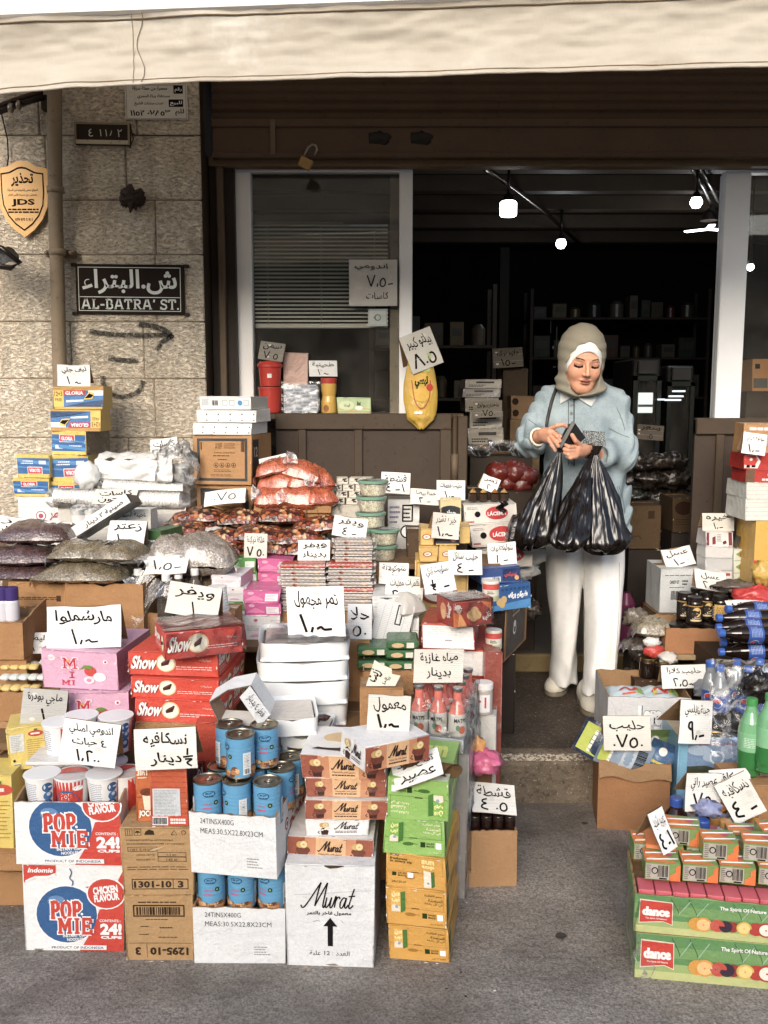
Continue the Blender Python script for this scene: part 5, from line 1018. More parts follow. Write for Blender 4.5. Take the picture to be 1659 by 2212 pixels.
b5=box('biscuit_box','uppermost straight biscuit box, under the turned one','box',651,832,1633,1683,2.25,.2,'#e9e6e2',on=b4,arts={'front':art_murat_brown,'top':topcake,'right':lambda f,W,H:cupcake(f,.5,.5,.35,True)},yaw=-4)
b6=box('biscuit_box','top biscuit box turned with one corner forward, carrying a card','box',779,938,1560,1606,2.16,.13,'#e9e6e2',on=b5,dz=.012,arts={'front':art_murat_brown,'left':art_murat_white},yaw=30,roll=1.5,h=.062)
b6.o.location.x-=.0;
jg=[]
prev=None;base_y=Yon(2074,0)
for i,(x0,x1,yt,yb,gr,vr,fl,yw,lab)in enumerate([(839,970,2001,2076,0,0,'',-9.0,'lowest yellow juice carton, on the street'),(832,964,1920,2001,0,0,'',-10.5,'middle yellow juice carton in the pile'),(833,963,1848,1920,0,2,'',-12.0,'top yellow juice carton with English slogan'),(829,961,1770,1848,1,0,'',-9.0,'lower green juice carton above the yellow ones'),(835,967,1683,1770,1,0,'!',-10,'top green juice carton printed upside down')]):
 col='#8dbb58'if gr else '#d9a03a';Y_=base_y+(i*.004 if i<3 else.01)
 prev=box('juice_carton',lab,'carton',x0,x1,yt,yb,Y_,.27,col,yaw=yw,on=prev,z0=None if prev else 0,arts={'front'+fl:art_sun(gr,vr),'right'+fl:art_sun_side(gr),**({'top':art_sun_top}if i==4 else{})},topmat='#cfd6a6'if i==3 else None)
jc=openbox('jar_carton','small brown carton packed with dark lidded jars beside the juice pile','carton',1015,1118,1793,1914,Yon(1914,0),.23,z0=0,floor=.8,yaw=2)
def jar_mesh(r,h,glass,lid,lab=None,lidh=.016):
 b=MB();b.lathe([(r*.9,0),(r,.006),(r,h*.78),(r*.9,h*.86),(r*.86,h-lidh)],glass,20);b.lathe([(r*.93,h-lidh),(r*.95,h-lidh+.002),(r*.95,h-.002),(r*.9,h)],lid,20)
 if lab:lab(cyl_face(b,r+.0003,h*.12,h*.7))
 return b
DG=M('#241410','plastic',.15);DL=M('#2e211b','plastic',.3);jb=None;n=0
zj=P(1065,1790,2.62).z
for iy in range(3):
 for ix in range(4):
  x=jc.X-.042+ix*.0345-.012;y=jc.Y+.03+iy*.05;z=jc.top-.03
  if jb is None:jb=jar_mesh(.0165,.062,DG,DL).build('sauce_jar',None,(x,y,z));o=jb
  else:o=jb.copy();COL.objects.link(o);o.location=(x,y,z)
  n+=1;tag(o,f'dark little jar, {["first", "second", "third", "fourth"][ix]} along the {["front", "middle", "rear"][iy]} line of the small carton','jar','dark jars in the small brown carton')
card(1020,1117,1708,1758,2.56,['قشطة','#4 .5'],'lying across the small jar carton on the street',roll=-3,tilt=52,fold=True,spread=120)
# ==== platforms behind (mostly hidden)
WD=M('#7b5d3c','paint')
def table(name,label,x0,x1,y0,y1,z):
 e=empty(name,label,'table',(0,0,0));zb=lambda y:KZ+.002 if y>KY+.03 else.0
 b=MB();n_=max(2,int((y1-y0)/.12));s=(y1-y0)/n_
 for i in range(n_):b.box(x0,x1,y0+i*s,y0+(i+1)*s-.004,z-.02,z,WD,1,.002)
 b.build('table_top',e)
 for x in(x0+.05,(x0+x1)/2,x1-.05):
  for y in(y0+.04,y1-.04):b=MB();b.box(x-.02,x+.02,y-.02,y+.02,zb(y),z-.021,WD,1,.002);b.build('table_leg',e)
ZA,ZB,ZC=.455,.615,.82
table('display_bench','low wooden bench hidden behind the front cartons carrying red and pink boxes',-1.45,.12,2.5,2.9,ZA)
table('display_bench','middle wooden bench carrying herb bags and wafer packs',-1.6,.33,2.93,3.27,ZB)
table('display_bench','high wooden bench against the wall carrying cups and snack bags',-1.65,.42,3.29,3.93,ZC)
# ---- pink marshmallow cartons, red wafer boxes
box('stock_carton','brown carton at the very edge with a taped face, upper of two','carton',-60,50,1840,1880,2.36,.3,'#b08150','card',z0=P(20,1880,2.36).z)
g0=box('stock_carton','brown carton at the very edge standing on the street','carton',-70,62,1882,1955,Yon(1955,0),.3,'#b08150','card',z0=0)
y1_=box('cube_box','yellow stock cube box low at the edge, under open flaps','box',-60,28,1675,1848,2.38,.12,'#dcc35c',arts={'front':art_stock},on=None,z0=P(0,1848,2.38).z)
y2_=openbox('stock_carton','brown carton edge behind the yellow cube boxes','carton',-80,64,1560,1700,2.62,.25,z0=.3)
box('cube_box','yellow stock cube box with red oval beneath the grey price card','box',20,98,1568,1660,2.46,.12,'#e2c862',z0=P(50,1660,2.46).z,arts={'front':art_stock},yaw=18)
box('stock_carton','brown carton under the bench holding the yellow box','carton',-30,105,1662,1760,2.47,.2,'#b08150','card',z0=.02,h=P(50,1661,2.46).z-.024)
pk=box('marshmallow_carton','lower pink marshmallow carton half hidden by noodle cups','carton',122,280,1493,1570,2.58,.25,'#dda9c2',z0=ZA,arts={'front':art_mimi})
pk2=box('marshmallow_carton','upper pink marshmallow carton with strawberry print','carton',88,258,1405,1491,2.6,.25,'#dda9c2',on=pk,arts={'front':art_mimi},sides='#b9899c',yaw=-7)
box('marshmallow_carton','pale pink carton beside the grey bouillon card','carton',-30,60,1590,1650,2.68,.2,'#e0b5c8',z0=P(0,1650,2.68).z,kind='wrapped')
card(101,262,1302,1392,2.62,['مارشملوا','#1,~'],'standing on the upper pink marshmallow carton',roll=1.5,tilt=17,z0=pk2.top-.0,pen=.8)
b_=box('wafer_carton','plain tan carton carrying the red wafer boxes','carton',292,478,1561,1640,2.5,.3,'#b98a55','card',z0=ZA,h=P(300,1561,2.5).z-ZA)
pr=b_
for i,(x0,x1,yt,yb,lb)in enumerate([(287,478,1513,1561,'bottom red wafer box with cursive white name'),(279,476,1463,1513,'middle red wafer box with round biscuit badge'),(273,472,1408,1463,'red wafer box under the turned top one')]):
 pr=box('wafer_box',lb,'box',x0,x1,yt,yb,2.5+.012*i,.26,'#d8432c',on=pr,arts={'front':art_show,'right':lambda f,W,H:(art_show(F(f.mb,W/2,H,lambda u,v,n,g=f:g.mp0(u,v,n)),W,H,True),art_show(F(f.mb,W/2,H,lambda u,v,n,g=f,w=W/2:g.mp0(u+w,v,n)),W,H,True))},yaw=-7)
pt_=box('wafer_box','top red wafer box turned with a corner forward under a folded card','box',368,536,1343,1402,2.47,.17,'#cf3a28',on=pr,dz=.004,arts={'front':art_show,'left':lambda f,W,H:art_show(f,W,H,True)},yaw=24,wrap=.02,roll=0,h=.072)
pt_.o.location.x-=.012
card(353,470,1270,1338,2.62,['ويفر','#1'],'on the turned top red wafer box',roll=-8,yaw=-8,tilt=18,z0=pt_.top,pen=.9)
# ---- foam trays
def tray_mesh(w,d,h,notch=True):
 b=MB();m=M('#eceeed','plastic',.6);t=.01;rr=.02;b.box(-w/2+.006,w/2-.006,.006,d-.006,0,.01,m,1,.004)
 def outer(u,v):
  a=2*pi*u;ca,sa=cos(a),sin(a);sx=math.copysign(abs(ca)**.28,ca);sy=math.copysign(abs(sa)**.28,sa);k=.955+.045*v;z=v*h
  if notch and abs(sx)<.42 and sy<0:z=min(z,h-.006*min(1,(.42-abs(sx))/.06))
  return(sx*w/2*k,d/2+sy*d/2*k,z)
 b.grid(outer,96,4,m,True,wu=True)
 b.grid(lambda u,v:(lambda p,q:(p[0]+(q[0]-p[0])*v,p[1]+(q[1]-p[1])*v,p[2]-v*v*.012))(outer(u,1),((outer(u,1)[0])*.90,d/2+(outer(u,1)[1]-d/2)*.88,0+outer(u,1)[2])),96,3,m,True,wu=True)
 b.box(-w*.42,w*.42,d*.1,d*.9,h*.8,h*.86,M('#c9c0b4','wrapped'));return b
trs=[(572,752,1517,1562,2.63,'bottom white foam tray of the tall pile'),(553,755,1473,1517,2.6,'second white foam tray up the tall pile'),(553,756,1430,1473,2.6,'third white foam tray up the tall pile'),(558,760,1388,1430,2.6,'top white foam tray wrapped in film under the big date card')]
ztr=ZA+.001;zb0=P(600,1562,2.61).z
if zb0>ztr+.02:sp=box('stock_carton','brown carton tucked under the tall pile of foam trays','carton',575,750,1562,1600,2.64,.2,z0=ZA,h=zb0-ZA,kind='card');ztr=sp.top+.001
TR=None;
for i,(x0,x1,yt,yb,Y_,lb)in enumerate(trs):
 w_=(x1-x0)*mpp(yb,Y_);h_=P(x0,yt,Y_).z-(ztr if i==0 else ztr);o=tray_mesh(w_,.24,h_-.0015).build('foam_tray',None,(P((x0+x1)/2,yb,Y_).x,Y_,ztr),(0,0,radians((1,3,5,6)[i])));tag(o,lb,'tray','white foam trays of dates');ztr+=h_
ft=ztr
wb=MB();X_=P(665,1400,2.6).x;wb.grid(lambda u,v:(X_-.13+.27*u,2.59+.22*v,ft+.004+.012*(mnoise.noise(Vector((u*9,v*7,1)))+.5)*(1 if.1<v else.3)),30,16,film_mat('clear_film',.35));tag(wb.build('film_wrap'),'loose clear film over the pile of foam trays','film')
zt5=.43
for i,(x0,x1,yt,yb,Y_,lb,yw)in enumerate([(600,705,1592,1640,2.42,'lowest small foam tray behind the blue tins',-6),(574,690,1553,1592,2.38,'open foam tray of dates behind the blue tins',8)]):
 zb1=P(x0,yb,Y_).z;h_=P(x0,yt,Y_).z-zb1
 if i==0:box('stock_carton','plain carton under the small foam trays behind the tins','carton',600,705,1640,1700,2.43,.2,z0=.0,h=zb1-.001,kind='card')
 o=tray_mesh((x1-x0)*mpp(yb,Y_),.2,h_-.001).build('foam_tray',None,(P((x0+x1)/2,yb,Y_).x,Y_,zb1),(0,0,radians(yw)));tag(o,lb,'tray','white foam trays of dates')
b=MB();q=P(655,1553,2.5)
for k in range(9):blob(b,(-.05+.02*k*1.1*.6,.0+.012*(k%3),.004*(k%2)),.012,M('#5b2c1a','grain'),k,.3,10,(1.5,1,.8))
tag(b.build('dates',None,(q.x,q.y,q.z-.004)),'brown dates lying in the open foam tray','fruit',kind='stuff')
card(622,747,1277,1386,2.63,['تمر مجهول','#1,~'],'large and lined, on the wrapped pile of foam trays',roll=1.5,tilt=10,z0=ft+.008)
b=MB();cm=M('#e3e2de','paper');ci=M('#a98d72','card');q=P(520,1562,2.34)
pts=[(-.055,.0),(-.078,.058),(-.03,.088),(.028,.098),(.075,.02),(.045,-.012),(.0,-.005)]
for(a,c),(d_,e_)in zip(pts,pts[1:]+pts[:1]):
 b.add([(a,0,c),(d_,0,e_),(d_+.012,.075,e_+.01),(a+.012,.075,c+.01)],[(0,1,2,3)],ci);b.add([(a*1.03,-.001,c*1.03+.001),(d_*1.03,-.001,e_*1.03+.001),(d_*1.03+.012,.076,e_*1.03+.011),(a*1.03+.012,.076,c*1.03+.011)],[(3,2,1,0)],cm)
b.add([(.026,-.006,.102),(.078,-.004,.022),(.05,-.03,.0),(.0,-.03,.08)],[(0,1,2,3)],cm)
f=F(b,.095,.04,lambda u,v,n:tuple(Vector((.003,-.03,.078))+Vector((.05,0,-.075))*(u/.095)+Vector((.026,.024,.022))*(v/.04)+Vector((0,-n-.001,0))))
f.text('قطر ٤ بدينار',.12,.2,.85,.8,PEN,2,.0,True,0,0,.05);tag(b.build('price_card',None,tuple(q),(0,0,.1)),'price card bent into an open ring, lying on the blue tins','price card')
card(124,248,1560,1652,2.27,[('اندومي اصلي',.66,.92,.12),('٤ حبات',.42,.62,.2),('#1,2..',.08,.34,.28)],'leaning on the noodle cups of the open carton',roll=-7,tilt=14,spread=40)
card(292,428,1560,1649,2.17,[('نسكافيه',.56,.9,.14),('دينار',.1,.42,.24),('#h',.06,.5,.76)],'in front of the red wafer boxes on the orange coffee tower',roll=4,tilt=8,z0=q1.top)
card(45,138,1490,1566,2.5,['ماجي بودرة','#1'],'grey and creased, over the yellow stock cube box',roll=-7,yaw=8,tilt=12,col='#b9b6ae',word='grey')
card(792,884,1483,1561,2.23,[('معمول',.5,.92,.12),('#1,~',.08,.45,.22)],'on the turned top biscuit box',roll=-1.5,yaw=-4,tilt=5,z0=b6.top,pen=1.3)
card(850,962,1620,1664,2.18,['تفاح بارد','عصير'],'rolled and curling on the top green juice carton',roll=24,yaw=-5,tilt=60,fold=False,z0=prev.top+.004)
b=MB();q=Vector((prev.X+.035,2.24,prev.top));
b.grid(lambda u,v:(-.045+.1*v+.03*cos(2*pi*u)*.5,.02*cos(2*pi*u)-.02+.04*v,.022+.018*sin(2*pi*u)-.012*v),22,5,M('#5b4226','card'),wu=True);tag(b.build('card_roll',None,tuple(q),(0,0,-.5)),'scorched brown roll of card on the green juice carton','card')
# ==== middle and back rows
def stackcard(*a,**k):return card(*a,**k)
CT='#b08150'
k1=box('bean_carton','brown carton with small print holding purple bags','carton',18,140,1258,1345,3.0,.28,CT,'card',z0=ZB,arts={'front':art_brownprint},yaw=1)
k2=openbox('herb_carton','open brown carton with torn rim holding herb bags','carton',140,312,1262,1400,2.95,.3,CT,z0=ZB,floor=.9,yaw=-6,right=.0,notch=.3)
k3=openbox('bottle_carton','open brown carton edge holding oil bottles behind the wafer boxes','carton',283,440,1322,1400,2.98,.16,CT,z0=ZB,floor=.15,yaw=8)
PU=M('#5f4340','grain');HB=M('#8a7a5c','grain');OR=M('#cf6236','grain');MX=M('#000000','mixed')
def stackbags(lst):
 for a in lst:pillow(*a[:3],*a[3:6],*a[6:10],**a[10])
pillow('bean_bag','lowest purple bag of beans sagging over the brown carton','bag',55,1262,3.1,.24,.2,.045,PU,1,z0=k1.top+.0,seal=0)
pillow('bean_bag','middle purple bag of beans in the pile','bag',58,1240,3.12,.27,.2,.06,PU,2,z0=k1.top+.045)
pillow('bean_bag','top purple bag of beans under a slanted price card','bag',88,1205,3.16,.26,.2,.07,PU,3,z0=k1.top+.11)
k2t=k2.top
pillow('herb_bag','lower bag of dried herbs overhanging the torn carton','bag',185,1262,3.02,.3,.2,.06,HB,4,z0=k2t+.0,yaw=-4)
pillow('herb_bag','upper bag of dried thyme with a slack middle','bag',180,1228,3.06,.2,.18,.06,HB,5,z0=k2t+.065,yaw=8)
pillow('herb_bag','upper herb bag with printed band at its fold','bag',248,1230,3.04,.2,.18,.06,HB,6,z0=k2t+.065,yaw=-12,labelart=lambda f:(f.rect(.3,.2,.42,.9,INK,1),f.small(.45,.2,.9,.9,6,ink('#6d5a3c'),1,4,.3)))
b=MB();q=P(330,1290,2.98);b.grid(lambda u,v:(q.x-.06+.13*u,q.y-.05*v,q.z+.07-.15*v*(1-.7*u)+.02*sin(u*6+v*4)),14,12,film_mat('clear_film',.35));tag(b.build('film_corner'),'loose clear bag corner hanging off the herb bags','film')
card(-20,70,1118,1153,3.25,['ارز','بدينار'],'slanting over the white box at the edge',roll=-8,yaw=0,tilt=42,fold=True)
card(52,142,1128,1166,3.12,['عدس','#1,~'],'slanting on the top purple bag',roll=-4,tilt=46)
card(228,310,1125,1180,3.12,['زعتر','#1,~'],'curled on the upper herb bags',roll=-2,tilt=30)
b=MB();L_,W_=.26,.10
b.box(0,L_,0,W_,0,.004,M('#2d2620','plastic'));
for(x0,x1,y0,y1)in((0,L_,0,.004),(0,L_,W_-.004,W_),(0,.004,0,W_),(L_-.004,L_,0,W_)):b.box(x0,x1,y0,y1,0,.035,M('#2d2620','plastic'),1,.001)
b.box(.004,L_-.004,-.004,0,.004,.04,M('#e4e2dc','paper'));f=F(b,L_,.04,lambda u,v,n:(u,-.0045-n,v));f.text('صينية ٢ دينار',.3,.2,.9,.75,PEN,2)
q=P(150,1172,3.15);tag(b.build('serving_tray',None,tuple(q),(radians(-10),radians(-32),0)),'dark tray propped up at a slant between the cards','tray')
box('tea_box','dark green box behind the thyme card','box',310,352,1148,1200,3.2,.14,'#3c6237',z0=k2t+.02,arts={'front':lambda f,W,H:f.small(.1,.5,.95,.75,2,WHITE,2,3,.5)},yaw=-20)
pl_=box('paper_pack','white stack of ruled packs behind the thyme card','pack',246,328,1102,1165,3.3,.1,'#dedcd6',z0=ZC,kind='paper',arts={'front':lambda f,W,H:[f.rect(0,y,1,y+.02,ink('#8f8a80'),1)for y in(.1,.22,.34,.46,.58)]})
card(247,326,1100,1142,3.28,['عجينة السمك','#1,~'],'propped against the ruled white packs',tilt=6,fold=False)
pillow('noodle_bag','big cloudy grey bag slumped behind the oil bottles','bag',418,1235,3.14,.30,.2,.14,M('#a3978a','grain'),7,z0=P(418,1240,3.14).z,seal=.03)
box('support_carton','brown carton under the cloudy grey bag','carton',345,500,1241,1290,3.14,.2,CT,'card',z0=ZB,h=P(418,1240,3.14).z-ZB)
OIL=M('#2a2418','plastic',.08);CLR=glass_mat('bottle_plastic',.92,.12)
def bottle(prof_liq,prof,cap,capcol,h):
 b=MB();b.lathe(prof_liq,OIL,18);b.lathe(prof,CLR,18,cap=False);b.lathe(cap,capcol,14);return b
def oilb():return bottle([(.026,.002),(.03,.01),(.03,.10),(.027,.12)],[(.031,.01),(.0315,.115),(.028,.14),(.013,.175),(.012,.19)],[(.0135,.188),(.014,.19),(.014,.208),(.012,.21)],M('#e8e6e0','plastic'),.21)
ob=None
for i,(px,yt,Y_)in enumerate([(298,1228,3.02),(330,1222,3.1),(385,1235,3.0),(420,1228,3.03),(404,1222,3.1),(443,1216,3.12),(358,1240,2.98)]):
 q=P(px,yt,Y_);z=ZB+.002;
 if ob is None:ob=oilb().build('oil_bottle',None,(q.x,Y_,q.z-.21));o=ob
 else:o=ob.copy();COL.objects.link(o);o.location=(q.x,Y_,q.z-.21)
 tag(o,'dark oil bottle with white cap, '+['at the outer end of the group','behind the end one','in front under the slanted card','beside the front one','standing behind the middle ones','at the far back by the grey bag','under the card corner'][i],'bottle','oil bottles with white caps')
box('support_carton','hidden brown carton the oil bottles stand on','carton',290,460,1310,1350,2.96,.22,CT,'card',z0=ZB,h=max(.03,P(385,1235,3.0).z-.212-ZB))
card(312,402,1205,1240,2.98,['#1,5-'],'laid flat over the oil bottle caps',roll=4,tilt=58,fold=True,spread=110)
b=MB();W_=M('#e9e9e6','plastic')
for i in range(9):b.lathe([(.030,i*.009),(.033,i*.009+.001),(.033,i*.009+.007),(.031,i*.009+.0085)],W_,20)
q=P(473,1320,2.85);o=b.build('cup_stack',None,tuple(q),(radians(0),radians(-6),0));tag(o,'short stack of white paper cups beside the red wafer boxes','cup stack')
box('support_carton','brown carton under the white cup stack','carton',440,510,1321,1380,2.84,.12,CT,'card',z0=ZA,h=q.z-ZA)
pb='#cf5f95'
def S():pass
w0=box('tea_box','white box at the foot of the small box pile','box',525,605,1330,1362,3.02,.16,'#dcdad6',z0=ZB,arts={'front':art_whitepink})
w1=box('tea_box','lower magenta box of the front pile with white label','box',530,606,1303,1330,3.02,.16,pb,on=w0,arts={'front':art_pinkbox},kind='wrapped')
w2=box('tea_box','upper magenta box of the front pile beside the wafers','box',528,604,1275,1303,3.02,.16,pb,on=w1,arts={'front':art_pinkbox},kind='wrapped')
v0=box('tea_box','green box at the foot of the white-topped pile','box',486,536,1300,1362,3.05,.14,'#5d9a4a',z0=ZB,arts={'front':art_greenbox})
v1=box('tea_box','plain white box under the pink-edged white one','box',487,532,1268,1300,3.05,.14,'#dfdedb',on=v0,arts={'front':art_whitepink})
v2=box('tea_box','white box with pink swirl beside the cup stack','box',454,522,1243,1268,3.05,.16,'#dfd6da',on=v1,arts={'front':art_whitepink},sides='#d9b5c4',yaw=-8)
u0=box('tea_box','brown carton carrying the rear green and magenta boxes','carton',496,640,1262,1320,3.2,.06,CT,'card',z0=ZB)
u1=box('tea_box','lower green box with orange flowers in the rear pile','box',496,556,1233,1262,3.19,.1,'#5d9a4a',on=u0,arts={'front':art_greenbox})
u2=box('tea_box','upper green box with white label in the rear pile','box',494,554,1206,1233,3.19,.1,'#5d9a4a',on=u1,arts={'front':art_greenbox})
u3=box('tea_box','rear magenta box below another','box',558,628,1235,1262,3.19,.1,pb,on=u0,arts={'front':art_pinkbox},kind='wrapped')
u4=box('tea_box','highest magenta box beside the wafer packs','box',558,632,1208,1235,3.19,.1,pb,on=u3,arts={'front':art_pinkbox},kind='wrapped',sides='#a54a78')
wc=box('support_carton','brown carton at the foot of the wafer pack piles','carton',604,812,1322,1365,3.06,.2,CT,'card',z0=ZB)
WP={}
def wafer_pack(x,y,z,w,h,d,red,label,rot,flip):
 key=(round(w,3),red)
 if key not in WP:
  b=MB();m=M('#b8402f'if red else '#a2968c','wrapped');m2=M('#e6e0d8','wrapped')
  def fn(u,v):
   a=2*pi*u;ca,sa=cos(a),sin(a);yy=math.copysign(abs(ca)**.5,ca)*d/2;zz=math.copysign(abs(sa)**.6,sa)*h/2;e=min(1,min(v,1-v)*16)**.5;n_=.0012*sin(v*60+a)
   return((v-.5)*w,d/2+yy*(1 if e>.6 else 1),h/2+zz*e+n_)
  b.grid(fn,20,30,m,True,wu=True)
  for s in(-1,1):b.grid(lambda u,v:(s*(w/2+.008*v),d*u,h/2+.002*sin(u*90)+.0015*v),24,1,m2)
  f=F(b,w*.94,h*.86,lambda u,v,n:(u-w*.47,-.0014-n+.004*abs(v/h-.43)*2,v+h*.07));f.rect(0,0,1,1,M('#e4ded6','wrapped'),0);art_wafer(f,1,1)
  WP[key]=b.build('wafer_pack',None,(x,y,z),(0,0,rot));o=WP[key]
 else:o=WP[key].copy();COL.objects.link(o);o.location=(x,y,z);o.rotation_euler=(0,0,rot)
 tag(o,label,'wafer pack','piled wafer packs in glossy wrappers');return o
k=mpp(1250,3.1)
def wpile(px0,px1,yb,n,Y_,hh,who,reds,d=.075,z=None):
 w=(px1-px0)*mpp(yb,Y_);x=P((px0+px1)/2,yb,Y_).x;z=P(px0,yb,Y_).z if z is None else z
 ords=['lowest','second','third','fourth','fifth','sixth','seventh','eighth','ninth','tenth','eleventh','twelfth']
 for i in range(n):
  lb=(ords[i]+' pack up')if i<n-1 else 'topmost pack'
  wafer_pack(x+R.uniform(-.004,.004),Y_+R.uniform(-.003,.003),z+i*hh,w,hh*.97,d,i in reds,f'{lb} {who}',R.uniform(-.05,.05),0)
 return z+n*hh
zt_a=wpile(606,706,1322,8,3.06,.0205,'in the wafer pile next to the magenta boxes',(7,),z=wc.top+.001)
zt_b=wpile(706,806,1322,8,3.07,.0205,'in the wafer pile beside the chocolate cards',(3,7),z=wc.top+.001)
wpile(706,806,1300,7,3.16,.0205,'in the hidden rear wafer pile',(6,),z=wc.top+.001)
zt_c=wpile(722,806,1200,4,3.09,.0195,'of the small pile on top of the others',(),z=zt_b)
card(643,712,1158,1202,3.12,['ويفر','بدينار'],'on the lower wafer pile next to the magenta boxes',tilt=12,z0=zt_a)
card(716,790,1112,1155,3.14,['ويفر','#4 -'],'curled on the highest wafer packs',roll=-8,tilt=26,z0=zt_c)
card(750,803,1304,1381,2.86,['حلا','#5.'],'standing beside the big date card',roll=0,tilt=8)
box('support_carton','brown carton under the halva price card','carton',745,800,1382,1440,2.86,.1,CT,'card',z0=ZA,h=P(770,1381,2.86).z-ZA)
bt=openbox('bag_tray','shallow brown carton tray full of mixed nut bags','tray',350,725,1195,1232,3.3,.3,CT,z0=P(540,1228,3.3).z,floor=.7)
box('support_carton','plain carton under the shallow tray of nut bags','carton',365,715,1233,1300,3.31,.25,CT,'card',z0=KZ+.01,h=bt.z0-KZ-.012)
nb=[(395,1150,3.42,'nut mix bag near the cup sleeves',-10),(470,1165,3.36,'nut mix bag at the front with a white paper band',5),(560,1160,3.36,'nut mix bag in the middle of the tray',-6),(640,1165,3.36,'nut mix bag next to the wafer cards',8),(690,1140,3.42,'nut mix bag close to the plastic tubs',-5),(520,1125,3.5,'nut mix bag under the slanted card',10),(430,1120,3.52,'nut mix bag against the brown carton',-4),(610,1120,3.5,'nut mix bag beneath the orange lentils',6),(580,1185,3.33,'low nut mix bag with violet seal at the tray rim',3),(480,1190,3.33,'low nut mix bag crushed in the tray corner',-3),(670,1190,3.33,'low nut mix bag behind the wafer price card',2),(400,1185,3.34,'low nut mix bag beside the cloudy grey bag',9)]
for i,(px,py,Y_,lb,yw)in enumerate(nb):pillow('nut_bag',lb,'bag',px,py+10,Y_,.20,.16,.06,MX,20+i,yaw=yw,roll=R.uniform(-8,8),seal=.12,group='bags of mixed nuts and crackers',labelart=(lambda f:(f.rect(.1,.0,.9,.5,M('#d9d5cf','wrapped'),1)))if i==1 else None)
card(527,576,1152,1206,3.2,['علكة تركية','#7 5.'],'tented in front of the nut bags',roll=-3,yaw=10,tilt=10)
card(440,530,1058,1090,3.5,['#.75'],'slanting on the nut bags before the brown carton',roll=7,tilt=50)
a1=box('grocery_carton','lower brown carton with dark printed frame, partly hidden by nut bags','carton',423,548,1047,1160,3.66,.26,'#b98a58','card',z0=ZC,arts={'front':art_aw},yaw=-12,h=P(480,1046,3.66).z-ZC)
a2=box('grocery_carton','upper brown carton with dark printed frame by the wall corner','carton',414,546,939,1045,3.64,.26,'#b98a58','card',on=a1,arts={'front':art_aw,'right':lambda f,W,H:(f.rect(.06,.1,.36,.9,ink('#333536'),1),f.text('12',.12,.55,.3,.75,ink('#c9c4bb'),2))},yaw=-10)
a3=box('tissue_pack','lowest white pack on the upper framed carton','pack',415,545,913,938,3.63,.22,'#e7e7e5','wrapped',on=a2,arts={'front':art_tissue},yaw=-10)
a4=box('tissue_pack','middle white pack in the pile on the framed carton','pack',424,553,885,912,3.64,.22,'#e7e7e5','wrapped',on=a3,arts={'front':art_tissue},yaw=-9)
a5=box('tissue_pack','top white box with blue dot above the tissue packs','box',430,546,857,884,3.64,.22,'#e2e3e2',on=a4,arts={'front':art_medicine},yaw=-10,sides='#b9b5ae')
card(326,385,946,985,3.72,['كاسات','#h'],'leaning on the clear cup bags below the stone wall',roll=10,tilt=28)
lt=openbox('lentil_crate','low carton holding orange lentil bags','carton',548,716,1092,1112,3.52,.25,CT,z0=P(600,1108,3.52).z,floor=.5)
box('support_carton','plain carton under the orange lentil bags','carton',556,706,1112,1150,3.53,.2,CT,'card',z0=ZC,h=lt.z0-ZC)
for i,(px,py,w_,h_,yw,rl,lb)in enumerate([(590,1098,.15,.09,10,0,'orange lentil bag low down beside the framed carton'),(640,1098,.17,.1,-8,5,'orange lentil bag in front with a bulging belly'),(690,1094,.12,.08,20,0,'small orange lentil bag at the end of the pile'),(608,1062,.16,.08,-10,-8,'orange lentil bag in the second layer near the carton'),(668,1062,.19,.1,12,0,'orange lentil bag with a gathered knot in its middle'),(640,1036,.22,.08,-12,14,'top orange lentil bag with pointed corner'),(596,1026,.15,.06,6,-14,'orange lentil bag under the tilted card')]):
 pillow('lentil_bag',lb,'bag',px,py,3.56+(.02 if i<3 else.05),w_,.15,h_,OR,40+i,yaw=yw,roll=rl,seal=.1,group='clear bags of orange lentils')
for i,(px,py)in enumerate([(672,1050),(575,1068),(625,1080),(610,1000)]):
 b=MB();b.grid(lambda u,v:((.006+.02*v*v)*cos(2*pi*u)*(1+.3*sin(u*25)),(.006+.02*v*v)*sin(2*pi*u),v*.055),16,5,film_mat('knot_film',.5),wu=True);o=b.build('bag_knot',None,tuple(P(px,py,3.53)),(radians((60,20,50,30)[i]),radians((0,-80,-60,60)[i]),0));tag(o,('knotted film end in the middle of a lentil bag','knotted film end sticking out beside the framed carton','knotted film end between two lentil bags','film tail on the topmost lentil bag')[i],'film')
card(562,622,984,1013,3.6,['عدس','#1'],'perched on the orange lentil bags',roll=16,tilt=48)
qx=box('white_carton','white carton with red Arabic print under the sponge packs','carton',42,160,1077,1165,3.68,.2,'#dfdedb',z0=ZC,arts={'front':art_qatr},h=P(80,1073,3.68).z-ZC)
gl=[('B',28,106,1034,1072,'lowest blue sponge pack on the white carton',None,0),('B!',35,109,984,1033,'blue sponge pack with yellow blocks standing on another at the pile edge',0,0)]
ga=box('sponge_pack',gl[0][5],'sponge pack',28,106,1032,1072,3.68,.2,'#dcc35c',on=qx,arts={'front':art_gloria('B')},kind='wrapped',yaw=-5)
gb=box('sponge_pack',gl[1][5],'sponge pack',35,107,984,1032,3.68,.2,'#dcc35c',on=ga,arts={'front!':art_gloria('B')},kind='wrapped',yaw=-8)
gx=box('white_carton','white block below the second column of sponge packs','carton',112,180,1090,1150,3.7,.2,'#dfdedb',z0=ZC)
g1=box('sponge_pack','blue sponge pack at the foot of the tall column','sponge pack',110,186,1040,1088,3.7,.18,'#dcc35c',on=gx,arts={'front':art_gloria('B')},kind='wrapped')
g2=box('sponge_pack','blue sponge pack upside down in the tall column','sponge pack',112,190,982,1039,3.7,.18,'#dcc35c',on=g1,arts={'front!':art_gloria('B')},kind='wrapped')
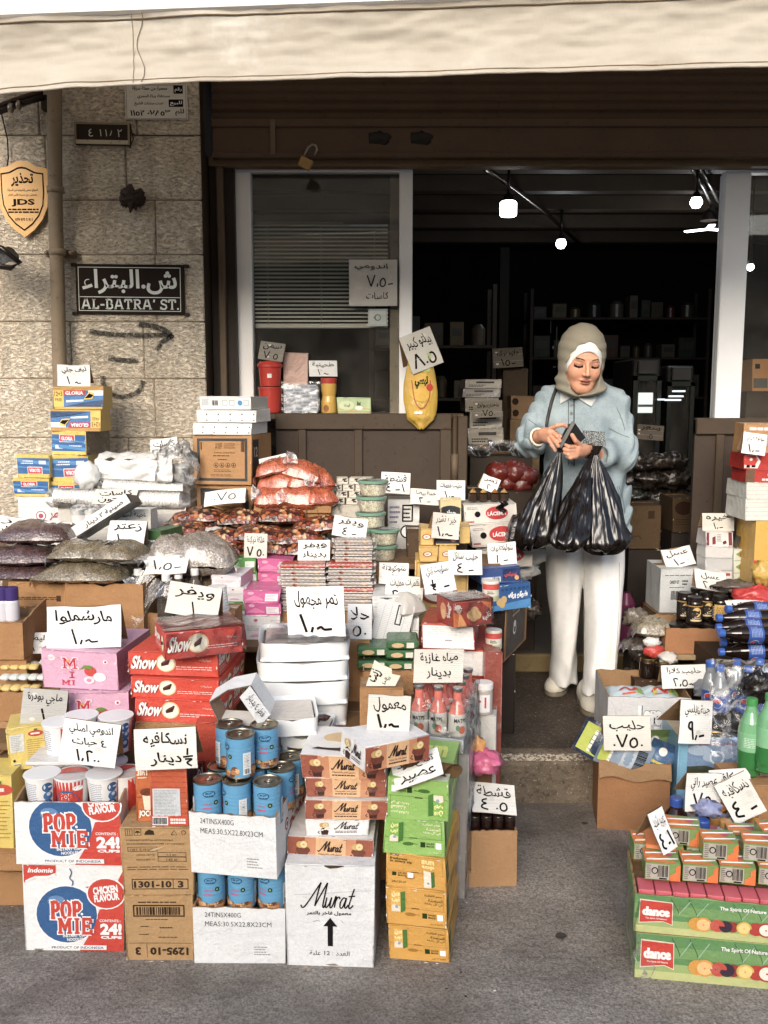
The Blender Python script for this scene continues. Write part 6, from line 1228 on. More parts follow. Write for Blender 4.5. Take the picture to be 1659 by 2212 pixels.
g3=box('sponge_pack','blue sponge pack with a dark side panel, third from the column top','sponge pack',108,190,932,981,3.7,.18,'#dcc35c',on=g2,arts={'front':art_gloria('B')},kind='wrapped',sides='#4d4238',yaw=-14)
g4=box('sponge_pack','sponge pack with yellow strip at its far end, printed upside down','sponge pack',110,218,884,931,3.7,.12,'#c9a443',on=g3,arts={'front!':art_gloria('A')},yaw=-2)
g5=box('sponge_pack','uppermost sponge pack with brown lid under the scourer card','sponge pack',114,223,834,883,3.7,.12,'#c9a443',on=g4,arts={'front':art_gloria('A')},yaw=-1)
card(124,195,788,834,3.74,['ليف جلي','#1 ~'],'on top of the sponge pack column',roll=-1,tilt=6,z0=g5.top)
b=MB()
b.grid(lambda u,v:(-.15+.30*u,.03*mnoise.noise(Vector((u*4,v*4,0))),.10*v+.012*mnoise.noise(Vector((u*8,v*3,5)))),20,10,M('#e3e3e0','wrapped'));b.grid(lambda u,v:(-.15+.30*u,.02+.14*v,.10+.02*sin(v*3)+.012*mnoise.noise(Vector((u*8,v*5,9)))),20,8,M('#e3e3e0','wrapped'))
f=F(b,.30,.10,lambda u,v,n:(u-.15,-.012-n,v));f.text('MADARI',.06,.06,.50,.22,INK,2,.04)
q=P(290,1048,3.6);tag(b.build('plastic_sack',None,(q.x,q.y,q.z)),'white plastic sack with black capitals among the cup sleeves','sack')
b=MB();blob(b,(0,0,.05),.055,M('#dededb','wrapped'),4,.25,24,(.9,.7,1.0));q=P(190,1055,3.6);tag(b.build('crumpled_bag',None,tuple(q)),'crumpled white bag between sponge packs and sack','bag')
def sleeve(x0,y0,x1,y1,Y_,r,n,label,rim='#e6e5e1',film=True):
 A=P(x0,y0,Y_);B=P(x1,y1,Y_+.02);d=B-A;L=d.length;b=MB();m=M(rim,'plastic',.5)
 rot=d.to_track_quat('Z','Y').to_matrix().to_4x4()
 prof=[]
 for i in range(n):z=L*i/n;prof+=[(r*.94,z),(r,z+L/n*.2),(r,z+L/n*.6),(r*.94,z+L/n*.7)]
 b.lathe(prof,m,20,T=rot);fm=film_mat('clear_film2',.22)
 b.grid(lambda u,v:tuple(rot@Vector(((r*1.12+.006*mnoise.noise(Vector((cos(u*6.28)*2,sin(u*6.28)*2,v*9))))*cos(2*pi*u)*(1 if.03<v<.97 else.5),(r*1.12)*sin(2*pi*u)*(1 if.03<v<.97 else.5),L*(v*1.14-.07)))),22,24,fm,wu=True)
 o=b.build('cup_sleeve',None,tuple(A));return tag(o,label,'cup sleeve')
sleeve(118,1075,392,1082,3.5,.034,46,'long film sleeve of nested paper cups lying in front')
sleeve(225,1052,398,1060,3.58,.03,36,'film sleeve of cups lying behind the first one')
sleeve(352,975,352,1040,3.66,.036,14,'upright sleeve of plastic cups beside the white sack')
sleeve(392,1005,394,1050,3.66,.03,10,'short upright cup sleeve with black print by the brown carton','#c9c9c8')
b=MB();blob(b,(0,0,.07),.07,film_mat('clear_film2',.22),9,.5,26,(1.2,.8,1.3));q=P(385,1050,3.62);tag(b.build('clear_bag',None,tuple(q)),'inflated clear bag with cups next to the framed cartons','bag')
box('support_carton','pale carton under the cup sleeves on the high bench','carton',125,400,1092,1150,3.5,.25,'#cfcac0','card',z0=ZC,h=P(250,1092,3.5).z-ZC)
cupw=None
for i,px in enumerate((172,200,230,250,190,218)):
 Y_=3.4 if i<4 else 3.46;q=P(px,1140,Y_)
 if cupw is None:
  b=MB();b.lathe([(.022,0),(.03,.065),(.0315,.066),(.031,.069),(.028,.069)],M('#e6e6e3','plastic',.4),20);b.lathe([(.030,.05),(.0315,.066),(.033,.072),(.02,.085)],film_mat('clear_film2',.22),14,cap=False);cupw=b.build('plastic_cup',None,(q.x,Y_,q.z));o=cupw
 else:o=cupw.copy();COL.objects.link(o);o.location=(q.x,Y_,q.z)
 tag(o,'small white cup in film, '+['first before the white carton','second of the front ones','third behind the tilted tray','last against the ruled packs','behind the first two','behind the third'][i],'cup','small white cups in film')
box('support_carton','white carton the small cups stand on','carton',150,270,1141,1180,3.38,.14,'#d6d2c8','card',z0=ZC,h=max(.02,P(200,1140,3.4).z-ZC-.0))
card(198,292,1057,1088,3.44,['كاسات','صحون'],'laid across the nearest cup sleeve',roll=-2,tilt=45)
lc=openbox('stock_carton','tall brown carton corner at the edge holding purple capped bottles','carton',-60,50,1345,1425,2.75,.2,CT,z0=P(0,1425,2.75).z,right=.03,floor=.3)
box('support_carton','brown carton under the bottle carton at the edge','carton',-60,60,1426,1560,2.76,.2,CT,'card',z0=.0,h=P(0,1425,2.75).z-.002)
for i,px in enumerate((4,24)):
 b=MB();b.lathe([(.02,0),(.022,.004),(.022,.06),(.02,.066)],M('#d9d6dc','plastic'),16);b.lathe([(.0205,.066),(.021,.067),(.021,.105),(.019,.107)],M('#41306f','plastic'),16);q=P(px,1268,2.86);tag(b.build('capped_bottle',None,(q.x,q.y,q.z-.107)),('purple capped bottle at the very edge','purple capped bottle next to the brown bean carton')[i],'bottle')
 if i==0:box('support_carton','carton piece under the purple capped bottles','carton',-60,45,1315,1400,2.83,.08,CT,'card',z0=P(0,1425,2.75).z+.002,h=q.z-.107-P(0,1425,2.75).z-.003)
sm=openbox('sweets_carton','low brown carton overflowing with small yellow and white wrapped bars','carton',-40,118,1495,1560,2.68,.2,CT,z0=P(20,1560,2.68).z,floor=.9)
box('support_carton','brown carton under the wrapped bars','carton',-40,118,1561,1640,2.69,.2,CT,'card',z0=0,h=sm.z0)
wb_=None;ordn=['first','second','third','fourth','fifth','sixth']
for r in range(4):
 for c in range(5-(r//2)):
  x=P(8+c*20+(8 if r%2 else 0),1480,2.74).x;Y_=2.70+.045*(r//1)*.8;z=sm.top-.004+(.022*r if r<3 else.04);key=r%2
  b=MB();m=M('#dfc06a'if r%2==0 else '#d3d8d2','wrapped');b.grid(lambda u,v:((v-.5)*.03,.022*cos(2*pi*u)*.9*(1-.5*abs(2*v-1)**6),.011+.010*sin(2*pi*u)*(1-.6*abs(2*v-1)**6)),10,8,m,True,wu=True);o=b.build('wrapped_bar',None,(x,Y_,z),(0,0,R.uniform(-.2,.2)))
  tag(o,f'{"yellow" if r % 2 == 0 else "whitish"} wrapped bar, {ordn[c]} in the {ordn[r]} layer of the low carton','bar','small wrapped bars in the low carton')
card(38,104,1368,1412,2.82,['ليمون','#1'],'half hidden behind the big marshmallow card',roll=2,tilt=20)
# ---- centre: cream cartons, tubs
CRM=None;zc0=P(750,1090,3.6).z;cs=box('support_carton','pale carton under the little cream cartons','carton',700,830,1091,1150,3.58,.16,'#cbc3b4','card',z0=ZC,h=zc0-ZC)
rows=[(1090,[712,740,768,796]),(1074,[716,744,772,800]),(1058,[730,757,784]),(1044,[742,768,792])]
kk=mpp(1070,3.6)
for r,(yb,xs)in enumerate(rows):
 for c,px in enumerate(xs):
  z=zc0+r*.0255;q=P(px-8+r*2,yb,3.6+.012*r)
  if CRM is None:
   b=MB();b.box(-.022,.022,0,.07,0,.0245,M('#ddd6c6','print'),1,.001);f=F(b,.044,.0245,lambda u,v,n:(u-.022,-n,v));art_cream(f,1,1);CRM=b.build('cream_carton',None,(q.x,q.y,z));o=CRM
  else:o=CRM.copy();COL.objects.link(o);o.location=(q.x,q.y,z)
  o.rotation_euler=(0,0,R.uniform(-.12,.12));tag(o,f'little cream carton, {ordn[c]} across in the {["bottom", "second", "third", "top"][r]} layer','carton','little cream cartons piled by the gate')
def tub_mesh():
 b=MB();cl=film_mat('tub_plastic',.25);gn=M('#6fa083','plastic',.3);b.lathe([(.0535,.040),(.0535,.048)],cl,26,cap=False);b.lathe([(.040,0),(.044,.004),(.0525,.043),(.03,.0445),(.0,.0445)],M('#e9dfc0','grain'),22,cap=False)
 b.lathe([(.054,.046),(.057,.047),(.057,.055),(.052,.057),(.05,.055),(.0005,.055)],gn,26,cap=False);b.lathe([(.048,.0562),(.044,.0585),(.0005,.0585)],film_mat('tub_plastic',.25),26,cap=False);return b
TB=None;pos=[(772,1212,3.34,0,'lower tub beside the wafers'),(826,1212,3.34,0,'lower tub beside the yellow boxes'),(772,1212,3.34,1,'second tub up next to the wafer packs'),(830,1212,3.34,1,'second tub up, rounded and full, by the dark gap'),(800,1212,3.37,2,'third tub up in the pile'),(802,1212,3.37,3,'fourth tub, just under the topmost'),(806,1212,3.37,4,'topmost tub under the cream price card')]
ztb=P(772,1214,3.34).z;box('support_carton','brown carton under the pile of clear tubs','carton',745,862,1215,1260,3.29,.2,CT,'card',z0=ZB,h=ztb-ZB)
for i,(px,py,Y_,lv,lb)in enumerate(pos):
 x=P(px,1150,Y_).x
 if TB is None:TB=tub_mesh().build('food_tub',None,(x,Y_,ztb));o=TB
 else:o=TB.copy();COL.objects.link(o);o.location=(x,Y_+.05,ztb+lv*.059)
 o.location.y=Y_+.05;tag(o,'clear food tub, '+lb,'tub','clear tubs with green lids')
card(822,885,1020,1066,3.62,['قشطة','#4 -1'],'behind the little cream cartons before the gate',roll=-2,tilt=10,yaw=-4)
mg=box('milk_pack','white printed pack between the tubs and the milk carton','box',838,905,1080,1150,3.62,.14,'#d6d4cf',z0=ZC,arts={'front':lambda f,W,H:(f.frame(.45,.55,.8,.9,.03,INK,1),f.small(.5,.6,.75,.85,3,INK,2,3,.4),f.ell(.62,.35,.14,INK,1),f.ell(.62,.35,.11,WHITE,2),f.small(.05,.5,.4,.9,4,ink('#7f7d99'),2,7,.4))},kind='wrapped')
card(886,948,1056,1090,3.58,['جبنة بيضاء','#3 -'],'leaning low next to the milk price card',roll=-2,tilt=22)
card(943,1005,1037,1080,3.56,['حليب طعمات','#1,~'],'upright over the beige milk carton',tilt=5,fold=False)
mk=box('milk_carton','beige milk carton with dark emblem, standing tall','carton',950,996,1078,1165,3.5,.08,'#d8c48e',z0=ZC,arts={'front':lambda f,W,H:(f.ell(.5,.75,.13,ink('#23262c'),1,1.9,20),f.text('جواد',.25,.70,.75,.8,ink('#d6dde2'),2,.05),f.rect(.3,.58,.7,.64,ink('#23262c'),1))})
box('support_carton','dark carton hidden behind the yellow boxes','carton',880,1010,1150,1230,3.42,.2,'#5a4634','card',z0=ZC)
YL='#d9b25e'
e0=box('sweet_box','lowest yellow box with a red oval, behind the liquid milk card','box',898,1012,1212,1262,3.2,.16,YL,z0=ZB,arts={'front':art_yellowbox})
e1=box('sweet_box','nearer small yellow box with brown oval','box',905,945,1180,1214,3.18,.1,YL,on=e0,arts={'front':art_yellowbox})
e2=box('sweet_box','second small yellow box behind the milk card','box',947,985,1180,1214,3.18,.1,YL,on=e0,arts={'front':art_yellowbox})
e3=box('sweet_box','upper yellow box with dark printed side in the pile','box',908,938,1142,1178,3.2,.12,YL,on=e1,arts={'front':art_yellowbox})
e4=box('sweet_box','dark sided box with an orange picture beneath the cheddar card','box',939,992,1146,1178,3.2,.12,'#2d2a35',on=e2,arts={'front':lambda f,W,H:(f.ell(.75,.5,.25,ink('#d98a4a'),1),f.ell(.2,.6,.12,ink('#b8402f'),1,1.6),f.rect(.02,.02,.98,.1,ink('#d9b25e'),1))})
e5=box('sweet_box','plain yellow box at the end of the yellow pile','box',985,1016,1138,1178,3.24,.12,YL,on=e2,dz=.0)
card(930,992,1108,1164,3.17,['خيره تشدر','#1,~'],'tented on the dark sided sweet box',roll=-6,yaw=12,tilt=8,spread=42)
card(970,1042,1188,1242,3.12,['حليب سائل','#4 -'],'in front of the small yellow boxes',roll=1,tilt=4,fold=False)
card(818,882,1216,1262,3.14,['شوكولاتة','#1'],'half hidden behind the lower chocolate card',roll=-2,tilt=10)
card(830,912,1244,1302,3.02,['قلفرات معلبات','#2,5..'],'in front of the palm printed carton',roll=-3,tilt=10)
card(918,988,1216,1280,2.92,['بسكويت تركي','#h -'],'tented on the pumpkin coloured biscuit pack',roll=7,yaw=8,tilt=16,spread=44)
p0=box('palm_carton','lower white carton with green palm leaves','carton',800,906,1335,1388,2.98,.2,'#dbdcda',z0=ZB,arts={'front':art_palm})
p1=box('palm_carton','upper white carton with palm print under the long card','carton',806,906,1288,1335,2.99,.2,'#dbdcda',on=p0,arts={'front':art_palm})
b=MB();b.box(-.06,.06,0,.004,0,.13,M('#d5d6d4','paper'));f=F(b,.12,.13,lambda u,v,n:(u-.06,-n,v));f.frame(.55,.45,.72,.95,.03,INK,1);[f.line([(x,0),(x+.05,.9)],.01,M('#a9abab','ink'),1)for x in(.15,.35,.75)]
tag(b.build('loose_flap',None,tuple(P(838,1386,2.93)),(radians(-12),radians(14),0)),'ribbed white flap leaning on the palm cartons','flap')
gt=openbox('cheese_carton','brown carton of green lidded trays beside the foam trays','carton',784,892,1450,1500,2.78,.2,CT,z0=P(840,1500,2.78).z,back=.11,floor=.95)
box('support_carton','plain carton under the green lidded trays','carton',786,890,1501,1600,2.79,.16,CT,'card',z0=0,h=gt.z0)
GT=None
for i,(px,py)in enumerate([(865,1448),(868,1424),(870,1403),(806,1446),(806,1418)]):
 Y_=2.80;q=P(px,py,Y_)
 if GT is None:
  b=MB();gg=M('#3c6a3e','wrapped');b.box(-.05,.05,0,.12,0,.026,gg,1,.006);f=F(b,.1,.026,lambda u,v,n:(u-.05,-n-.001,v));f.ell(.35,.5,.3,ink('#cfae7c'),1,2.5,12);f.rect(.62,.2,.85,.85,ink('#d9d5c2'),2);GT=b.build('green_tray',None,(q.x,Y_,q.z));o=GT
 else:o=GT.copy();COL.objects.link(o);o.location=(q.x,Y_,q.z)
 tag(o,'green wrapped food tray, '+['lowest next to the fizzy water card','middle one by the fizzy water card','top one under the palm carton','lower one beside the foam trays','upper one beside the foam trays'][i],'tray','green wrapped food trays')
b=MB();b.add([(-.045,0,0),(.04,0,0),(.055,0,.03),(.03,0,.035),(.03,0,.05),(0,0,.062),(-.02,0,.075)],[(0,1,2,3,4,5,6)],M('#ddd8c6','paper'));b.add([(-.045,.003,0),(.04,.003,0),(.055,.003,.03),(.03,.003,.035),(.03,.003,.05),(0,.003,.062),(-.02,.003,.075)],[(6,5,4,3,2,1,0)],M('#9b7a54','card'));f=F(b,.08,.06,lambda u,v,n:(u-.04,-n,v+.005));f.text('زيت',.05,.1,.5,.7,PEN,2,.03,rot=62);f.text('نباتي',.5,.05,.85,.35,PEN,2,.02,rot=30)
tag(b.build('price_card',None,tuple(P(824,1482,2.6)),(radians(-10),0,0)),'torn ragged price card sticking up behind the biscuit card','price card')
box('support_carton','brown carton under the torn ragged card','carton',780,870,1484,1560,2.59,.1,CT,'card',z0=0,h=P(824,1483,2.6).z)
kr='#a03526'
r0=box('biscuit_carton','red brown carton at the foot of the red biscuit column','carton',950,1082,1560,1640,2.84,.3,'#84402f','print',z0=0,h=P(980,1560,2.84).z,yaw=-4)
r1=box('biscuit_pack','large red wrapped pack behind the pink bottles','pack',890,1072,1462,1560,2.86,.3,kr,'print',on=r0,arts={'front':art_kasih},yaw=-6,sides='#8c5a4c')
r2=box('biscuit_pack','red biscuit pack with a white label side, behind the fizzy water card','pack',893,1060,1398,1462,2.87,.28,kr,'print',on=r1,arts={'front':lambda f,W,H:(f.rect(.6,.05,.98,.9,ink('#e6e2dc'),1),f.poly([(0,.1),(.3,.9),(.15,1),(0,.6)],ink('#d9742f'),1),f.rect(.6,.9,.98,.97,ink('#c2553f'),2))},yaw=-8,sides='#8c5a4c')
r3=box('biscuit_pack','biscuit pack turned with its plain white end forward','pack',912,1025,1345,1398,2.84,.2,kr,'print',on=r2,arts={'front':art_label},yaw=-10,sides='#8c4a3c')
r4=box('biscuit_pack','top biscuit pack with round cookies, corner forward','pack',975,1068,1286,1345,2.80,.12,kr,'print',on=r3,arts={'front':art_kasih,'left':art_kasih_side},yaw=24,wrap=.02,h=.078)
card(892,1000,1401,1474,2.55,['مياه غازية','#5',][:1]+[('بدينار',.12,.45,.25)],'propped on the pink fizzy drink bottles',roll=-1,yaw=3,tilt=4,spread=42,pen=1.2)
for i,(px,yb,col)in enumerate([(1062,1406,'#c8453a'),(1056,1300,'#c8453a')]):
 b=MB();b.lathe([(.026,0),(.027,.003),(.027,.06),(.026,.063)],M('#dcd6c6','plastic'),18);f=cyl_face(b,.0273,.004,.058);f.rect(.3,.62,.7,.95,ink(col),1);f.rect(.3,.0,.7,.25,ink('#b5b98a'),1);f.small(.42,.35,.58,.55,2,INK,1,2,.5);q=P(px+6,yb,2.9);tag(b.build('small_tin',None,(q.x,2.93,q.z)),('small tin with red band beside the white ended biscuit pack','small tin with red band behind the top biscuit pack')[i],'tin')
box('support_carton','red film-wrapped packs stacked under the small red banded tins','pack',1045,1085,1407,1560,2.8,.08,'#94483a','wrapped',z0=0,h=P(1062,1406,2.82).z)
MB_T=box('bottle_tray','shrink wrapped grey tray under the pink necked bottles','tray',882,1002,1592,1624,2.5,.26,'#b9bdc0','wrapped',z0=P(940,1624,2.5).z,arts={'front':lambda f,W,H:(f.small(.1,.55,.8,.7,1,INK,1,3,.4),f.text('غازي',.55,.25,.8,.5,INK,2,.02))},yaw=-14)
low=box('bottle_tray','shrink wrapped bottle pack below, standing on the street','pack',890,1010,1625,1780,2.5,.26,'#9d9894','wrapped',z0=0,h=MB_T.z0-.001,yaw=-14)
def mb_():
 b=MB();pk_=M('#d9705f','plastic',.15);gr=M('#c9c6c2','plastic',.3)
 b.lathe([(.024,0),(.0265,.005),(.0265,.06),(.0255,.066)],gr,20);b.lathe([(.0255,.066),(.019,.085),(.0125,.10),(.012,.128)],pk_,20,cap=False);b.lathe([(.0125,.126),(.0145,.128),(.0145,.136),(.013,.138)],M('#c3beb8','metal'),16)
 f=cyl_face(b,.0268,.004,.062);f.text('MATPS',.40,.68,.60,.88,INK,2,.02);f.ell(.53,.32,.2,ink('#c9614a'),1,.9,14);f.ell(.46,.42,.14,ink('#5f8a72'),2,.7,12);f.ell(.97,.32,.2,ink('#c9614a'),1,.9,14);return b
MBO=None
for r in range(4):
 for c in range(3):
  x=-.055+c*.055;y=.03+r*.062;a=radians(-14);X_=MB_T.X+x*cos(a)-y*sin(a);Y_=MB_T.Y+x*sin(a)+y*cos(a)
  if MBO is None:MBO=mb_().build('soda_bottle',None,(X_,Y_,MB_T.top+.001));o=MBO
  else:o=MBO.copy();COL.objects.link(o);o.location=(X_,Y_,MB_T.top+.001)
  o.rotation_euler=(0,0,R.uniform(-.4,.4));tag(o,f'pink necked soda bottle, {ordn[c]} in the {["front", "second", "third", "rear"][r]} line of the shrink wrapped tray','bottle','pink necked soda bottles in shrink wrap')
b=MB();a=radians(-14);fm=film_mat('clear_film',.35)
def trn(x,y,z):return(MB_T.X+x*cos(a)-y*sin(a),MB_T.Y+x*sin(a)+y*cos(a),MB_T.z0+z)
b.grid(lambda u,v:trn(-.09+.18*u,-.004-.006*mnoise.noise(Vector((u*9,v*9,1)))+.012*v*(1+.5*sin(u*20)),.0+.155*v),26,16,fm);b.grid(lambda u,v:trn(.092+.008*mnoise.noise(Vector((u*9,v*9,7)))-.014*v,.27*u,.155*v),26,16,fm)
b.grid(lambda u,v:trn(.09+.006*mnoise.noise(Vector((u*9,v*9,7))),.27*u,-.38+.38*v if True else 0),26,16,fm)
tag(b.build('shrink_wrap'),'glossy shrink film stretched round the pink soda bottles','film')
b=MB();b.lathe([(.026,0),(.028,.004),(.028,.075),(.026,.08)],M('#b9aea4','plastic'),20);b.lathe([(.0285,.078),(.0295,.08),(.0295,.096),(.027,.098)],M('#e6e4df','plastic'),20);f=cyl_face(b,.0284,.004,.072);f.rect(.42,.1,.6,.9,ink('#ececea'),1);f.rect(.5,.3,.53,.8,REDM,2);f.ell(.42,.6,.06,ink('#b8564a'),2)
q=P(1044,1540,2.74);tag(b.build('white_lid_jar',None,tuple(q)),'jar with white lid and label beside the shrink wrapped bottles','jar')
wj=box('small_carton','small white ribbed carton at the aisle under the jar','carton',1018,1072,1541,1640,2.72,.16,'#cfccc4','card',z0=0,h=q.z-.001,yaw=-10)
b=MB();blob(b,(0,0,.035),.055,M('#d45f88','wrapped'),6,.5,22,(.9,.9,.6));tag(b.build('pink_packet',None,tuple(P(1046,1668,2.62))),'crumpled pink packet poking out over the aisle','packet')
box('small_carton','brown carton under the crumpled pink packet','carton',1012,1062,1668,1750,2.66,.1,'#7a5636','card',z0=0,h=P(1046,1668,2.62).z+.004)
b=MB();blob(b,(0,0,.03),.035,M('#dd9a4a','wrapped'),3,.4,18,(.8,.5,1));tag(b.build('orange_packet',None,tuple(P(1030,1638,2.64))),'orange packet wedged by the white ribbed carton','packet')
zst=P(1090,1428,3.25).z
box('support_carton','added support, dark in colour as the shaded void under the black printed carton','crate',1040,1112,1440,1500,3.34,.2,'#2c2119','paint',z0=KZ+.002,h=zst-KZ-.003)  # added support, its dark colour stands for the shaded void below the carton
dc=box('black_carton','brown carton with black printed panel, jutting into the aisle','carton',1046,1092,1312,1427,3.25,.34,'#a8794a','card',z0=zst,sides=None,arts={'right':art_darkcarton,'front':lambda f,W,H:f.rect(.1,.05,.98,.95,ink('#2c211a'),1)},yaw=-22)
bb1=box('blue_biscuit_pack','lower bright blue biscuit pack with nut picture','pack',1062,1150,1262,1312,3.22,.14,'#2a5c96','wrapped',on=dc,arts={'front':art_blue_biscuit},yaw=16,roll=-3)
bb2=box('blue_biscuit_pack','darker blue snack box above the bright blue pack','box',1036,1128,1222,1262,3.24,.14,'#39528c',on=bb1,arts={'front':art_blue},yaw=12,h=.055)
card(1055,1117,1170,1218,3.3,['شوكولاتة برات','#l -'],'on the dark blue snack box by the black shopping bags',roll=5,tilt=8,z0=bb2.top)
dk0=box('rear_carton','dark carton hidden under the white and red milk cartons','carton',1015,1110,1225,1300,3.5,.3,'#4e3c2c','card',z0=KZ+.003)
l0=box('dairy_carton','lowest white carton with black hole beside the blue packs','carton',1030,1150,1178,1225,3.5,.22,'#d6cfc4',on=dk0,arts={'front':art_lacnor},yaw=-2,roll=-2)
l1=box('dairy_carton','middle white carton with red oval emblem','carton',1018,1128,1132,1178,3.48,.22,'#d9d3c9',on=l0,arts={'front':art_lacnor},yaw=4,roll=-3)
l2=box('dairy_carton','top white carton with red oval emblem, half behind the bags','carton',1005,1118,1090,1130,3.48,.22,'#dcd6cc',on=l1,arts={'front':art_lacnor},yaw=2,roll=-3)
fj=None
for i,px in enumerate((1022,1045,1070,1090)):
 q=P(px,1088,3.54)
 b=MB();b.lathe([(.016,0),(.018,.003),(.018,.03)],M('#3a2c22','plastic',.1),14,cap=False);b.lathe([(.0,.028),(.014,.034),(.0,.05)],M(('#c98f3a','#d9a84a','#b8752f','#c9a05a')[i],'grain'),8,cap=False);tag(b.build('pickle_jar',None,(q.x,3.56,l2.top+.004),(0,0,i)),'small glass of yellow fruit, '+['nearest the gate','second from the gate','third from the gate','beside the black bag'][i],'jar')
card(1032,1072,1028,1060,3.62,['تمر','#2'],'small and slanted before the red net bags',roll=-24,tilt=20)
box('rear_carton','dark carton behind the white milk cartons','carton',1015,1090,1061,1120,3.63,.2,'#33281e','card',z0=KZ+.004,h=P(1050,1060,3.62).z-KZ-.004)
# ---- things on and above the gate top, on an inner sill
sill=box('window_sill','narrow brown shelf just behind the steel gate top','shelf',548,1000,893,905,4.095,.12,'#5a4733','paint',z0=None);sz=sill.top
b=MB();rd=M('#c0301f','plastic')
b.lathe([(.040,0),(.046,.003),(.051,.105),(.054,.107),(.054,.115)],rd,24);b.lathe([(.040,.118),(.044,.12),(.050,.20),(.056,.202),(.056,.212),(.045,.225),(.02,.23)],rd,24)
f=cyl_face(b,.049,.13,.2);f.rect(.48,.35,.54,.6,ink('#e9e2da'),3);q=P(584,890,4.14);o=b.build('red_tub',None,(q.x,4.15,sz));tag(o,'stacked red plastic tubs in the window corner','tub')
card(556,610,738,778,4.12,['سمن','#7 5'],'dim and grey on the red tubs behind the window',roll=-9,tilt=14,col='#8f8a80',word='grey')
b=MB();b.box(-.075,.075,0,.1,0,.125,M('#b9bfc8','wrapped'),1,.01);f=F(b,.15,.125,lambda u,v,n:(u-.075,-n,v))
for r in range(9):
 for c in range(4):f.rect(.02+c*.245+(.06 if r%2 else 0),.02+r*.108,min(.99,.22+c*.245+(.06 if r%2 else 0)),.09+r*.108,ink('#8d96a6'if(r+c)%3 else '#dfe3ea'),1)
b.grid(lambda u,v:(-.085+.17*u,-.008-.008*mnoise.noise(Vector((u*6,v*6,3))),.0+.14*v),16,14,film_mat('clear_film',.35));tag(b.build('soap_bag',None,(P(651,890,4.1).x,4.08,sz)),'clear bag of stacked grey bars on the gate shelf','bag')
box('paper_box','pale pink box standing behind the bag of bars','box',612,664,762,826,4.2,.05,'#c9a08f',z0=sz,kind='wrapped')
b=MB();b.lathe([(.032,0),(.035,.004),(.034,.05),(.029,.075),(.033,.10),(.034,.125),(.032,.132)],M('#d9ab3f','plastic'),22);b.lathe([(.0335,.130),(.035,.132),(.035,.152),(.032,.154)],M('#b83220','plastic'),22);f=cyl_face(b,.0345,.01,.05);f.ell(.45,.3,.4,ink('#9a5a2a'),2,.8,12);tag(b.build('sauce_jar_yellow',None,(P(710,890,4.1).x,4.12,sz)),'yellow jar with red lid on the gate shelf','jar')
card(668,729,779,813,4.1,['طحينية','#1 ~'],'above the yellow jar with the red lid',tilt=4,fold=False)
box('tea_carton','pale green tea box with a cup picture on the gate shelf','box',729,801,859,893,4.08,.06,'#b9cf9a',z0=sz,arts={'front':art_tea})
b=MB();q=P(806,661,4.2);k=mpp(610,4.2);W_,H_=104*k,98*k;b.grid(lambda u,v:(-W_/2+W_*u,-.004-.012*max(0,u-.8)*(1-v)*3,H_*v),10,6,M('#d5d1c8','paper'));f=F(b,W_,H_,lambda u,v,n:(u-W_/2,-.006-n,v));f.text('اندومي',.12,.75,.8,.93,PEN,2,0,True,-3,0,.04);price(f,'7,5-',.38,.42,.95,.66,.025);f.text('كاسات',.35,.15,.82,.30,PEN,2,0,True,0,0,.04)
tag(b.build('price_paper',None,(q.x,4.205,q.z)),'handwritten paper taped on the window over the white blind','price card')
b=MB();k=mpp(686,4.2);W_,H_=42*k,36*k;q=P(816,704,4.2);b.box(-W_/2,W_/2,0,.003,0,H_,M('#c9cfc9','print'));f=F(b,W_,H_,lambda u,v,n:(u-W_/2,-n,v));f.frame(.04,.05,.96,.95,.03,ink('#8fa09a'),1);f.ell(.5,.5,.2,ink('#6f9a8a'),1);f.ell(.5,.5,.13,ink('#c9cfc9'),2);f.poly([(.25,.5),(.4,.6),(.4,.4)],ink('#b5604a'),1);tag(b.build('sticker',None,(q.x,4.208,q.z)),'small square sticker under the window price paper','sticker')
b=MB()
def yb(u,v):
 a=2*pi*u;w_=(.05+.024*sin(pi*min(1,v*1.15)))*(1 if v>.12 else.25+v*6);return(w_*cos(a)+.008*(1-v),.03*sin(a)*(1 if v>.1 else.4),-.02+.33*v+.006*sin(a*7+v*20))
b.grid(yb,36,24,M('#d3a92a','wrapped'),True,wu=True);
f=F(b,.10,.30,lambda u,v,n:(u-.05,-.031*(1-((u-.05)/.075)**2)**.5-.003-n,v+.005),sub=10)
f.poly([(.1,.72),(.9,.72),(.95,.98),(.05,.98)],ink('#a9c06a'),1);f.ell(.55,.5,.2,ink('#e0b02a'),1,.9,20);f.line([(.15,.6),(.3,.3),(.6,.2),(.9,.35),(.95,.6)],.012,ink('#b5402a'),2);f.text('تبسي',.28,.48,.85,.66,M('#2b3f1c','ink'),3,.06);f.ell(.92,.5,.05,REDM,3);f.ell(.35,.14,.02,WHITE,2,1.4);f.ell(.52,.14,.02,WHITE,2,1.4)
q=P(906,915,4.03);tag(b.build('chips_bag',None,tuple(q),(0,0,0)),'yellow and green snack bag hanging at the doorway post','bag')
card(888,963,712,795,4.0,['بيلتو كبير','#8.5'],'tilted on top of the hanging yellow bag',roll=22,yaw=14,tilt=6,spread=44,col='#c9c5bb',word='grey-white')
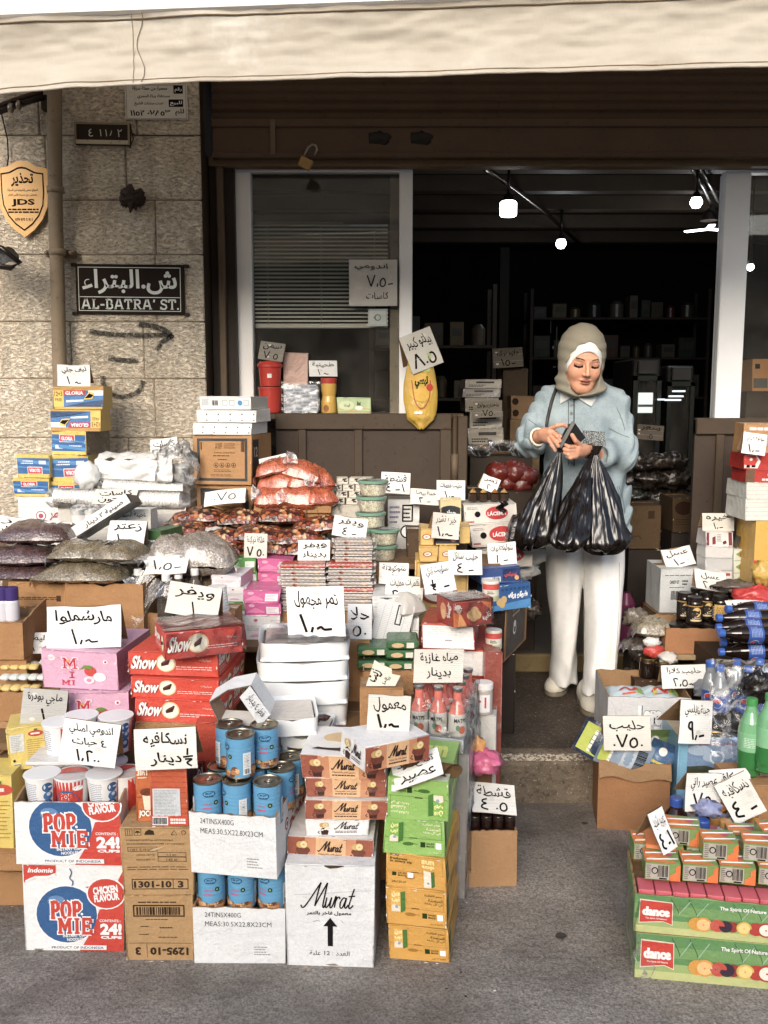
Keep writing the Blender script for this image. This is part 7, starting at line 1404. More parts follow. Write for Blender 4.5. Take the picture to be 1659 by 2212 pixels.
for i,(px,py,Y_,w_,h_,c,kd,lb)in enumerate([(1120,1180,3.42,.09,.12,'#1a1411','wrapped','black bag tail standing between the dairy cartons and yellow boxes'),(700,1240,3.2,.12,.05,'#c9c2ba','wrapped','crinkled pale wrapper on the wafer piles'),(880,1330,3.0,.1,.07,'#c2bdb4','wrapped','clear crinkled bag behind the palm cartons'),(300,1196,3.2,.12,.05,'#6f6552','grain','small bag of seeds behind the thyme card')]):
 pillow('loose_packet',lb,'packet',px,py,Y_,w_,.1,h_,M(c,kd),90+i,yaw=i*17)
# ==== right-hand goods
RT='beside the aisle'
DY=2.13
d0=openbox('juice_tray','lower green striped juice tray with torn clear film at its corner','tray',1378,1720,2030,2118,2.10,.22,'#8fae62','print',z0=0,arts={'front':art_dance},yaw=-9,floor=.9)
d1=openbox('juice_tray','upper green striped juice tray filled with little juice boxes','tray',1376,1716,1944,2029,2.105,.22,'#8fae62','print',on=d0,arts={'front':art_dance},yaw=-10,floor=.72)
def juicebox_mesh(kind):
 b=MB();w,d,h=.038,.062,.030
 if kind=='pink':
  m=M('#d8606a','plastic');b.box(-w/2,w/2,0,.06,0,h,m,1,.002);f=F(b,w,h,lambda u,v,n:(u-w/2,-n,v));f.rect(0,.48,1,.52,ink('#b8404e'),1);f.rect(.55,.08,.95,.4,ink('#ece8e6'),2);f.rect(.12,.5,.15,1,ink('#b8404e'),1)
  return b
 w=.084;d=.072;h=.044;m=M('#6f9a4a','plastic');og=M('#e07a2c','plastic')
 b.box(-w/2,w/2,0,d,0,h,m,1,.0012);f=F(b,w,h,lambda u,v,n:(u-w/2,-n,v));f.rect(0,0,1,1,ink('#7f9a50'),1);f.rect(.02,.05,.68,.93,ink('#b5ada0'),2);f.small(.04,.1,.18,.9,7,ink('#6d665c'),3,4,.5);f.ell(.27,.55,.2,INK,3,.9);f.ell(.27,.55,.14,ink('#b5ada0'),4,.9);f.bars(.36,.2,.66,.88,None,5,None,3,16);f.rect(.4,.07,.62,.15,INK,4);f.poly([(.70,.0),(1,.0),(1,.98),(.86,.8),(.86,.5),(.70,.3)],ink('#e9742a'),3)
 f=F(b,w,d,lambda u,v,n:(u-w/2,v,h+n));f.rect(0,0,1,1,ink('#7f9a50'),1);f.poly([(0,0),(.9,0),(.6,.6),(0,1)],ink('#e07a2c'),2);f.ell(.25,.25,.12,ink('#f0a04a'),3,1.5);f.ell(.25,.7,.12,ink('#d9542f'),3,1.5);f.ell(.7,.6,.12,ink('#c94f6a'),3,1.2);f.ell(.65,.25,.1,ink('#8fb84a'),3,1.5)
 for yy in(.15,.6):b.tube([(-w*.45,d*yy,h+.003),(w*.45,d*(yy+.12),h+.004)],.0018,M('#eceae6','plastic'),6)
 return b
pkb=juicebox_mesh('pink').build('juice_box',None,(0,0,0));first=True
def ja(t,lx,ly):a=radians(t.yaw);return(t.X+lx*cos(a)-ly*sin(a),t.Y+lx*sin(a)+ly*cos(a))
for i in range(9):
 x,y=ja(d1,-d1.w/2+.028+i*.0405,.008);o=pkb if i==0 else pkb.copy()
 if i:COL.objects.link(o)
 o.location=(x,y,d1.top-.025);o.rotation_euler=(0,0,radians(-10));tag(o,f'pink foil juice block, {["first", "second", "third", "fourth", "fifth", "sixth", "seventh", "eighth", "ninth"][i]} from the torn film corner along the tray rim','juice box','pink juice blocks along the tray rim')
jb2=juicebox_mesh('orange').build('juice_box');jn=0
LJ=[(1428,1926,.0,0),(1506,1930,.0,0),(1582,1935,.0,0),(1435,1888,.09,0),(1512,1890,.09,0),(1547,1890,.03,1),(1630,1900,.03,1),(1440,1860,.17,0),(1600,1862,.17,0),(1662,1945,.0,0),(1590,1890,.09,0),(1672,1890,.09,0),(1470,1850,.10,1),(1400,1935,.10,0),(1668,1870,.10,1)]
nmz=['lower front one by the torn film','lower front one in the middle','lower front one facing backwards','second line one by the torn film','second line middle one','raised one over the middle','raised one at the picture edge','rear one under the dark sauce card','rear one in the middle','lower front one beyond the edge','second line one under the raised pair','second line one at the edge','raised second line one by the torn film','low one squeezed at the torn film side','raised second line one at the edge']
for i,(px,py,dy,lv)in enumerate(LJ):
 Y_=2.17+dy;x=P(px,py,Y_).x;o=jb2 if i==0 else jb2.copy()
 if i:COL.objects.link(o)
 o.location=(x,Y_-.10*(x-.62),d1.top+.019+.045*lv);o.rotation_euler=(0,0,radians((-9,-8,-12,-7,-10,-9,-13,-4,-8,-12,-6,-9,-14,-5,-3)[i]));tag(o,'green and orange juice box with straw, '+nmz[i],'juice box','green and orange juice boxes on the tray')
ob1=box('juice_box','orange ended juice box under the bent dark sauce card','box',1393,1458,1834,1876,2.23,.09,'#e07a2c',z0=d1.top+.065,yaw=-16,sides='#6f9a4a',arts={'front':lambda f,W,H:(f.rect(.5,.4,.85,.9,ink('#ebe8e2'),1),f.rect(0,.3,1,.32,ink('#b85a1c'),1))})
box('juice_box','juice box lying beneath the orange ended one','box',1395,1462,1876,1900,2.24,.09,'#7f9a50',z0=d1.top+.001,h=.068,yaw=-8)
b=MB();fm=film_mat('clear_film',.35);q=P(1392,2040,2.12)
b.grid(lambda u,v:(q.x-.03+.05*u*v+.01*sin(v*9),2.105-.02*v*(1-u),.12-.11*v+.01*sin(u*7)+.02*u),16,14,fm);b.grid(lambda u,v:(q.x-.012-.012*sin(pi*v),2.12+.2*u,.2-.16*v),10,10,fm)
b.grid(lambda u,v:(q.x+.05+.35*u,2.118-.02*u,.178+.016*v+.012*sin(u*3)),30,2,fm);tag(b.build('torn_film'),'torn clear shrink film hanging off the corner of the juice trays','film')
card(1425,1470,1738,1828,2.2,['عصير شديد','#4 -1'],'narrow and folded on the orange ended juice box',roll=14,yaw=26,tilt=18,spread=52,z0=ob1.top)
sb=box('support_carton','brown carton behind the juice trays carrying bottles','carton',1465,1760,1870,1960,2.48,.3,CT,'card',z0=0,h=P(1520,1880,2.5).z)
DKB=M('#2e1710','plastic',.06)
def syr():
 b=MB();b.lathe([(.034,0),(.038,.006),(.038,.06),(.036,.075),(.03,.098),(.018,.115),(.016,.122)],DKB,24);b.lathe([(.0165,.120),(.019,.121),(.019,.142),(.017,.145)],M('#2f55a8','plastic'),20);f=cyl_face(b,.0384,.004,.05);f.rect(.25,.05,.75,.7,ink('#c9543a'),1);f.ell(.4,.4,.2,ink('#7fa04a'),2,1.6,12);return b
SY=syr().build('syrup_bottle');k3_=0
for(px,yt,Y_,lb)in[(1518,1770,2.42,'dark syrup bottle with blue cap between juice boxes and lotion bottles'),(1462,1722,2.52,'dark syrup bottle with blue cap behind the bent dark sauce card')]:
 q=P(px,yt,Y_);o=SY if k3_==0 else SY.copy()
 if k3_:COL.objects.link(o)
 o.location=(q.x,Y_,q.z-.145);k3_+=1;tag(o,lb,'bottle')
box('support_carton','small carton hidden under the front syrup bottle','carton',1490,1555,1895,1960,2.385,.085,CT,'card',z0=d1.top-.0 if False else 0.0,h=P(1518,1770,2.42).z-.147)
def lot(c,c2):
 b=MB();m=M(c,'plastic');b.lathe([(.022,0),(.024,.004),(.024,.045)],M(c2,'plastic'),22,cap=False);b.lathe([(.024,.045),(.024,.072),(.022,.082),(.014,.088)],m,22);b.lathe([(.0135,.086),(.0155,.088),(.0155,.106),(.014,.108)],M('#c2873a','plastic',.35),18)
 f=cyl_face(b,.0243,.006,.07);f.poly([(.36,.3),(.46,.35),(.45,.6),(.38,.95),(.34,.7)],ink('#a8382c'),1);f.ell(.41,.5,.14,ink('#d9a27c'),2,.9,10);return b
L1=lot('#b5b3be','#dd7a3c').build('lotion_bottle');nL=0
for px,yt,Y_,lb in[(1568,1772,2.40,'orange based lotion bottle next to the syrup bottle'),(1608,1788,2.36,'orange based lotion bottle under the tilted square card'),(1648,1795,2.36,'orange based lotion bottle at the photo edge'),(1545,1766,2.5,'lotion bottle behind the syrup bottle'),(1592,1752,2.5,'lotion bottle in the rear line under the tilted card'),(1630,1762,2.5,'lotion bottle in the rear line at the edge')]:
 q=P(px,yt,Y_);o=L1 if nL==0 else L1.copy()
 if nL:COL.objects.link(o)
 if nL==3:m_=lot('#cf6c94','#cf6c94').build('lotion_bottle');bpy.data.objects.remove(o);o=m_;lb='pink lotion bottle behind the syrup bottle'
 o.location=(q.x,Y_,q.z-.108);o.rotation_euler=(0,0,R.uniform(-.5,.5));nL+=1;tag(o,lb,'bottle','lotion bottles with golden caps')
box('support_carton','carton hidden under the front lotion bottles','carton',1540,1760,1900,1960,2.33,.12,CT,'card',z0=0,h=P(1608,1788,2.36).z-.11)
box('support_carton','second carton hidden under the rear lotion bottles','carton',1530,1760,1900,1960,2.47,.1,CT,'card',z0=sb.top+.001,h=max(.012,P(1592,1762,2.5).z-.109-sb.top))
b=MB();blob(b,(0,0,.02),.03,M('#8d93b8','wrapped'),3,.6,18,(1.2,.8,.7));tag(b.build('foil_packet',None,tuple(P(1530,1762,2.44))),'crumpled bluish foil packet behind the syrup bottle cap','packet')
card(1476,1558,1668,1752,2.46,['عصير راني','#.75.'],'tall and tented over the syrup bottle',roll=-3,yaw=6,tilt=4,spread=46)
card(1588,1660,1672,1768,2.42,['نسكافيه','#4 -'],'turned like a diamond over the lotion bottles',roll=30,yaw=-4,tilt=10,spread=42)
card(1538,1625,1662,1735,2.62,['نسكافيه','#4'],'plain one hidden between the tall and diamond cards',roll=4,tilt=8,fold=False)
pc=openbox('pouch_carton','brown dented carton of milk pouches standing by the kerb','carton',1292,1445,1648,1795,Yon(1795,0),.22,'#a8764a',z0=0,floor=.75,notch=True,flap=.05,yaw=-8)
b=MB()
def pouch(b,T,w,h,cols):
 m=M(cols[0],'wrapped');b.grid(lambda u,v:tuple(T@Vector(((u-.5)*w,.018*sin(pi*u)*sin(pi*min(1,v*1.2)),v*h))),14,12,m);b.grid(lambda u,v:tuple(T@Vector(((u-.5)*w,-.022*sin(pi*u)*sin(pi*min(1,v*1.2)),v*h))),14,12,m)
 f=F(b,w,h,lambda u,v,n:tuple(T@Vector((u-w/2,-.022*sin(pi*u/w)*sin(pi*min(1,v/h*1.2))-.001-n,v))),sub=8);return f
for i,(lx,ly,rz,ry,rx,w_,h_,c,lb)in enumerate([(-.045,-.005,8,-62,-20,.12,.2,'#2c3a55','dark blue milk pouch lying out over the carton corner'),(.0,-.018,4,-68,-12,.12,.17,'#8fa3ba','silver milk pouch with barcode on the carton rim'),(.05,.03,-10,20,10,.09,.17,'#4a6f9a','blue milk pouch standing in the carton by the tin'),(.045,.10,14,5,18,.1,.19,'#7f9a5a','greenish milk pouch standing at the back of the carton'),(.03,.0,-30,-40,-8,.11,.15,'#26324a','folded navy milk pouch in the middle of the carton')]):
 b=MB();f=pouch(b,Matrix(),w_,h_,(c,));
 if i<2:f.poly([(.1,.55),(.9,.6),(.9,.95),(.1,.95)],ink('#b5c23c'),1);f.small(.15,.7,.85,.9,2,ink('#e8e6d2'),2,3,.5)
 if i==1:f.bars(.2,.1,.8,.3,None,5);f.rect(0,.3,1,.55,ink('#b9c6d2'),1)
 if i in(2,3):f.rect(.1,.3,.9,.6,ink('#d9c43a'),1);f.ell(.5,.2,.08,REDM,2);f.ell(.5,.8,.08,ink('#e8e4dc'),2)
 x,y=ja(pc,lx,ly);tag(b.build('milk_pouch',None,(x+(.05 if i<2 else 0),y+.02,pc.top-(.008 if i<2 else.09)),(radians(rx),radians(ry),radians(rz))),lb,'pouch','foil milk pouches in the brown carton')
card(1306,1406,1550,1622,2.86,['حليب','#.75.'],'tented on the milk pouch carton',roll=1.5,yaw=-6,tilt=16,spread=44,pen=1.1)
ct=box('cheese_tin','square blue cheese tin with meadow picture and golden lid','tin',1462,1612,1592,1800,2.86,.2,'#6fa5c4','plastic',z0=0.0,arts={'front':lambda f,W,H:art_cheese(F(f.mb,W,H*.58,lambda u,v,n:f.mp0(u,v+H*.42,n)),W,H*.58)},topmat='#b59a62',yaw=-3)
b=MB();b.tube([(.075*cos(a),.065*sin(a),0)for a in np.linspace(0,2*pi,33)[:-1]],.004,M('#c9a860','metal'),8,True);b.lathe([(.072,.0),(.068,.002),(.0005,.002)],M('#b08e50','metal'),28,cap=False,T=Matrix.Scale(.9,4,(0,1,0)));o=b.build('lid_rim',ct.o,(.03,.1,ct.h+.002))
b=MB();b.tube([(0,0,0),(.02,0,.018),(.09,0,.018),(.11,0,0)],.006,M('#c9a63a','plastic'),8);b.build('tin_handle',ct.o,(.0,.18,ct.h+.003))
card(1436,1524,1512,1606,2.82,[('جبنة نابلسي',.6,.9,.1),('#9,-',.1,.5,.3)],'large and tented on the blue cheese tin',roll=-8,yaw=20,tilt=6,spread=50)
[o for o in COL.objects if o.name.startswith('price_card')][-1].location.x+=.03
lr=openbox('milk_carton_open','open white carton with outlined black name, full of milk bags','carton',1312,1490,1506,1640,3.14,.26,'#dadada','card',z0=KZ+.001,arts={'front':art_lara},yaw=-3,floor=.8,back=.02)
for i,(lx,lb)in enumerate([(-.06,'milk bag with red script nearest the aisle'),(.055,'milk bag with red script and green field near the cola')]):
 x,y=ja(lr,lx,.09);b=MB();w_,d_=.14,.13
 def sf(u,v,s=i):return((u-.5)*w_,(v-.5)*d_,.035*(sin(pi*u)*sin(pi*v))**.5+.006*mnoise.noise(Vector((u*5,v*5,s))))
 b.grid(sf,18,14,M('#b9cdd6','wrapped'));f=F(b,w_,d_,lambda u,v,n:tuple(Vector(sf(u/w_,v/d_))+Vector((0,-n,n+.001))),sub=8);f.poly([(.3,.3),(.75,.35),(.8,.65),(.35,.7)],ink('#c9c24a'),1);f.line([(.3,.5),(.45,.65),(.6,.5),(.75,.7)],.08,REDM,3);f.line([(.35,.35),(.7,.45)],.06,ink('#d9602f'),3);f.rect(.1,.02,.95,.12,ink('#4a90b8'),1);f.ell(.85,.6,.15,ink('#8fae4a'),1)
 tag(b.build('milk_bag',None,(x,y,lr.top-.035),(radians(18),0,radians(-5))),lb,'bag','milk powder bags in the open white carton')
card(1430,1527,1436,1486,3.2,[('حليب كلارا',.58,.88,.12),('#2,5~',.1,.45,.25)],'leaning above the milk bags beside the cola bottles',roll=2,tilt=10,fold=True)
pk_=empty('plank_shelf','low wooden plank shelf under the dark honey jars','shelf',(0,0,0));zp=P(1480,1412,3.42).z;X0=P(1395,1400,3.42).x;X1=X0+.62
b=MB();b.box(X0,X1,3.4,3.66,zp-.02,zp-.001,M('#a48a62','paint'),1,.002);b.build('plank',pk_)
for x in(X0+.01,X1-.03):b=MB();b.box(x+.04,x+.07,3.44,3.62,KZ,zp-.021,WD);b.build('support',pk_)
hc=openbox('honey_carton','low brown carton tray with dark honey jars on the plank','carton',1437,1556,1358,1411,3.42,.22,'#b0794c',z0=zp,floor=.4)
HG=M('#20150f','plastic',.12);HL=M('#1c1512','plastic',.3)
def hlab(kind):
 def g(f):
  if kind==0:f.rect(.33,0,.67,1,ink('#1f1713'),1);f.ell(.5,.62,.3,ink('#dcb56a'),2,.9,16);f.ell(.46,.55,.2,ink('#1f1713'),3,1.1,12);f.rect(.38,.05,.62,.15,ink('#e3c98f'),2);f.text('عسل',.42,.18,.58,.34,ink('#e9dcc2'),4,.03);f.rect(.0,.95,1,1.02,ink('#a8803a'),2)
  else:f.rect(.33,0,.67,1,ink('#dcae4a'),1);[f.ell(.38+.05*(i%5)+.02*(i//5%2),.1+.14*(i//5),.055,ink('#b8862c'),2,1,6)for i in range(30)];f.small(.28,.1,.36,.9,8,ink('#cfc8b8'),2,3,.5)
 return g
hj=[(1500,1345,3.44,0,'black label honey jar with golden emblem in front'),(1555,1345,3.46,1,'honey jar with golden honeycomb label'),(1478,1335,3.52,0,'black label honey jar behind the emblem jar'),(1526,1340,3.52,0,'honey jar partly hidden between the front pair'),(1505,1318,3.60,0,'rear honey jar under the honey price card'),(1580,1325,3.56,1,'rear honeycomb label jar by the red packet')]
for i,(px,yb,Y_,kd,lb)in enumerate(hj):
 z=hc.top+.002+(.012 if Y_>3.5 else.012);x=P(px,1320,Y_).x;tag(jar_mesh(.029,.105,HG,HL,hlab(kd),.018).build('honey_jar',None,(x,Y_,z)),lb,'jar','dark honey jars on the plank')
for i,(px,Y_)in enumerate([(1456,3.46),(1490,3.46),(1530,3.46),(1475,3.56),(1515,3.56),(1550,3.58)]):
 tag(jar_mesh(.030,.062,HG,HL).build('honey_jar',None,(P(px,1380,Y_).x,Y_,hc.top-.052)),'low dark jar in the brown tray, '+['first at the aisle end','second in front','third in front by the cola','first in the rear line','second in the rear line','last in the rear line'][i],'jar','low dark jars in the tray')
card(1502,1574,1236,1276,3.5,[('عسل',.55,.88,.2),('#2,~',.08,.45,.2)],'slanting over the honey jars',roll=-8,tilt=44)
for i,(px,yb,Y_)in enumerate([(1398,1462,3.38),(1430,1470,3.36)]):
 q=P(px,yb,Y_);tag(jar_mesh(.031,.075,M('#1f130d','plastic',.1),M('#a89263','metal')).build('pickle_jar',None,(q.x,Y_,q.z)),('dark pickle jar with gold lid nearer the aisle','dark pickle jar with gold lid under the plank')[i],'jar')
box('support_carton','dark carton under the gold lidded pickle jars','carton',1372,1455,1471,1520,3.34,.12,'#4a3626','card',z0=KZ+.003,h=P(1398,1462,3.38).z-KZ-.004)
b=MB();blob(b,(0,0,.02),.04,M('#c23a2c','wrapped'),2,.4,18,(1,.6,.6));blob(b,(-.01,0,.055),.03,M('#dcd9d2','wrapped'),7,.4,16,(1.1,.5,.6));tag(b.build('red_packet',None,tuple(P(1412,1418,3.38))),'red and white packet on the jar lids below the plank','packet')
pillow('almond_bag','clear bag of pale sliced nuts at the aisle edge','bag',1408,1368,3.5,.14,.14,.07,M('#a8997c','grain'),71,z0=P(1408,1372,3.5).z)
pillow('raisin_bag','clear dark bag under the pale nut bag','bag',1395,1400,3.5,.17,.14,.05,M('#40352b','wrapped'),72,z0=P(1395,1402,3.5).z)
box('support_carton','dark crate under the clear nut bags','carton',1365,1420,1403,1500,3.5,.14,'#33271c','card',z0=KZ+.002,h=P(1395,1402,3.5).z-KZ)
wbx=box('printed_carton','white carton with barcode and small print by the brown gate leaf','carton',1425,1515,1228,1324,3.72,.2,'#cfd2d2','card',z0=P(1470,1324,3.72).z,arts={'front':art_barcodebox})
box('support_carton','wooden crate under the white barcode carton','crate',1418,1520,1325,1400,3.71,.2,'#7a5f3f','paint',z0=KZ+.002,h=wbx.z0-KZ-.003)
card(1440,1504,1188,1226,3.76,['عسل','#1-'],'slanting on the white barcode carton',roll=9,tilt=46,z0=wbx.top)
sA=box('support_carton','brown crate behind the honey jars holding soap and packs','crate',1520,1720,1262,1330,3.66,.2,'#6d553a','paint',z0=KZ+.002,h=P(1550,1262,3.66).z-KZ)
s0=box('biscuit_roll','lowest white pack with red stripe in the pack column','pack',1522,1584,1232,1262,3.66,.1,'#d9d4d0','wrapped',on=sA,arts={'front':lambda f,W,H:f.rect(.1,.6,.9,.8,ink('#a8443c'),1)})
s1=box('biscuit_roll','plain silver pack in the middle of the pack column','pack',1523,1584,1205,1232,3.66,.1,'#c3c4c4','wrapped',on=s0)
s2=box('biscuit_roll','plain greyish pack below the lettered top one','pack',1524,1582,1180,1205,3.66,.1,'#d3d2d0','wrapped',on=s1)
s3=box('biscuit_roll','top white pack with dark red print under the cheddar card','pack',1524,1583,1148,1180,3.66,.1,'#dedad8','wrapped',on=s2,arts={'front':lambda f,W,H:(f.rect(.02,.05,.12,.95,ink('#7d2c36'),1),f.rect(.84,.05,.97,.95,ink('#7d2c36'),1),f.poly([(.24,.1),(.36,.15),(.36,.7),(.24,.6)],ink('#7d2c36'),1),f.small(.42,.3,.6,.85,5,ink('#6d666a'),1,3,.4),f.poly([(.64,.1),(.78,.2),(.74,.4),(.62,.3)],ink('#5a231c'),1))})
card(1518,1586,1110,1148,3.68,['خيره','#1,-'],'at the top of the white pack column by the gate',tilt=5,z0=s3.top)
so=box('soap_box','soap box with green diamonds and red flowers beside the packs','box',1585,1630,1185,1262,3.64,.1,'#d9d8c8',on=sA,arts={'front':art_soap})
b=MB();
for s in(-1,1):b.add([(0,0,.085),(0,.05,.085),(s*.03,.05,0),(s*.03,0,0)],[(0,1,2,3)],M('#6d675e','card'))
tag(b.build('bare_card',None,(so.X,so.Y+.01,so.top)),'tented blank card seen edge-on over the soap box','card')
ye=box('sweets_carton','yellow carton with red band and black ring at the photo edge','carton',1630,1740,1124,1268,3.5,.2,'#d9a83a',on=None,z0=P(1650,1268,3.5).z,arts={'front':art_oliveyellow})
box('support_carton','dark crate under the yellow carton at the edge','crate',1628,1740,1269,1330,3.49,.2,'#5a4630','paint',z0=KZ+.002,h=ye.z0-KZ-.003)
wa=box('white_tray','lower white ribbed foam carton at the edge above the yellow one','carton',1610,1740,1078,1112,3.5,.2,'#dad8ce','card',z0=ye.top+.0,arts={'front':lambda f,W,H:[f.rect(0,y,1,y+.02,ink('#b5b2a8'),1)for y in(.2,.4,.6,.8)]})
wb2=box('white_tray','upper white ribbed foam carton under the red chocolate boxes','carton',1612,1740,1043,1076,3.5,.2,'#dad8ce','card',on=wa,arts={'front':lambda f,W,H:[f.rect(0,y,1,y+.02,ink('#b5b2a8'),1)for y in(.25,.5,.75)]})
ra=box('chocolate_box','lower red chocolate box with white circle at the edge','box',1612,1730,1014,1043,3.5,.15,'#b8281c',on=wb2,arts={'front':lambda f,W,H:(f.rect(0,0,.16,1,ink('#6b4a32'),1),f.ell(.45,.6,.22,ink('#e9ded6'),1),f.small(.3,.1,.7,.35,1,ink('#e9ded6'),1,3,.6))})
rb=box('chocolate_box','upper red and white chocolate box with dark squares at the edge','box',1608,1730,980,1013,3.5,.15,'#b8281c',on=ra,arts={'front':lambda f,W,H:art_redchoc(F(f.mb,W*.5,H,lambda u,v,n:f.mp0(u,v,n)),W,H)})
box('chocolate_box','tan box behind the chocolate price card','box',1606,1730,915,979,3.54,.1,'#b98a58',on=rb,arts={'front':lambda f,W,H:f.small(.1,.75,.9,.9,1,WHITE,1,3,.6)})
card(1602,1652,932,978,3.46,['شوكولاتة تركي','#1,-'],'curling on the red chocolate boxes at the edge',roll=-8,tilt=8,z0=rb.top)
b=MB();blob(b,(0,0,.03),.075,M('#bf2a26','wrapped'),3,.5,26,(1.2,.6,.55));q=P(1640,1308,3.4);tag(b.build('red_bag',None,tuple(q)),'shiny red snack bag above the cola bottles','bag')
b=MB();blob(b,(0,0,.03),.05,M('#c9a23c','wrapped'),8,.5,22,(.9,.6,.9));tag(b.build('yellow_bag',None,tuple(P(1650,1255,3.42))),'crumpled yellow bag hanging at the edge over the red one','bag')
b=MB();blob(b,(0,0,.0),.07,M('#5d5147','wrapped'),12,.6,22,(1.2,.7,.3));tag(b.build('dark_bag',None,tuple(P(1590,1266,3.46))),'smoky clear bag lying behind the honey card','bag')
card(1575,1660,1300,1320,3.25,['بيبسي'],'flat strip lying on the cola bottles',tilt=62,fold=False)
COLA=M('#1c100b','plastic',.06);CB=M('#2456a8','plastic');
def cola_mesh(full=True,green=False):
 b=MB();liq=M('#2f7a3a','plastic',.08)if green else COLA;
 b.lathe([(.024,.0),(.030,.006),(.029,.02),(.031,.03),(.031,.075)],liq,22,cap=False)
 if full:b.lathe([(.031,.075),(.031,.13),(.027,.155),(.016,.185),(.0125,.2),(.012,.212)],liq,22,cap=False)
 else:b.lathe([(.0314,.075),(.0316,.13),(.027,.155),(.016,.185),(.0125,.2),(.012,.212)],M('#8a8f92','plastic',.08)if not green else M('#6fae78','plastic',.1),22,cap=False)
 lm=M('#7fbf8a'if green else '#2a4f9e','plastic');b.lathe([(.0315,.075),(.0318,.077),(.0318,.128),(.0315,.13)],lm,26,cap=False);b.lathe([(.014,.205),(.0145,.206),(.0145,.222),(.013,.224)],M('#3f9a4a'if green else '#2d5fb5','plastic'),16)
 f=cyl_face(b,.0319,.078,.127);f.eps=.0004
 if green:f.small(.36,.2,.64,.8,6,ink('#cfe3cf'),1,3,.4)
 else:
  for c in(.35,.85):f.ell(c,.55,.34,ink('#e6e4e2'),1,1,20);f.ell(c,.55,.31,ink('#cf3a34'),2,1,16,10,170);f.ell(c,.55,.31,ink('#2a55a8'),2,1,16,190,350)
  for c in(.1,.6):f.small(c-.11,.1,c+.11,.9,8,ink('#9fb3dc'),1,3,.45)
 return b
CM=cola_mesh().build('cola_bottle');CM2=cola_mesh(False).build('cola_bottle');GM_=cola_mesh(False,True).build('soda_bottle_green');used={}
def putb(m,loc,rot,lb,grp):
 o=m if m.name not in used else m.copy()
 if m.name in used:COL.objects.link(o)
 used[m.name]=1;o.location=loc;o.rotation_euler=rot;tag(o,lb,'bottle',grp)
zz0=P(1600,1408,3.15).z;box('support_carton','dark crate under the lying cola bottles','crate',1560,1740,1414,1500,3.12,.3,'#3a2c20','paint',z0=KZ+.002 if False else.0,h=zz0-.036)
lay=[(1562,1405,3.14),(1562,1388,3.2),(1553,1372,3.12),(1556,1352,3.15),(1553,1335,3.22),(1568,1320,3.28)]
for i,(px,py,Y_)in enumerate(lay):
 q=P(px,py,Y_);putb(CM,(q.x+.215,Y_,q.z-.0),(0,radians(-90+(i%3-1)*3),radians((i%3-1)*5)),'cola bottle lying on its side, '+['lowest with its cap at the aisle','second from below','third with round emblem','fourth from below','fifth from below','topmost, under the red bag'][i],'cola bottles lying on their sides')
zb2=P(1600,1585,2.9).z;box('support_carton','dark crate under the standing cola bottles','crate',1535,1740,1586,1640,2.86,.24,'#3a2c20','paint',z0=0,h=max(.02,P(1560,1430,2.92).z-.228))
stand=[(1562,1436,2.92,0),(1608,1440,2.9,1),(1652,1440,2.9,1),(1545,1425,3.0,0),(1590,1424,3.0,0),(1636,1424,3.02,1)]
for i,(px,yt,Y_,fl)in enumerate(stand):
 q=P(px,yt,Y_);putb(CM if fl else CM2,(q.x,Y_,q.z-.224),(0,radians((-3,6,9,-5,2,4)[i]),R.uniform(-1,1)),'standing cola bottle in clear wrap, '+['half empty in front by the card','second in front','third in front at the edge','behind, nearest the aisle','behind in the middle','behind at the edge'][i],'cola bottles standing in clear wrap')
q=P(1625,1508,2.66);putb(GM_,(q.x,2.66,q.z-.235),(0,0,0),'green soda bottle with pale label in the clear wrap',None);GM_.scale=(1.12,1.12,1.05)
q=P(1664,1500,2.62);putb(GM_,(q.x,2.62,q.z-.235),(0,.05,1),'second green soda bottle cut by the photo edge',None)
box('support_carton','brown carton under the green soda bottles','carton',1590,1760,1690,1760,2.58,.18,CT,'card',z0=0,h=P(1625,1508,2.66).z-.236)
b=MB();q=P(1640,1480,2.75);blob(b,(0,0,0),.042,M('#1a1412','wrapped'),5,.7,26,(1,.7,1));tag(b.build('bottle_neck_bundle',None,tuple(q)),'dark glossy bundle of wrapped bottle ends at the edge','bundle')
b=MB();fm=film_mat('clear_film2',.22)
b.grid(lambda u,v:(P(1528,1500,2.86).x+.26*u+.02*mnoise.noise(Vector((u*3,v*5,1))),2.85-.02*sin(pi*u)-.06*v*v+.02*mnoise.noise(Vector((u*6,v*7,2))),P(1600,1420,2.86).z-.30*v),40,40,fm);tag(b.build('bottle_wrap'),'baggy clear film stretched round the cola bottles','film')
# ==== inside the shop
def lamp(px,py,Y_,r,kind,label,e=14):
 q=P(px,py,Y_);t=empty('ceiling_lamp',label,'lamp',tuple(q),group='bare lamps on the shop ceiling');b=MB()
 g=M('#f4f7ff','glow',5)
 if kind=='drum':b.lathe([(r*.5,-r*.95),(r*.9,-r*.9),(r,-r*.7),(r,r*.6),(r*.8,r*.8)],g,20)
 elif kind=='bulb':b.lathe([(.001,-r),(r*.6,-r*.85),(r*.98,-r*.25),(r,.1*r),(r*.75,r*.7)],g,18)
 else:
  for a in(0,120,240):b.box(0,r*2.2,-.02,.02,-.004,.004,g,1,.003,T=Matrix.Rotation(radians(a+20),4,'Z'))
 b.build('bulb',t);b=MB();b.lathe([(r*.8,r*.75),(r*.5,r*1.5),(r*.3,r*1.7)],M('#2d2620','plastic'),14);b.tube([(0,0,r*1.6),(0,0,max(r*1.7,2.68-q.z))],.008,M('#2d2620','plastic'),6);b.build('socket',t)
 l=bpy.data.lights.new('lamp_light','POINT');l.energy=1.3;l.color=(.93,.96,1);l.shadow_soft_size=r;lo=bpy.data.objects.new('lamp_light',l);COL.objects.link(lo);lo.parent=t;lo.location=(0,0,-r*1.5)
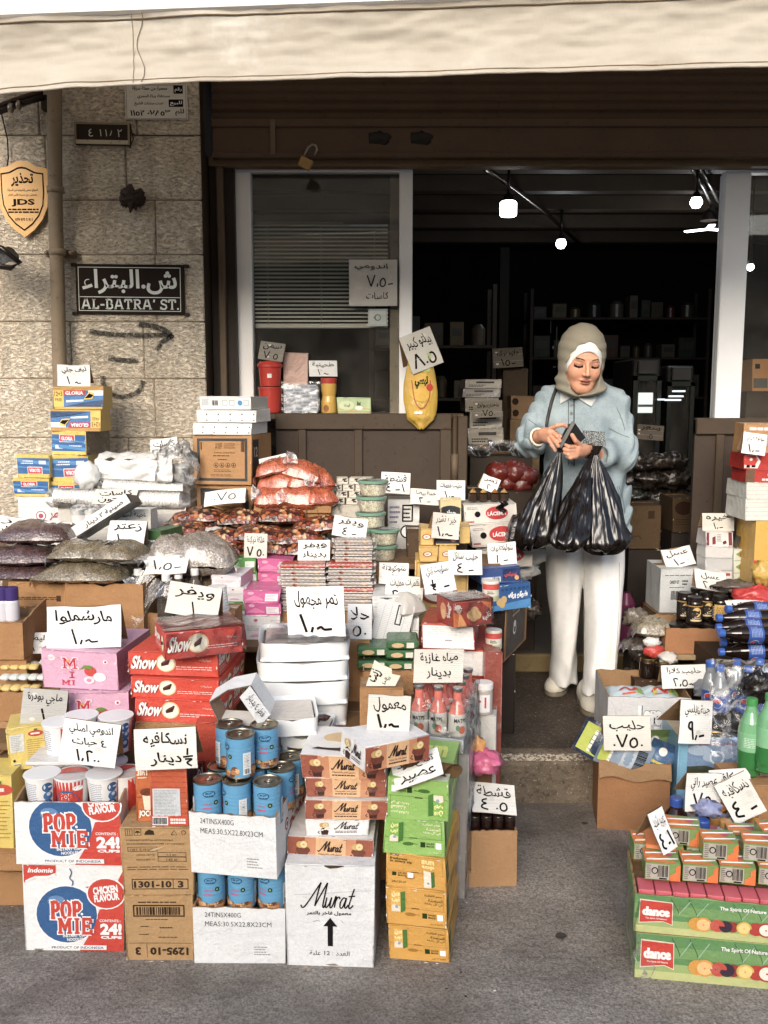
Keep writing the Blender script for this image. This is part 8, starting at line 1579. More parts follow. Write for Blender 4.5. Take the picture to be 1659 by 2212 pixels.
lamp(1098,450,5.2,.046,'drum','square-shouldered lit lamp nearest the doorway under the ceiling beam');lamp(1212,526,6.6,.036,'bulb','small lit bulb farther back along the same conduit')
lamp(1504,437,5.2,.033,'bulb','small lit bulb by the far door post');lamp(1530,495,6.2,.07,'fan','three armed lit lamp beside the far door post');lamp(1621,577,5.6,.022,'bulb','tiny lit bulb seen through the side pane')
b=MB()
def pz(px,py,z):Y_=Yon(py,z);return P(px,py,Y_)
b.tube([pz(1048,365,2.66),pz(1100,400,2.66),pz(1180,460,2.66),pz(1262,535,2.66)],.014,M('#8a8378','metal'),8);tag(b.build('conduit_pipe'),'metal conduit running back under the beams past the square lamp','conduit')
b=MB();b.tube([pz(1495,362,2.64),pz(1520,405,2.64),pz(1545,455,2.64),pz(1556,480,2.64)],.013,M('#9a948a','metal'),8);b.tube([pz(1512,362,2.64),pz(1535,400,2.64),pz(1560,450,2.64)],.013,M('#9a948a','metal'),8);tag(b.build('lamp_rail'),'pair of metal rails on the ceiling beside the far post','rail')
def shelves(name,label,X0,X1,Y0,dep,zs,z1,goods,seed):
 e=empty(name,label,'shelving',(X0,Y0,.246));m=M('#4b3f33','paint');W=X1-X0
 for z in zs:b=MB();b.box(0,W,0,dep,z-.02,z,m,1,.002);b.build('shelf',e)
 for x in(0,W-.025):
  for y in(0,dep-.025):b=MB();b.box(x-.001,x+.026,y-.001,y+.024,0,z1,m);b.build('upright',e)
 rr=random.Random(seed)
 for zi,z in enumerate(zs):
  x=.04
  while x<W-.12:
   w_=rr.uniform(.07,.16);h_=rr.uniform(.08,.2);c=rr.choice(goods);kd=rr.random()
   b=MB()
   if kd<.6:b.box(0,w_,0,.18,0,h_,M(c,'print'),1,.003);f=F(b,w_,h_,lambda u,v,n:(u,-n,v));f.rect(.15,.4,.85,.75,M('#4f4a41','print'),1);nmm,cat='stock_box','box'
   else:b.lathe([(w_*.38,0),(w_*.4,.01),(w_*.4,h_*.8),(w_*.2,h_)],M(c,'plastic'),14,T=Matrix.Translation((w_*.5,.08,0)));nmm,cat='stock_bottle','bottle'
   o=b.build(nmm,None,(X0+x,Y0+.03+rr.random()*.03,.246+z+.001));tag(o,'dim '+cat+' on the unlit shelves deep in the shop',cat,'dim stock on the shop shelves');x+=w_+rr.uniform(.01,.05)
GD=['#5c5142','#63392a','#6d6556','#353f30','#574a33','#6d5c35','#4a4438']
shelves('shelving','dark shelving with dim goods just inside the doorway behind the yellow bag',-.1,.75,6.3,.35,[.3,.75,1.15,1.5],1.9,GD,3)
shelves('shelving','dark shelving along the back wall behind the woman',1.3,2.9,8.4,.4,[.3,.75,1.15,1.5,1.85],2.1,GD,5)
def ibox(*a,**k):return box(*a,**k)
FZ=.246
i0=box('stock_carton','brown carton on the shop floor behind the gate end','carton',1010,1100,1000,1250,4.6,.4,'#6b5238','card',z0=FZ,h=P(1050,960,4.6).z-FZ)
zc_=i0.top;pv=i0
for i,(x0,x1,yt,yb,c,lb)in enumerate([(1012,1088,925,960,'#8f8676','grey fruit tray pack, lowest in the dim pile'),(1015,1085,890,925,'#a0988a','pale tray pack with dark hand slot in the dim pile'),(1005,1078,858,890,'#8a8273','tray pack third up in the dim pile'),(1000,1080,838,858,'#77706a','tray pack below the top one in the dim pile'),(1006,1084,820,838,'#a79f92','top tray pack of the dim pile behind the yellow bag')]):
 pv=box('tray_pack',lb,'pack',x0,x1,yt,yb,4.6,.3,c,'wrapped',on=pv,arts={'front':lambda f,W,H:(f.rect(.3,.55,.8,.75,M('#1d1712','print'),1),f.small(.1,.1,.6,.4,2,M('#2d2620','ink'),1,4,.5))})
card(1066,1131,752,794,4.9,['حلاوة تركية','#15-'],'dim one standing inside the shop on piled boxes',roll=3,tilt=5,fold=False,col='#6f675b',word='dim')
box('stock_carton','dim boxes under the inside halva card','carton',1088,1140,795,950,4.95,.3,'#4d3f30','card',z0=FZ,h=P(1100,795,4.9).z-FZ)
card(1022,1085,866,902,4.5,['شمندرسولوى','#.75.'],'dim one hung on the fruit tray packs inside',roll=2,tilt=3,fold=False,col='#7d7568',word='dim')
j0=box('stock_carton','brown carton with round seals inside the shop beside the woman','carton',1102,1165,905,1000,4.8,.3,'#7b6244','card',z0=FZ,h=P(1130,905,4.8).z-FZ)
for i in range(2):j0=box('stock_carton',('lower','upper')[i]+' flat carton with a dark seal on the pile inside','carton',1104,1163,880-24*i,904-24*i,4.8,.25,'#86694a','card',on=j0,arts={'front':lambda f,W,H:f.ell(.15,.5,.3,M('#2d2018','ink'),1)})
for i,(px,py,r)in enumerate([(1078,1022,.06),(1112,1020,.062),(1138,1028,.055),(1096,1044,.05),(1125,1048,.05)]):
 b=MB();blob(b,(0,0,0),r,M('#6b1f16','wrapped'),i,.25,22,(1,.9,.85));tag(b.build('net_bag',None,tuple(P(px,py,4.3))),'dark red round bag, '+['first from the gate','second and largest','third, behind the shopping bag','lower one in front','lower one by the shopping bag'][i],'bag','dark red round bags inside the doorway')
box('stock_carton','low dark crate under the dark red round bags','crate',1062,1160,1060,1150,4.2,.3,'#3a2c20','paint',z0=FZ,h=P(1100,1060,4.25).z-FZ)
for i,(px,py)in enumerate([(1040,985),(1085,975),(1125,985)]):
 b=MB();b.lathe([(.04,0),(.07,.04),(.072,.05)],film_mat('tub_plastic',.25),20,cap=False);b.lathe([(.03,.003),(.05,.03),(.001,.04)],M('#4a4038','grain'),16,cap=False);tag(b.build('glass_bowl',None,tuple(P(px,py,4.4))),'clear bowl of dark goods, '+['by the fruit packs','in the middle','nearest the woman'][i],'bowl')
box('stock_carton','dark crate shelf under the clear bowls','crate',1015,1150,989,1060,4.38,.2,'#33281c','paint',z0=FZ,h=P(1085,986,4.4).z-FZ)
def fridge(px0,px1,yt,Y_,label):
 X0=P(px0,850,Y_).x;X1=P(px1,850,Y_).x;zt=P(px0,yt,Y_).z;e=empty('drinks_fridge',label,'fridge',(X0,Y_,FZ));W=X1-X0;H=zt-FZ
 b=MB();m=M('#2b2723','plastic');b.box(0,W,.02,.5,0,H,m,1,.01);b.build('cabinet',e)
 b=MB();g=M('#4a4d4a','metal')
 for a in((0,.03,0,H-.1),(W-.03,W,0,H-.1),(0,W,H-.13,H-.1),(0,W,.0,.05)):b.box(a[0],a[1],-.01,.012,a[2],a[3],g,1,.002)
 b.build('door_frame',e);b=MB();b.box(.03,W-.03,-.002,.002,.05,H-.13,glass_mat('dark_glass',.25,.1));b.build('door_glass',e);b=MB();b.box(.03,W-.03,-.012,.015,H-.09,H-.01,M('#4d4a48','plastic'),1,.003);b.build('header_panel',e);return e,W,H
fr1,W_,H_=fridge(1366,1428,775,5.6,'glass fronted drinks fridge inside the shop, its door reflection painted as a glowing panel');b=MB();b.box(.035,W_-.05,-.008,-.003,H_-.32,H_-.2,M('#e8efe8','glow',.5));b.box(.035,W_-.05,-.0085,-.0035,H_-.285,H_-.27,M('#6d746f','plastic'));b.build('door_reflection',fr1)  # glowing panel stands in for the reflection in the door glass
fr2,W_,H_=fridge(1440,1500,790,5.9,'second dark drinks fridge near the far door post')
for i,(px,py,w_)in enumerate([(1468,845,26),(1462,856,30),(1455,864,34),(1430,863,14)]):
 b=MB();q=P(px,py,5.5);k=mpp(py,5.5);b.box(-w_*k/2,w_*k/2,0,.03,-.005,.005,M('#dfe6ea','glow',.7),1,.002);tag(b.build('light_tube',None,tuple(q)),'pale light bar low in the dark shop, '+['highest','second','third and longest','short single one'][i],'light bar','pale light bars deep in the shop')
b=MB();b.box(0,.02,0,.02,0,.3,M('#3a3028','paint'));
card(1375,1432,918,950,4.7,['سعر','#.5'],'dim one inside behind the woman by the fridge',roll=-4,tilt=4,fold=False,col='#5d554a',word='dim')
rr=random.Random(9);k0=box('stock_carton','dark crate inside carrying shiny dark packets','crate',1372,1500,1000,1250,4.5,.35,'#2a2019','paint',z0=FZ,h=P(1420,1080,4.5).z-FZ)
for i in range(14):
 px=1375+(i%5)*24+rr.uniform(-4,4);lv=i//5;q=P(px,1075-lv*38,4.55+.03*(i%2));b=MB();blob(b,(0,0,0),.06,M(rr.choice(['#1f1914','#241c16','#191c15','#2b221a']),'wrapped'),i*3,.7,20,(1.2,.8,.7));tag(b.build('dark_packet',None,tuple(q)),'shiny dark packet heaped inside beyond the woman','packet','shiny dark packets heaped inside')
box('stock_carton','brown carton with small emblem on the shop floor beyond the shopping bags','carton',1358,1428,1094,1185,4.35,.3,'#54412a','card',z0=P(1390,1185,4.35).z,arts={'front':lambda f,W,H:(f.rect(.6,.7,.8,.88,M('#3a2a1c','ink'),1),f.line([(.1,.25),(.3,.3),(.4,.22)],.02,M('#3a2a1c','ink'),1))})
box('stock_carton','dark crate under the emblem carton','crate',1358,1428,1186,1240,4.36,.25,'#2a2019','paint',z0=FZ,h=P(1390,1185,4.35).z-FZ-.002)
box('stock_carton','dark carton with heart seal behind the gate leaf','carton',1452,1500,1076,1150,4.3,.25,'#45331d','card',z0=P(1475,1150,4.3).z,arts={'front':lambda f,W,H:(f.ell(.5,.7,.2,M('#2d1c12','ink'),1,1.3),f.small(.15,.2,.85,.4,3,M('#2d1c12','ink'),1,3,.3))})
box('stock_carton','dark crate under the heart seal carton','crate',1450,1500,1151,1240,4.31,.2,'#2a2019','paint',z0=FZ,h=P(1475,1150,4.3).z-FZ-.002)
b=MB();b.lathe([(.04,0),(.045,.01),(.045,.22),(.03,.25),(.02,.27)],M('#6b2448','plastic'),18);q=P(1352,1322,4.2);tag(b.build('pink_bottle',None,(q.x,4.2,FZ+.002)),'tall pink bottle on the shop floor behind the white trousers','bottle')
b=MB();b.lathe([(.065,0),(.07,.01),(.07,.14),(.05,.17),(.022,.19),(.02,.22)],M('#6b1712','plastic'),20);b.tube([(.03,0,.17),(.075,0,.2),(.08,0,.12)],.009,M('#6b1712','plastic'),8);f=cyl_face(b,.0705,.03,.12);f.rect(.4,.1,.47,.9,ink('#b89a8a'),1);tag(b.build('red_jug',None,(P(1393,1322,4.22).x,4.22,FZ+.002)),'dark red plastic jug with handle on the shop floor','jug')
box('stock_carton','orange-brown box standing behind the side pane','box',1624,1680,776,845,4.35,.15,'#b8834c','card',z0=P(1650,845,4.35).z,arts={'front':lambda f,W,H:(f.rect(.1,.7,.3,.85,INK,1),f.rect(.05,.1,.6,.4,ink('#4a4a46'),1))})
box('stock_carton','dark shelf cabinet behind the side pane','cabinet',1606,1760,846,1100,4.33,.3,'#3a2f25','paint',z0=FZ,h=P(1650,845,4.35).z-FZ-.002)
for i,(px,py,Y_,r,c,lb)in enumerate([(1372,1345,3.62,.045,'#6b6155','crumpled smoky packet at the aisle end of the plank'),(1385,1425,3.44,.035,'#2c241d','black glossy packet under the clear nut bags'),(1442,1430,3.36,.03,'#c9c4ba','white crumpled wrapper beside the red packet'),(1362,1470,3.5,.04,'#3a3027','dark packet on the floor by the milk carton'),(1530,1500,3.1,.04,'#8d8f92','grey film bundle between the milk card and the cola'),(1450,1640,2.95,.035,'#d8d4c8','white twisted wrapper behind the blue tin'),(1560,1745,2.5,.03,'#c77f3a','orange twisted wrapper under the tall card'),(1130,1245,3.6,.05,'#c9c6c0','pale crinkled bag behind the blue snack box'),(1150,1215,3.62,.045,'#bdb9b2','pale wrapper heap beside the black bags'),(1140,1330,3.75,.05,'#3b2e24','dark packet behind the black printed carton')]):
 b=MB();blob(b,(0,0,r*.5),r,M(c,'wrapped'),i+20,.6,20,(1.2,.8,.8));tag(b.build('loose_packet',None,tuple(P(px,py,Y_))),lb,'packet')
for i,(px,yt,Y_)in enumerate([(1500,1740,2.56),(1528,1742,2.6),(1560,1738,2.62),(1600,1735,2.62)]):
 q=P(px,yt,Y_);o=(SY if i%2 else L1).copy();COL.objects.link(o);o.location=(q.x,Y_,q.z-(.145 if i%2 else.108));o.rotation_euler=(0,0,i);tag(o,('lotion bottle just behind the foil packet','syrup bottle behind the foil packet, cap only showing','lotion bottle under the tall tented card','syrup bottle behind the diamond card')[i],'bottle')
# ==== PERSON
from mathutils.bvhtree import BVHTree
def nets(field,bb,h):
 """surface nets: the zero level of a distance field as a closed quad mesh"""
 (x0,x1),(y0,y1),(z0,z1)=bb
 X,Y,Z=np.meshgrid(np.arange(x0,x1,h),np.arange(y0,y1,h),np.arange(z0,z1,h),indexing='ij')
 V=field(X.astype(np.float32),Y.astype(np.float32),Z.astype(np.float32));nx,ny,nz=V.shape;S=V<0
 acc=np.zeros((nx-1,ny-1,nz-1,3),np.float32);cnt=np.zeros((nx-1,ny-1,nz-1),np.float32)
 sl=lambda a,b:slice(a,b)
 edges=[]
 for ax in range(3):
  A=[slice(None)]*3;B=[slice(None)]*3;A[ax]=slice(0,-1);B[ax]=slice(1,None);a,b=V[tuple(A)],V[tuple(B)];m=(a<0)!=(b<0);idx=np.argwhere(m);t=a[m]/(a[m]-b[m]);p=idx.astype(np.float32);p[:,ax]+=t;edges.append((ax,idx,S[tuple(A)][m]))
  o=[i for i in range(3)if i!=ax]
  for d1 in(0,-1):
   for d2 in(0,-1):
    c=idx.copy();c[:,o[0]]+=d1;c[:,o[1]]+=d2;ok=np.all(c>=0,1)&(c[:,0]<nx-1)&(c[:,1]<ny-1)&(c[:,2]<nz-1);c=c[ok];np.add.at(acc,(c[:,0],c[:,1],c[:,2]),p[ok]);np.add.at(cnt,(c[:,0],c[:,1],c[:,2]),1)
 act=cnt>0;ids=-np.ones(cnt.shape,int);ids[act]=np.arange(act.sum());P_=acc[act]/cnt[act][:,None]*h+np.array([x0,y0,z0]);F_=[]
 for ax,idx,ins in edges:
  o=[i for i in range(3)if i!=ax];ok=(idx[:,o[0]]>0)&(idx[:,o[1]]>0)&(idx[:,o[0]]<cnt.shape[o[0]])&(idx[:,o[1]]<cnt.shape[o[1]])&(idx[:,ax]<cnt.shape[ax]);idx=idx[ok];ins=ins[ok];q=[]
  for d1,d2 in((0,0),(-1,0),(-1,-1),(0,-1)):c=idx.copy();c[:,o[0]]+=d1;c[:,o[1]]+=d2;q.append(ids[c[:,0],c[:,1],c[:,2]])
  q=np.stack(q,1);fl=ins if ax!=1 else~ins;q[~fl]=q[~fl][:,::-1];F_.append(q)
 return P_,np.concatenate(F_)
def smin(a,b,k):h=np.clip(.5+.5*(b-a)/k,0,1);return b+(a-b)*h-k*h*(1-h)
def smax(a,b,k):return-smin(-a,-b,k)
def cap(X,Y,Z,a,b,ra,rb):
 d=np.array(b)-np.array(a);L=float(d@d)or 1e-9;t=np.clip(((X-a[0])*d[0]+(Y-a[1])*d[1]+(Z-a[2])*d[2])/L,0,1);return np.sqrt((X-a[0]-t*d[0])**2+(Y-a[1]-t*d[1])**2+(Z-a[2]-t*d[2])**2)-(ra+(rb-ra)*t)
def elp(X,Y,Z,c,r):k=np.sqrt(((X-c[0])/r[0])**2+((Y-c[1])/r[1])**2+((Z-c[2])/r[2])**2);return(k-1)*min(r)
def loft(X,Y,Z,tab):
 """tab rows: z, cx, cy, rx, ry in rising z"""
 t=np.array(tab);zz=t[:,0];cx=np.interp(Z,zz,t[:,1]);cy=np.interp(Z,zz,t[:,2]);rx=np.interp(Z,zz,t[:,3]);ry=np.interp(Z,zz,t[:,4]);d=(np.sqrt(((X-cx)/rx)**2+((Y-cy)/ry)**2)-1)*np.minimum(rx,ry)
 return np.maximum(d,np.maximum(zz[0]-Z,Z-zz[-1]))
def to_obj(name,P_,F_,mats,parent,mi=None,smooth=True):
 me=bpy.data.meshes.new(name);me.from_pydata([tuple(map(float,p))for p in P_],[],[tuple(map(int,f))for f in F_]);[me.materials.append(m)for m in mats]
 if mi is not None:me.polygons.foreach_set('material_index',mi.astype(int))
 me.polygons.foreach_set('use_smooth',[smooth]*len(F_));me.update();o=bpy.data.objects.new(name,me);COL.objects.link(o);o.parent=parent;return o
def skin():
 n=NT('skin');k=n.mix(n.ramp(n.noise(60,4),[(.35,0.),(.75,.5)]),lin('#c99579'),lin('#b97f66'));n.base(k);n.b.inputs['Subsurface Weight'].default_value=.12;n.b.inputs['Subsurface Radius'].default_value=(.01,.004,.002);return n.fin(.5,nrm=n.bump(n.noise(400,3),.05,.001),spec=.4)
SKIN=skin()
def denim():
 n=NT('pale_denim');w_=n.noise(260,3);a=n.noise(10,5,.7);k=n.mix(n.ramp(w_,[(.35,0.),(.7,1.)]),lin('#7c8a90'),lin('#929fa3'));k=n.mix(n.ramp(a,[(.45,0.),(.75,.7)]),k,lin('#a9b4b7'));k=n.mix(n.ramp(n.noise(6,5),[(.55,0.),(.8,.35)]),k,lin('#6b7476'));nr=n.bump(n.noise(7,2,.5,vec=n.scaled(1.8,1,.6)),.5,.02);n.base(k);return n.fin(.85,nrm=nr,spec=.15)
DEN=denim();HJ=M('#8d8674','fabric');WC=M('#e4e4e0','fabric');TR=M('#f6f5f1','fabric')
person=empty('person','woman in olive headscarf, pale denim overshirt and white trousers, looking into a wallet','person',tuple(Vector((P(1262,1500,3.6).x,3.62,KZ))))
PO=Vector(person.location)
def Wp(px,py,Y_):return tuple(P(px,py,Y_))
def zz_(py,Y_=3.6):return P(1262,py,Y_).z
def bbox_pts(pts,m):a=np.array(pts);return tuple((float(a[:,i].min()-m),float(a[:,i].max()+m))for i in range(3))
# ---- head
HC=Vector(Wp(1257,781,3.55));HR=(Matrix.Rotation(radians(3),3,'Z')@Matrix.Rotation(radians(3),3,'Y')@Matrix.Rotation(radians(14),3,'X'))
HRi=np.array(HR.transposed());SCL=1.0
def head_f(X,Y,Z):
 f=elp(X,Y,Z,(0,.018,.03),(.073,.09,.092));f=smin(f,elp(X,Y,Z,(0,-.032,-.022),(.058,.055,.08)),.025);f=smin(f,elp(X,Y,Z,(0,-.058,-.082),(.026,.024,.02)),.025)
 for s in(-1,1):f=smin(f,elp(X,Y,Z,(s*.033,-.056,-.026),(.024,.026,.026)),.018);f=smin(f,cap(X,Y,Z,(s*.045,-.01,-.055),(s*.012,-.06,-.09),.02,.016),.02)
 f=smin(f,cap(X,Y,Z,(-.03,-.078,.024),(.03,-.078,.024),.010,.010),.014)
 for s in(-1,1):f=smax(f,-elp(X,Y,Z,(s*.031,-.104,.004),(.020,.020,.012)),.008);f=smin(f,elp(X,Y,Z,(s*.031,-.0735,.004),(.0155,.0145,.0105)),.003)
 f=smin(f,cap(X,Y,Z,(0,-.086,.014),(0,-.106,-.026),.0055,.0085),.008)
 for s in(-1,1):f=smin(f,elp(X,Y,Z,(s*.0095,-.095,-.030),(.0072,.008,.006)),.005);f=smax(f,-elp(X,Y,Z,(s*.006,-.099,-.0365),(.003,.004,.003)),.002)
 f=smin(f,elp(X,Y,Z,(0,-.084,-.052),(.021,.0125,.0058)),.004);f=smin(f,elp(X,Y,Z,(0,-.0835,-.0625),(.0175,.0125,.0062)),.004);f=smax(f,-cap(X,Y,Z,(-.017,-.0985,-.0572),(.017,-.0985,-.0572),.0016,.0016),.0015)
 f=smax(f,-elp(X,Y,Z,(0,-.1,-.071),(.014,.006,.004)),.004)
 f=smin(f,cap(X,Y,Z,(0,.012,-.06),(0,.04,-.2),.047,.05),.02)
 return f
def loc2w(P_):return np.array([tuple(HC+HR@Vector(p))for p in P_])-np.array(PO)
hp,hf=nets(head_f,((-.09,.09),(-.125,.12),(-.21,.135)),.0019)
c=hp[hf].mean(1);cx,cy,cz=c.T;ax_=np.abs(cx);fr_=cy<-.045
mi=np.zeros(len(hf))
brow=fr_&(ax_>.014)&(ax_<.047)&(np.abs(cz-(.0225+.0045*np.sin((ax_-.014)/.033*2.4)))<.0025)
lid=fr_&(((ax_-.031)/.0155)**2<1)&(np.abs(cz-(-.0005-.004*(1-((ax_-.031)/.0155)**2)))<.0042)
shadow=fr_&(((ax_-.031)/.0165)**2+((cz-.006)/.005)**2<1)&~lid
lips=fr_&(((cx/.0195)**2+((cz+.057)/.0098)**2)<1)&(cy<-.085)
seam_=lips&(np.abs(cz+.0574)<.0014)
nos=fr_&(((ax_-.0058)/.0030)**2+((cz+.0365)/.0024)**2<1)
mi[brow]=1;mi[shadow]=4;mi[lid]=2;mi[lips]=3;mi[seam_]=2;mi[nos]=2
body_parts=[(loc2w(hp),hf,mi)]
# ---- hands
def fing(X,Y,Z,f,pts,r0,r1,k=.004):
 pts=[np.array(p)for p in pts];n=len(pts)-1;g=None
 for i in range(n):
  q=cap(X,Y,Z,pts[i],pts[i+1],r0+(r1-r0)*i/n,r0+(r1-r0)*(i+1)/n);g=q if g is None else np.minimum(g,q)
 return smin(f,g,k)
def hand_r(X,Y,Z):
 f=cap(X,Y,Z,Wp(1148,948,3.52),Wp(1172,940,3.43),.028,.022);f=smin(f,cap(X,Y,Z,Wp(1176,936,3.41),Wp(1190,934,3.375),.022,.018),.012);f=smin(f,cap(X,Y,Z,Wp(1180,946,3.41),Wp(1188,950,3.375),.017,.013),.012)
 f=fing(X,Y,Z,f,[Wp(1190,926,3.37),Wp(1203,919,3.345),Wp(1216,917,3.345),Wp(1223,921,3.35)],.0095,.0068)
 f=fing(X,Y,Z,f,[Wp(1194,934,3.365),Wp(1205,943,3.335),Wp(1210,953,3.335)],.0092,.0068);f=fing(X,Y,Z,f,[Wp(1191,942,3.368),Wp(1200,954,3.337),Wp(1206,964,3.337)],.0088,.0066)
 f=fing(X,Y,Z,f,[Wp(1186,950,3.372),Wp(1193,963,3.343),Wp(1199,973,3.345)],.008,.006);f=fing(X,Y,Z,f,[Wp(1186,930,3.39),Wp(1200,936,3.39),Wp(1212,944,3.385)],.010,.008);return f
def hand_l(X,Y,Z):
 f=cap(X,Y,Z,Wp(1292,980,3.5),Wp(1268,973,3.43),.028,.021);f=smin(f,cap(X,Y,Z,Wp(1262,971,3.41),Wp(1246,969,3.375),.021,.019),.012);f=smin(f,cap(X,Y,Z,Wp(1258,980,3.41),Wp(1245,980,3.375),.014,.014),.012)
 f=fing(X,Y,Z,f,[Wp(1252,962,3.375),Wp(1243,952,3.345),Wp(1236,940,3.34)],.0105,.0075)
 for(a,b_,c_)in(((1243,966),(1229,965),(1221,961)),((1242,973),(1227,974),(1218,970)),((1242,980),(1228,982),(1220,978)),((1244,986),(1232,989),(1225,986))):f=fing(X,Y,Z,f,[Wp(*a,3.365),Wp(*b_,3.34),Wp(*c_,3.352)],.0088,.0064)
 return f
for hf_,pts in((hand_r,[Wp(1148,915,3.33),Wp(1226,980,3.54)]),(hand_l,[Wp(1214,935,3.33),Wp(1296,992,3.52)])):
 p_,f_=nets(hf_,bbox_pts(pts,.03),.0021);body_parts.append((p_-np.array(PO),f_,np.zeros(len(f_))))
# ---- torso, arms and legs of the one body, under the clothes
sh1,el1,sh2,el2=Wp(1190,858,3.63),Wp(1142,952,3.6),Wp(1330,866,3.63),Wp(1350,985,3.6)
def core(X,Y,Z):
 f=loft(X,Y,Z,[(zz_(1180),P(1262,1100,3.65).x,3.66,.13,.09),(zz_(1000),P(1262,1000,3.65).x,3.66,.11,.08),(zz_(860),P(1260,860,3.65).x,3.65,.13,.08),(zz_(835),P(1258,835,3.65).x,3.64,.06,.05)])
 f=smin(f,cap(X,Y,Z,sh1,el1,.042,.034),.03);f=smin(f,cap(X,Y,Z,el1,Wp(1152,947,3.5),.034,.026),.02);f=smin(f,cap(X,Y,Z,sh2,el2,.042,.034),.03);f=smin(f,cap(X,Y,Z,el2,Wp(1290,980,3.49),.034,.026),.02)
 f=smin(f,cap(X,Y,Z,Wp(1230,1160,3.68),Wp(1218,1480,3.84),.07,.032),.03);f=smin(f,cap(X,Y,Z,Wp(1296,1160,3.66),Wp(1290,1490,3.66),.07,.032),.03);return f
p_,f_=nets(core,(tuple(sorted((Wp(1120,900,3.7)[0],Wp(1380,900,3.7)[0]))),(3.45,3.95),(.2,zz_(820))),.011);body_parts.append((p_-np.array(PO),f_,np.zeros(len(f_))))
Pv=np.concatenate([b_[0]for b_ in body_parts]);off=0;Fs=[];Ms=[]
for b_ in body_parts:Fs.append(b_[1]+off);Ms.append(b_[2]);off+=len(b_[0])
to_obj('body',Pv,np.concatenate(Fs),[SKIN,M('#4a3024','ink'),M('#1d110d','ink'),M('#a2604f','ink',.5),M('#b27a62','ink')],person,np.concatenate(Ms))
# ---- undercap and headscarf
def capf(X,Y,Z):
 f=elp(X,Y,Z,(0,.016,.034),(.0785,.1,.0965));f=smin(f,elp(X,Y,Z,(0,-.02,-.02),(.065,.062,.09)),.02);g=(np.sqrt((X/.0595)**2+((Z+.036)/.088)**2)-1)*.0595;f=np.where(Y<.01,smax(f,-g,.004),f);return np.maximum(f,-.09-Z)
def foldn(X,Y,Z,k=1.):return np.sin(X*60+Z*95+3*np.sin(Y*40))*.5+np.sin(X*120-Z*140+Y*60)*.25
def scarff(X,Y,Z):
 f=elp(X,Y,Z,(0,.022,.036),(.089,.108,.104));f=smin(f,elp(X,Y,Z,(0,.0,-.04),(.080,.085,.10)),.03)
 f=smin(f,elp(X,Y,Z,(-.004,.0,-.088),(.084,.088,.034)),.03);f=smin(f,elp(X,Y,Z,(.062,-.035,-.085),(.032,.032,.022)),.02);f=smin(f,elp(X,Y,Z,(.0,-.05,-.100),(.052,.046,.018)),.02)
 g=(np.sqrt(((X+.001)/(.0665+.05*np.minimum(0,Z+.03)*.6))**2+((Z+.013)/.0965)**2)-1)*.066;fr=np.where(Y<.035,smax(f,-g,.006),f)
 lowm=np.clip((-Z-.055)/.06,0,1);return fr-(.0010+.0026*lowm)*np.sin(Z*150-np.abs(X)*55+2.5*np.sin(X*22)+Y*30)
p_,f_=nets(capf,((-.09,.09),(-.1,.13),(-.11,.14)),.0026);to_obj('undercap',loc2w(p_),f_,[WC],person)
p_,f_=nets(scarff,((-.14,.14),(-.13,.15),(-.235,.155)),.003);to_obj('headscarf',loc2w(p_),f_,[HJ],person)
# ---- overshirt
def shirtf(X,Y,Z):
 cxm=lambda px,py:P(px,py,3.63).x
 f=loft(X,Y,Z,[(zz_(1150),cxm(1268,1150),3.64,.172,.125),(zz_(1080),cxm(1268,1080),3.64,.165,.125),(zz_(980),cxm(1266,980),3.64,.155,.12),(zz_(900),cxm(1263,900),3.64,.158,.115),(zz_(868),cxm(1262,868),3.64,.150,.105),(zz_(846),cxm(1262,846),3.64,.128,.09),(zz_(826),cxm(1260,826),3.63,.085,.07),(zz_(810),cxm(1258,810),3.63,.05,.055)])
 a1,b1,c1=Wp(1188,862,3.63),Wp(1146,945,3.58),Wp(1157,951,3.47);a2,b2,c2=Wp(1328,870,3.63),Wp(1346,968,3.58),Wp(1303,984,3.475)
 f=smin(f,cap(X,Y,Z,a1,b1,.053,.055),.03);f=smin(f,cap(X,Y,Z,b1,c1,.056,.041),.02);f=smin(f,elp(X,Y,Z,Wp(1143,962,3.56),(.040,.05,.038)),.045)
 f=smin(f,cap(X,Y,Z,a2,b2,.055,.058),.03);f=smin(f,cap(X,Y,Z,b2,c2,.06,.042),.02);f=smin(f,elp(X,Y,Z,Wp(1345,990,3.56),(.046,.052,.045)),.03)
 f=smax(f,-cap(X,Y,Z,Wp(1160,950,3.45),Wp(1180,940,3.30),.032,.05),.004);f=smax(f,-cap(X,Y,Z,Wp(1298,982,3.455),Wp(1262,975,3.36),.030,.045),.004)
 lc=P(1262,900,3.63).x;u=(X-lc)
 folds=.0065*np.sin(u*55+2.2*np.sin(Z*9)+Y*20)*np.clip((zz_(860)-Z)*6,0,1)+.0045*np.sin(Z*70-np.abs(u)*120+2*np.sin(Y*40)+1.5*np.sin(Z*21))*np.clip((np.abs(u)-.13)*25,0,1)
 return f-folds*1.15
p_,f_=nets(shirtf,(tuple((Wp(1100,900,3.6)[0],Wp(1400,900,3.6)[0])),(3.38,3.82),(zz_(1165),zz_(800))),.0052)
sho=to_obj('overshirt',p_-np.array(PO),f_,[DEN],person)
bvh=BVHTree.FromPolygons([Vector(map(float,p))for p in p_],[tuple(map(int,f))for f in f_])
def hit(px,py,o_=.002):
 d=ray(px,py).normalized();h_=bvh.ray_cast(Vector((0,0,EYE)),d)
 p=h_[0]if h_[0]is not None else Vector(Wp(px,py,3.5));return p-d*o_
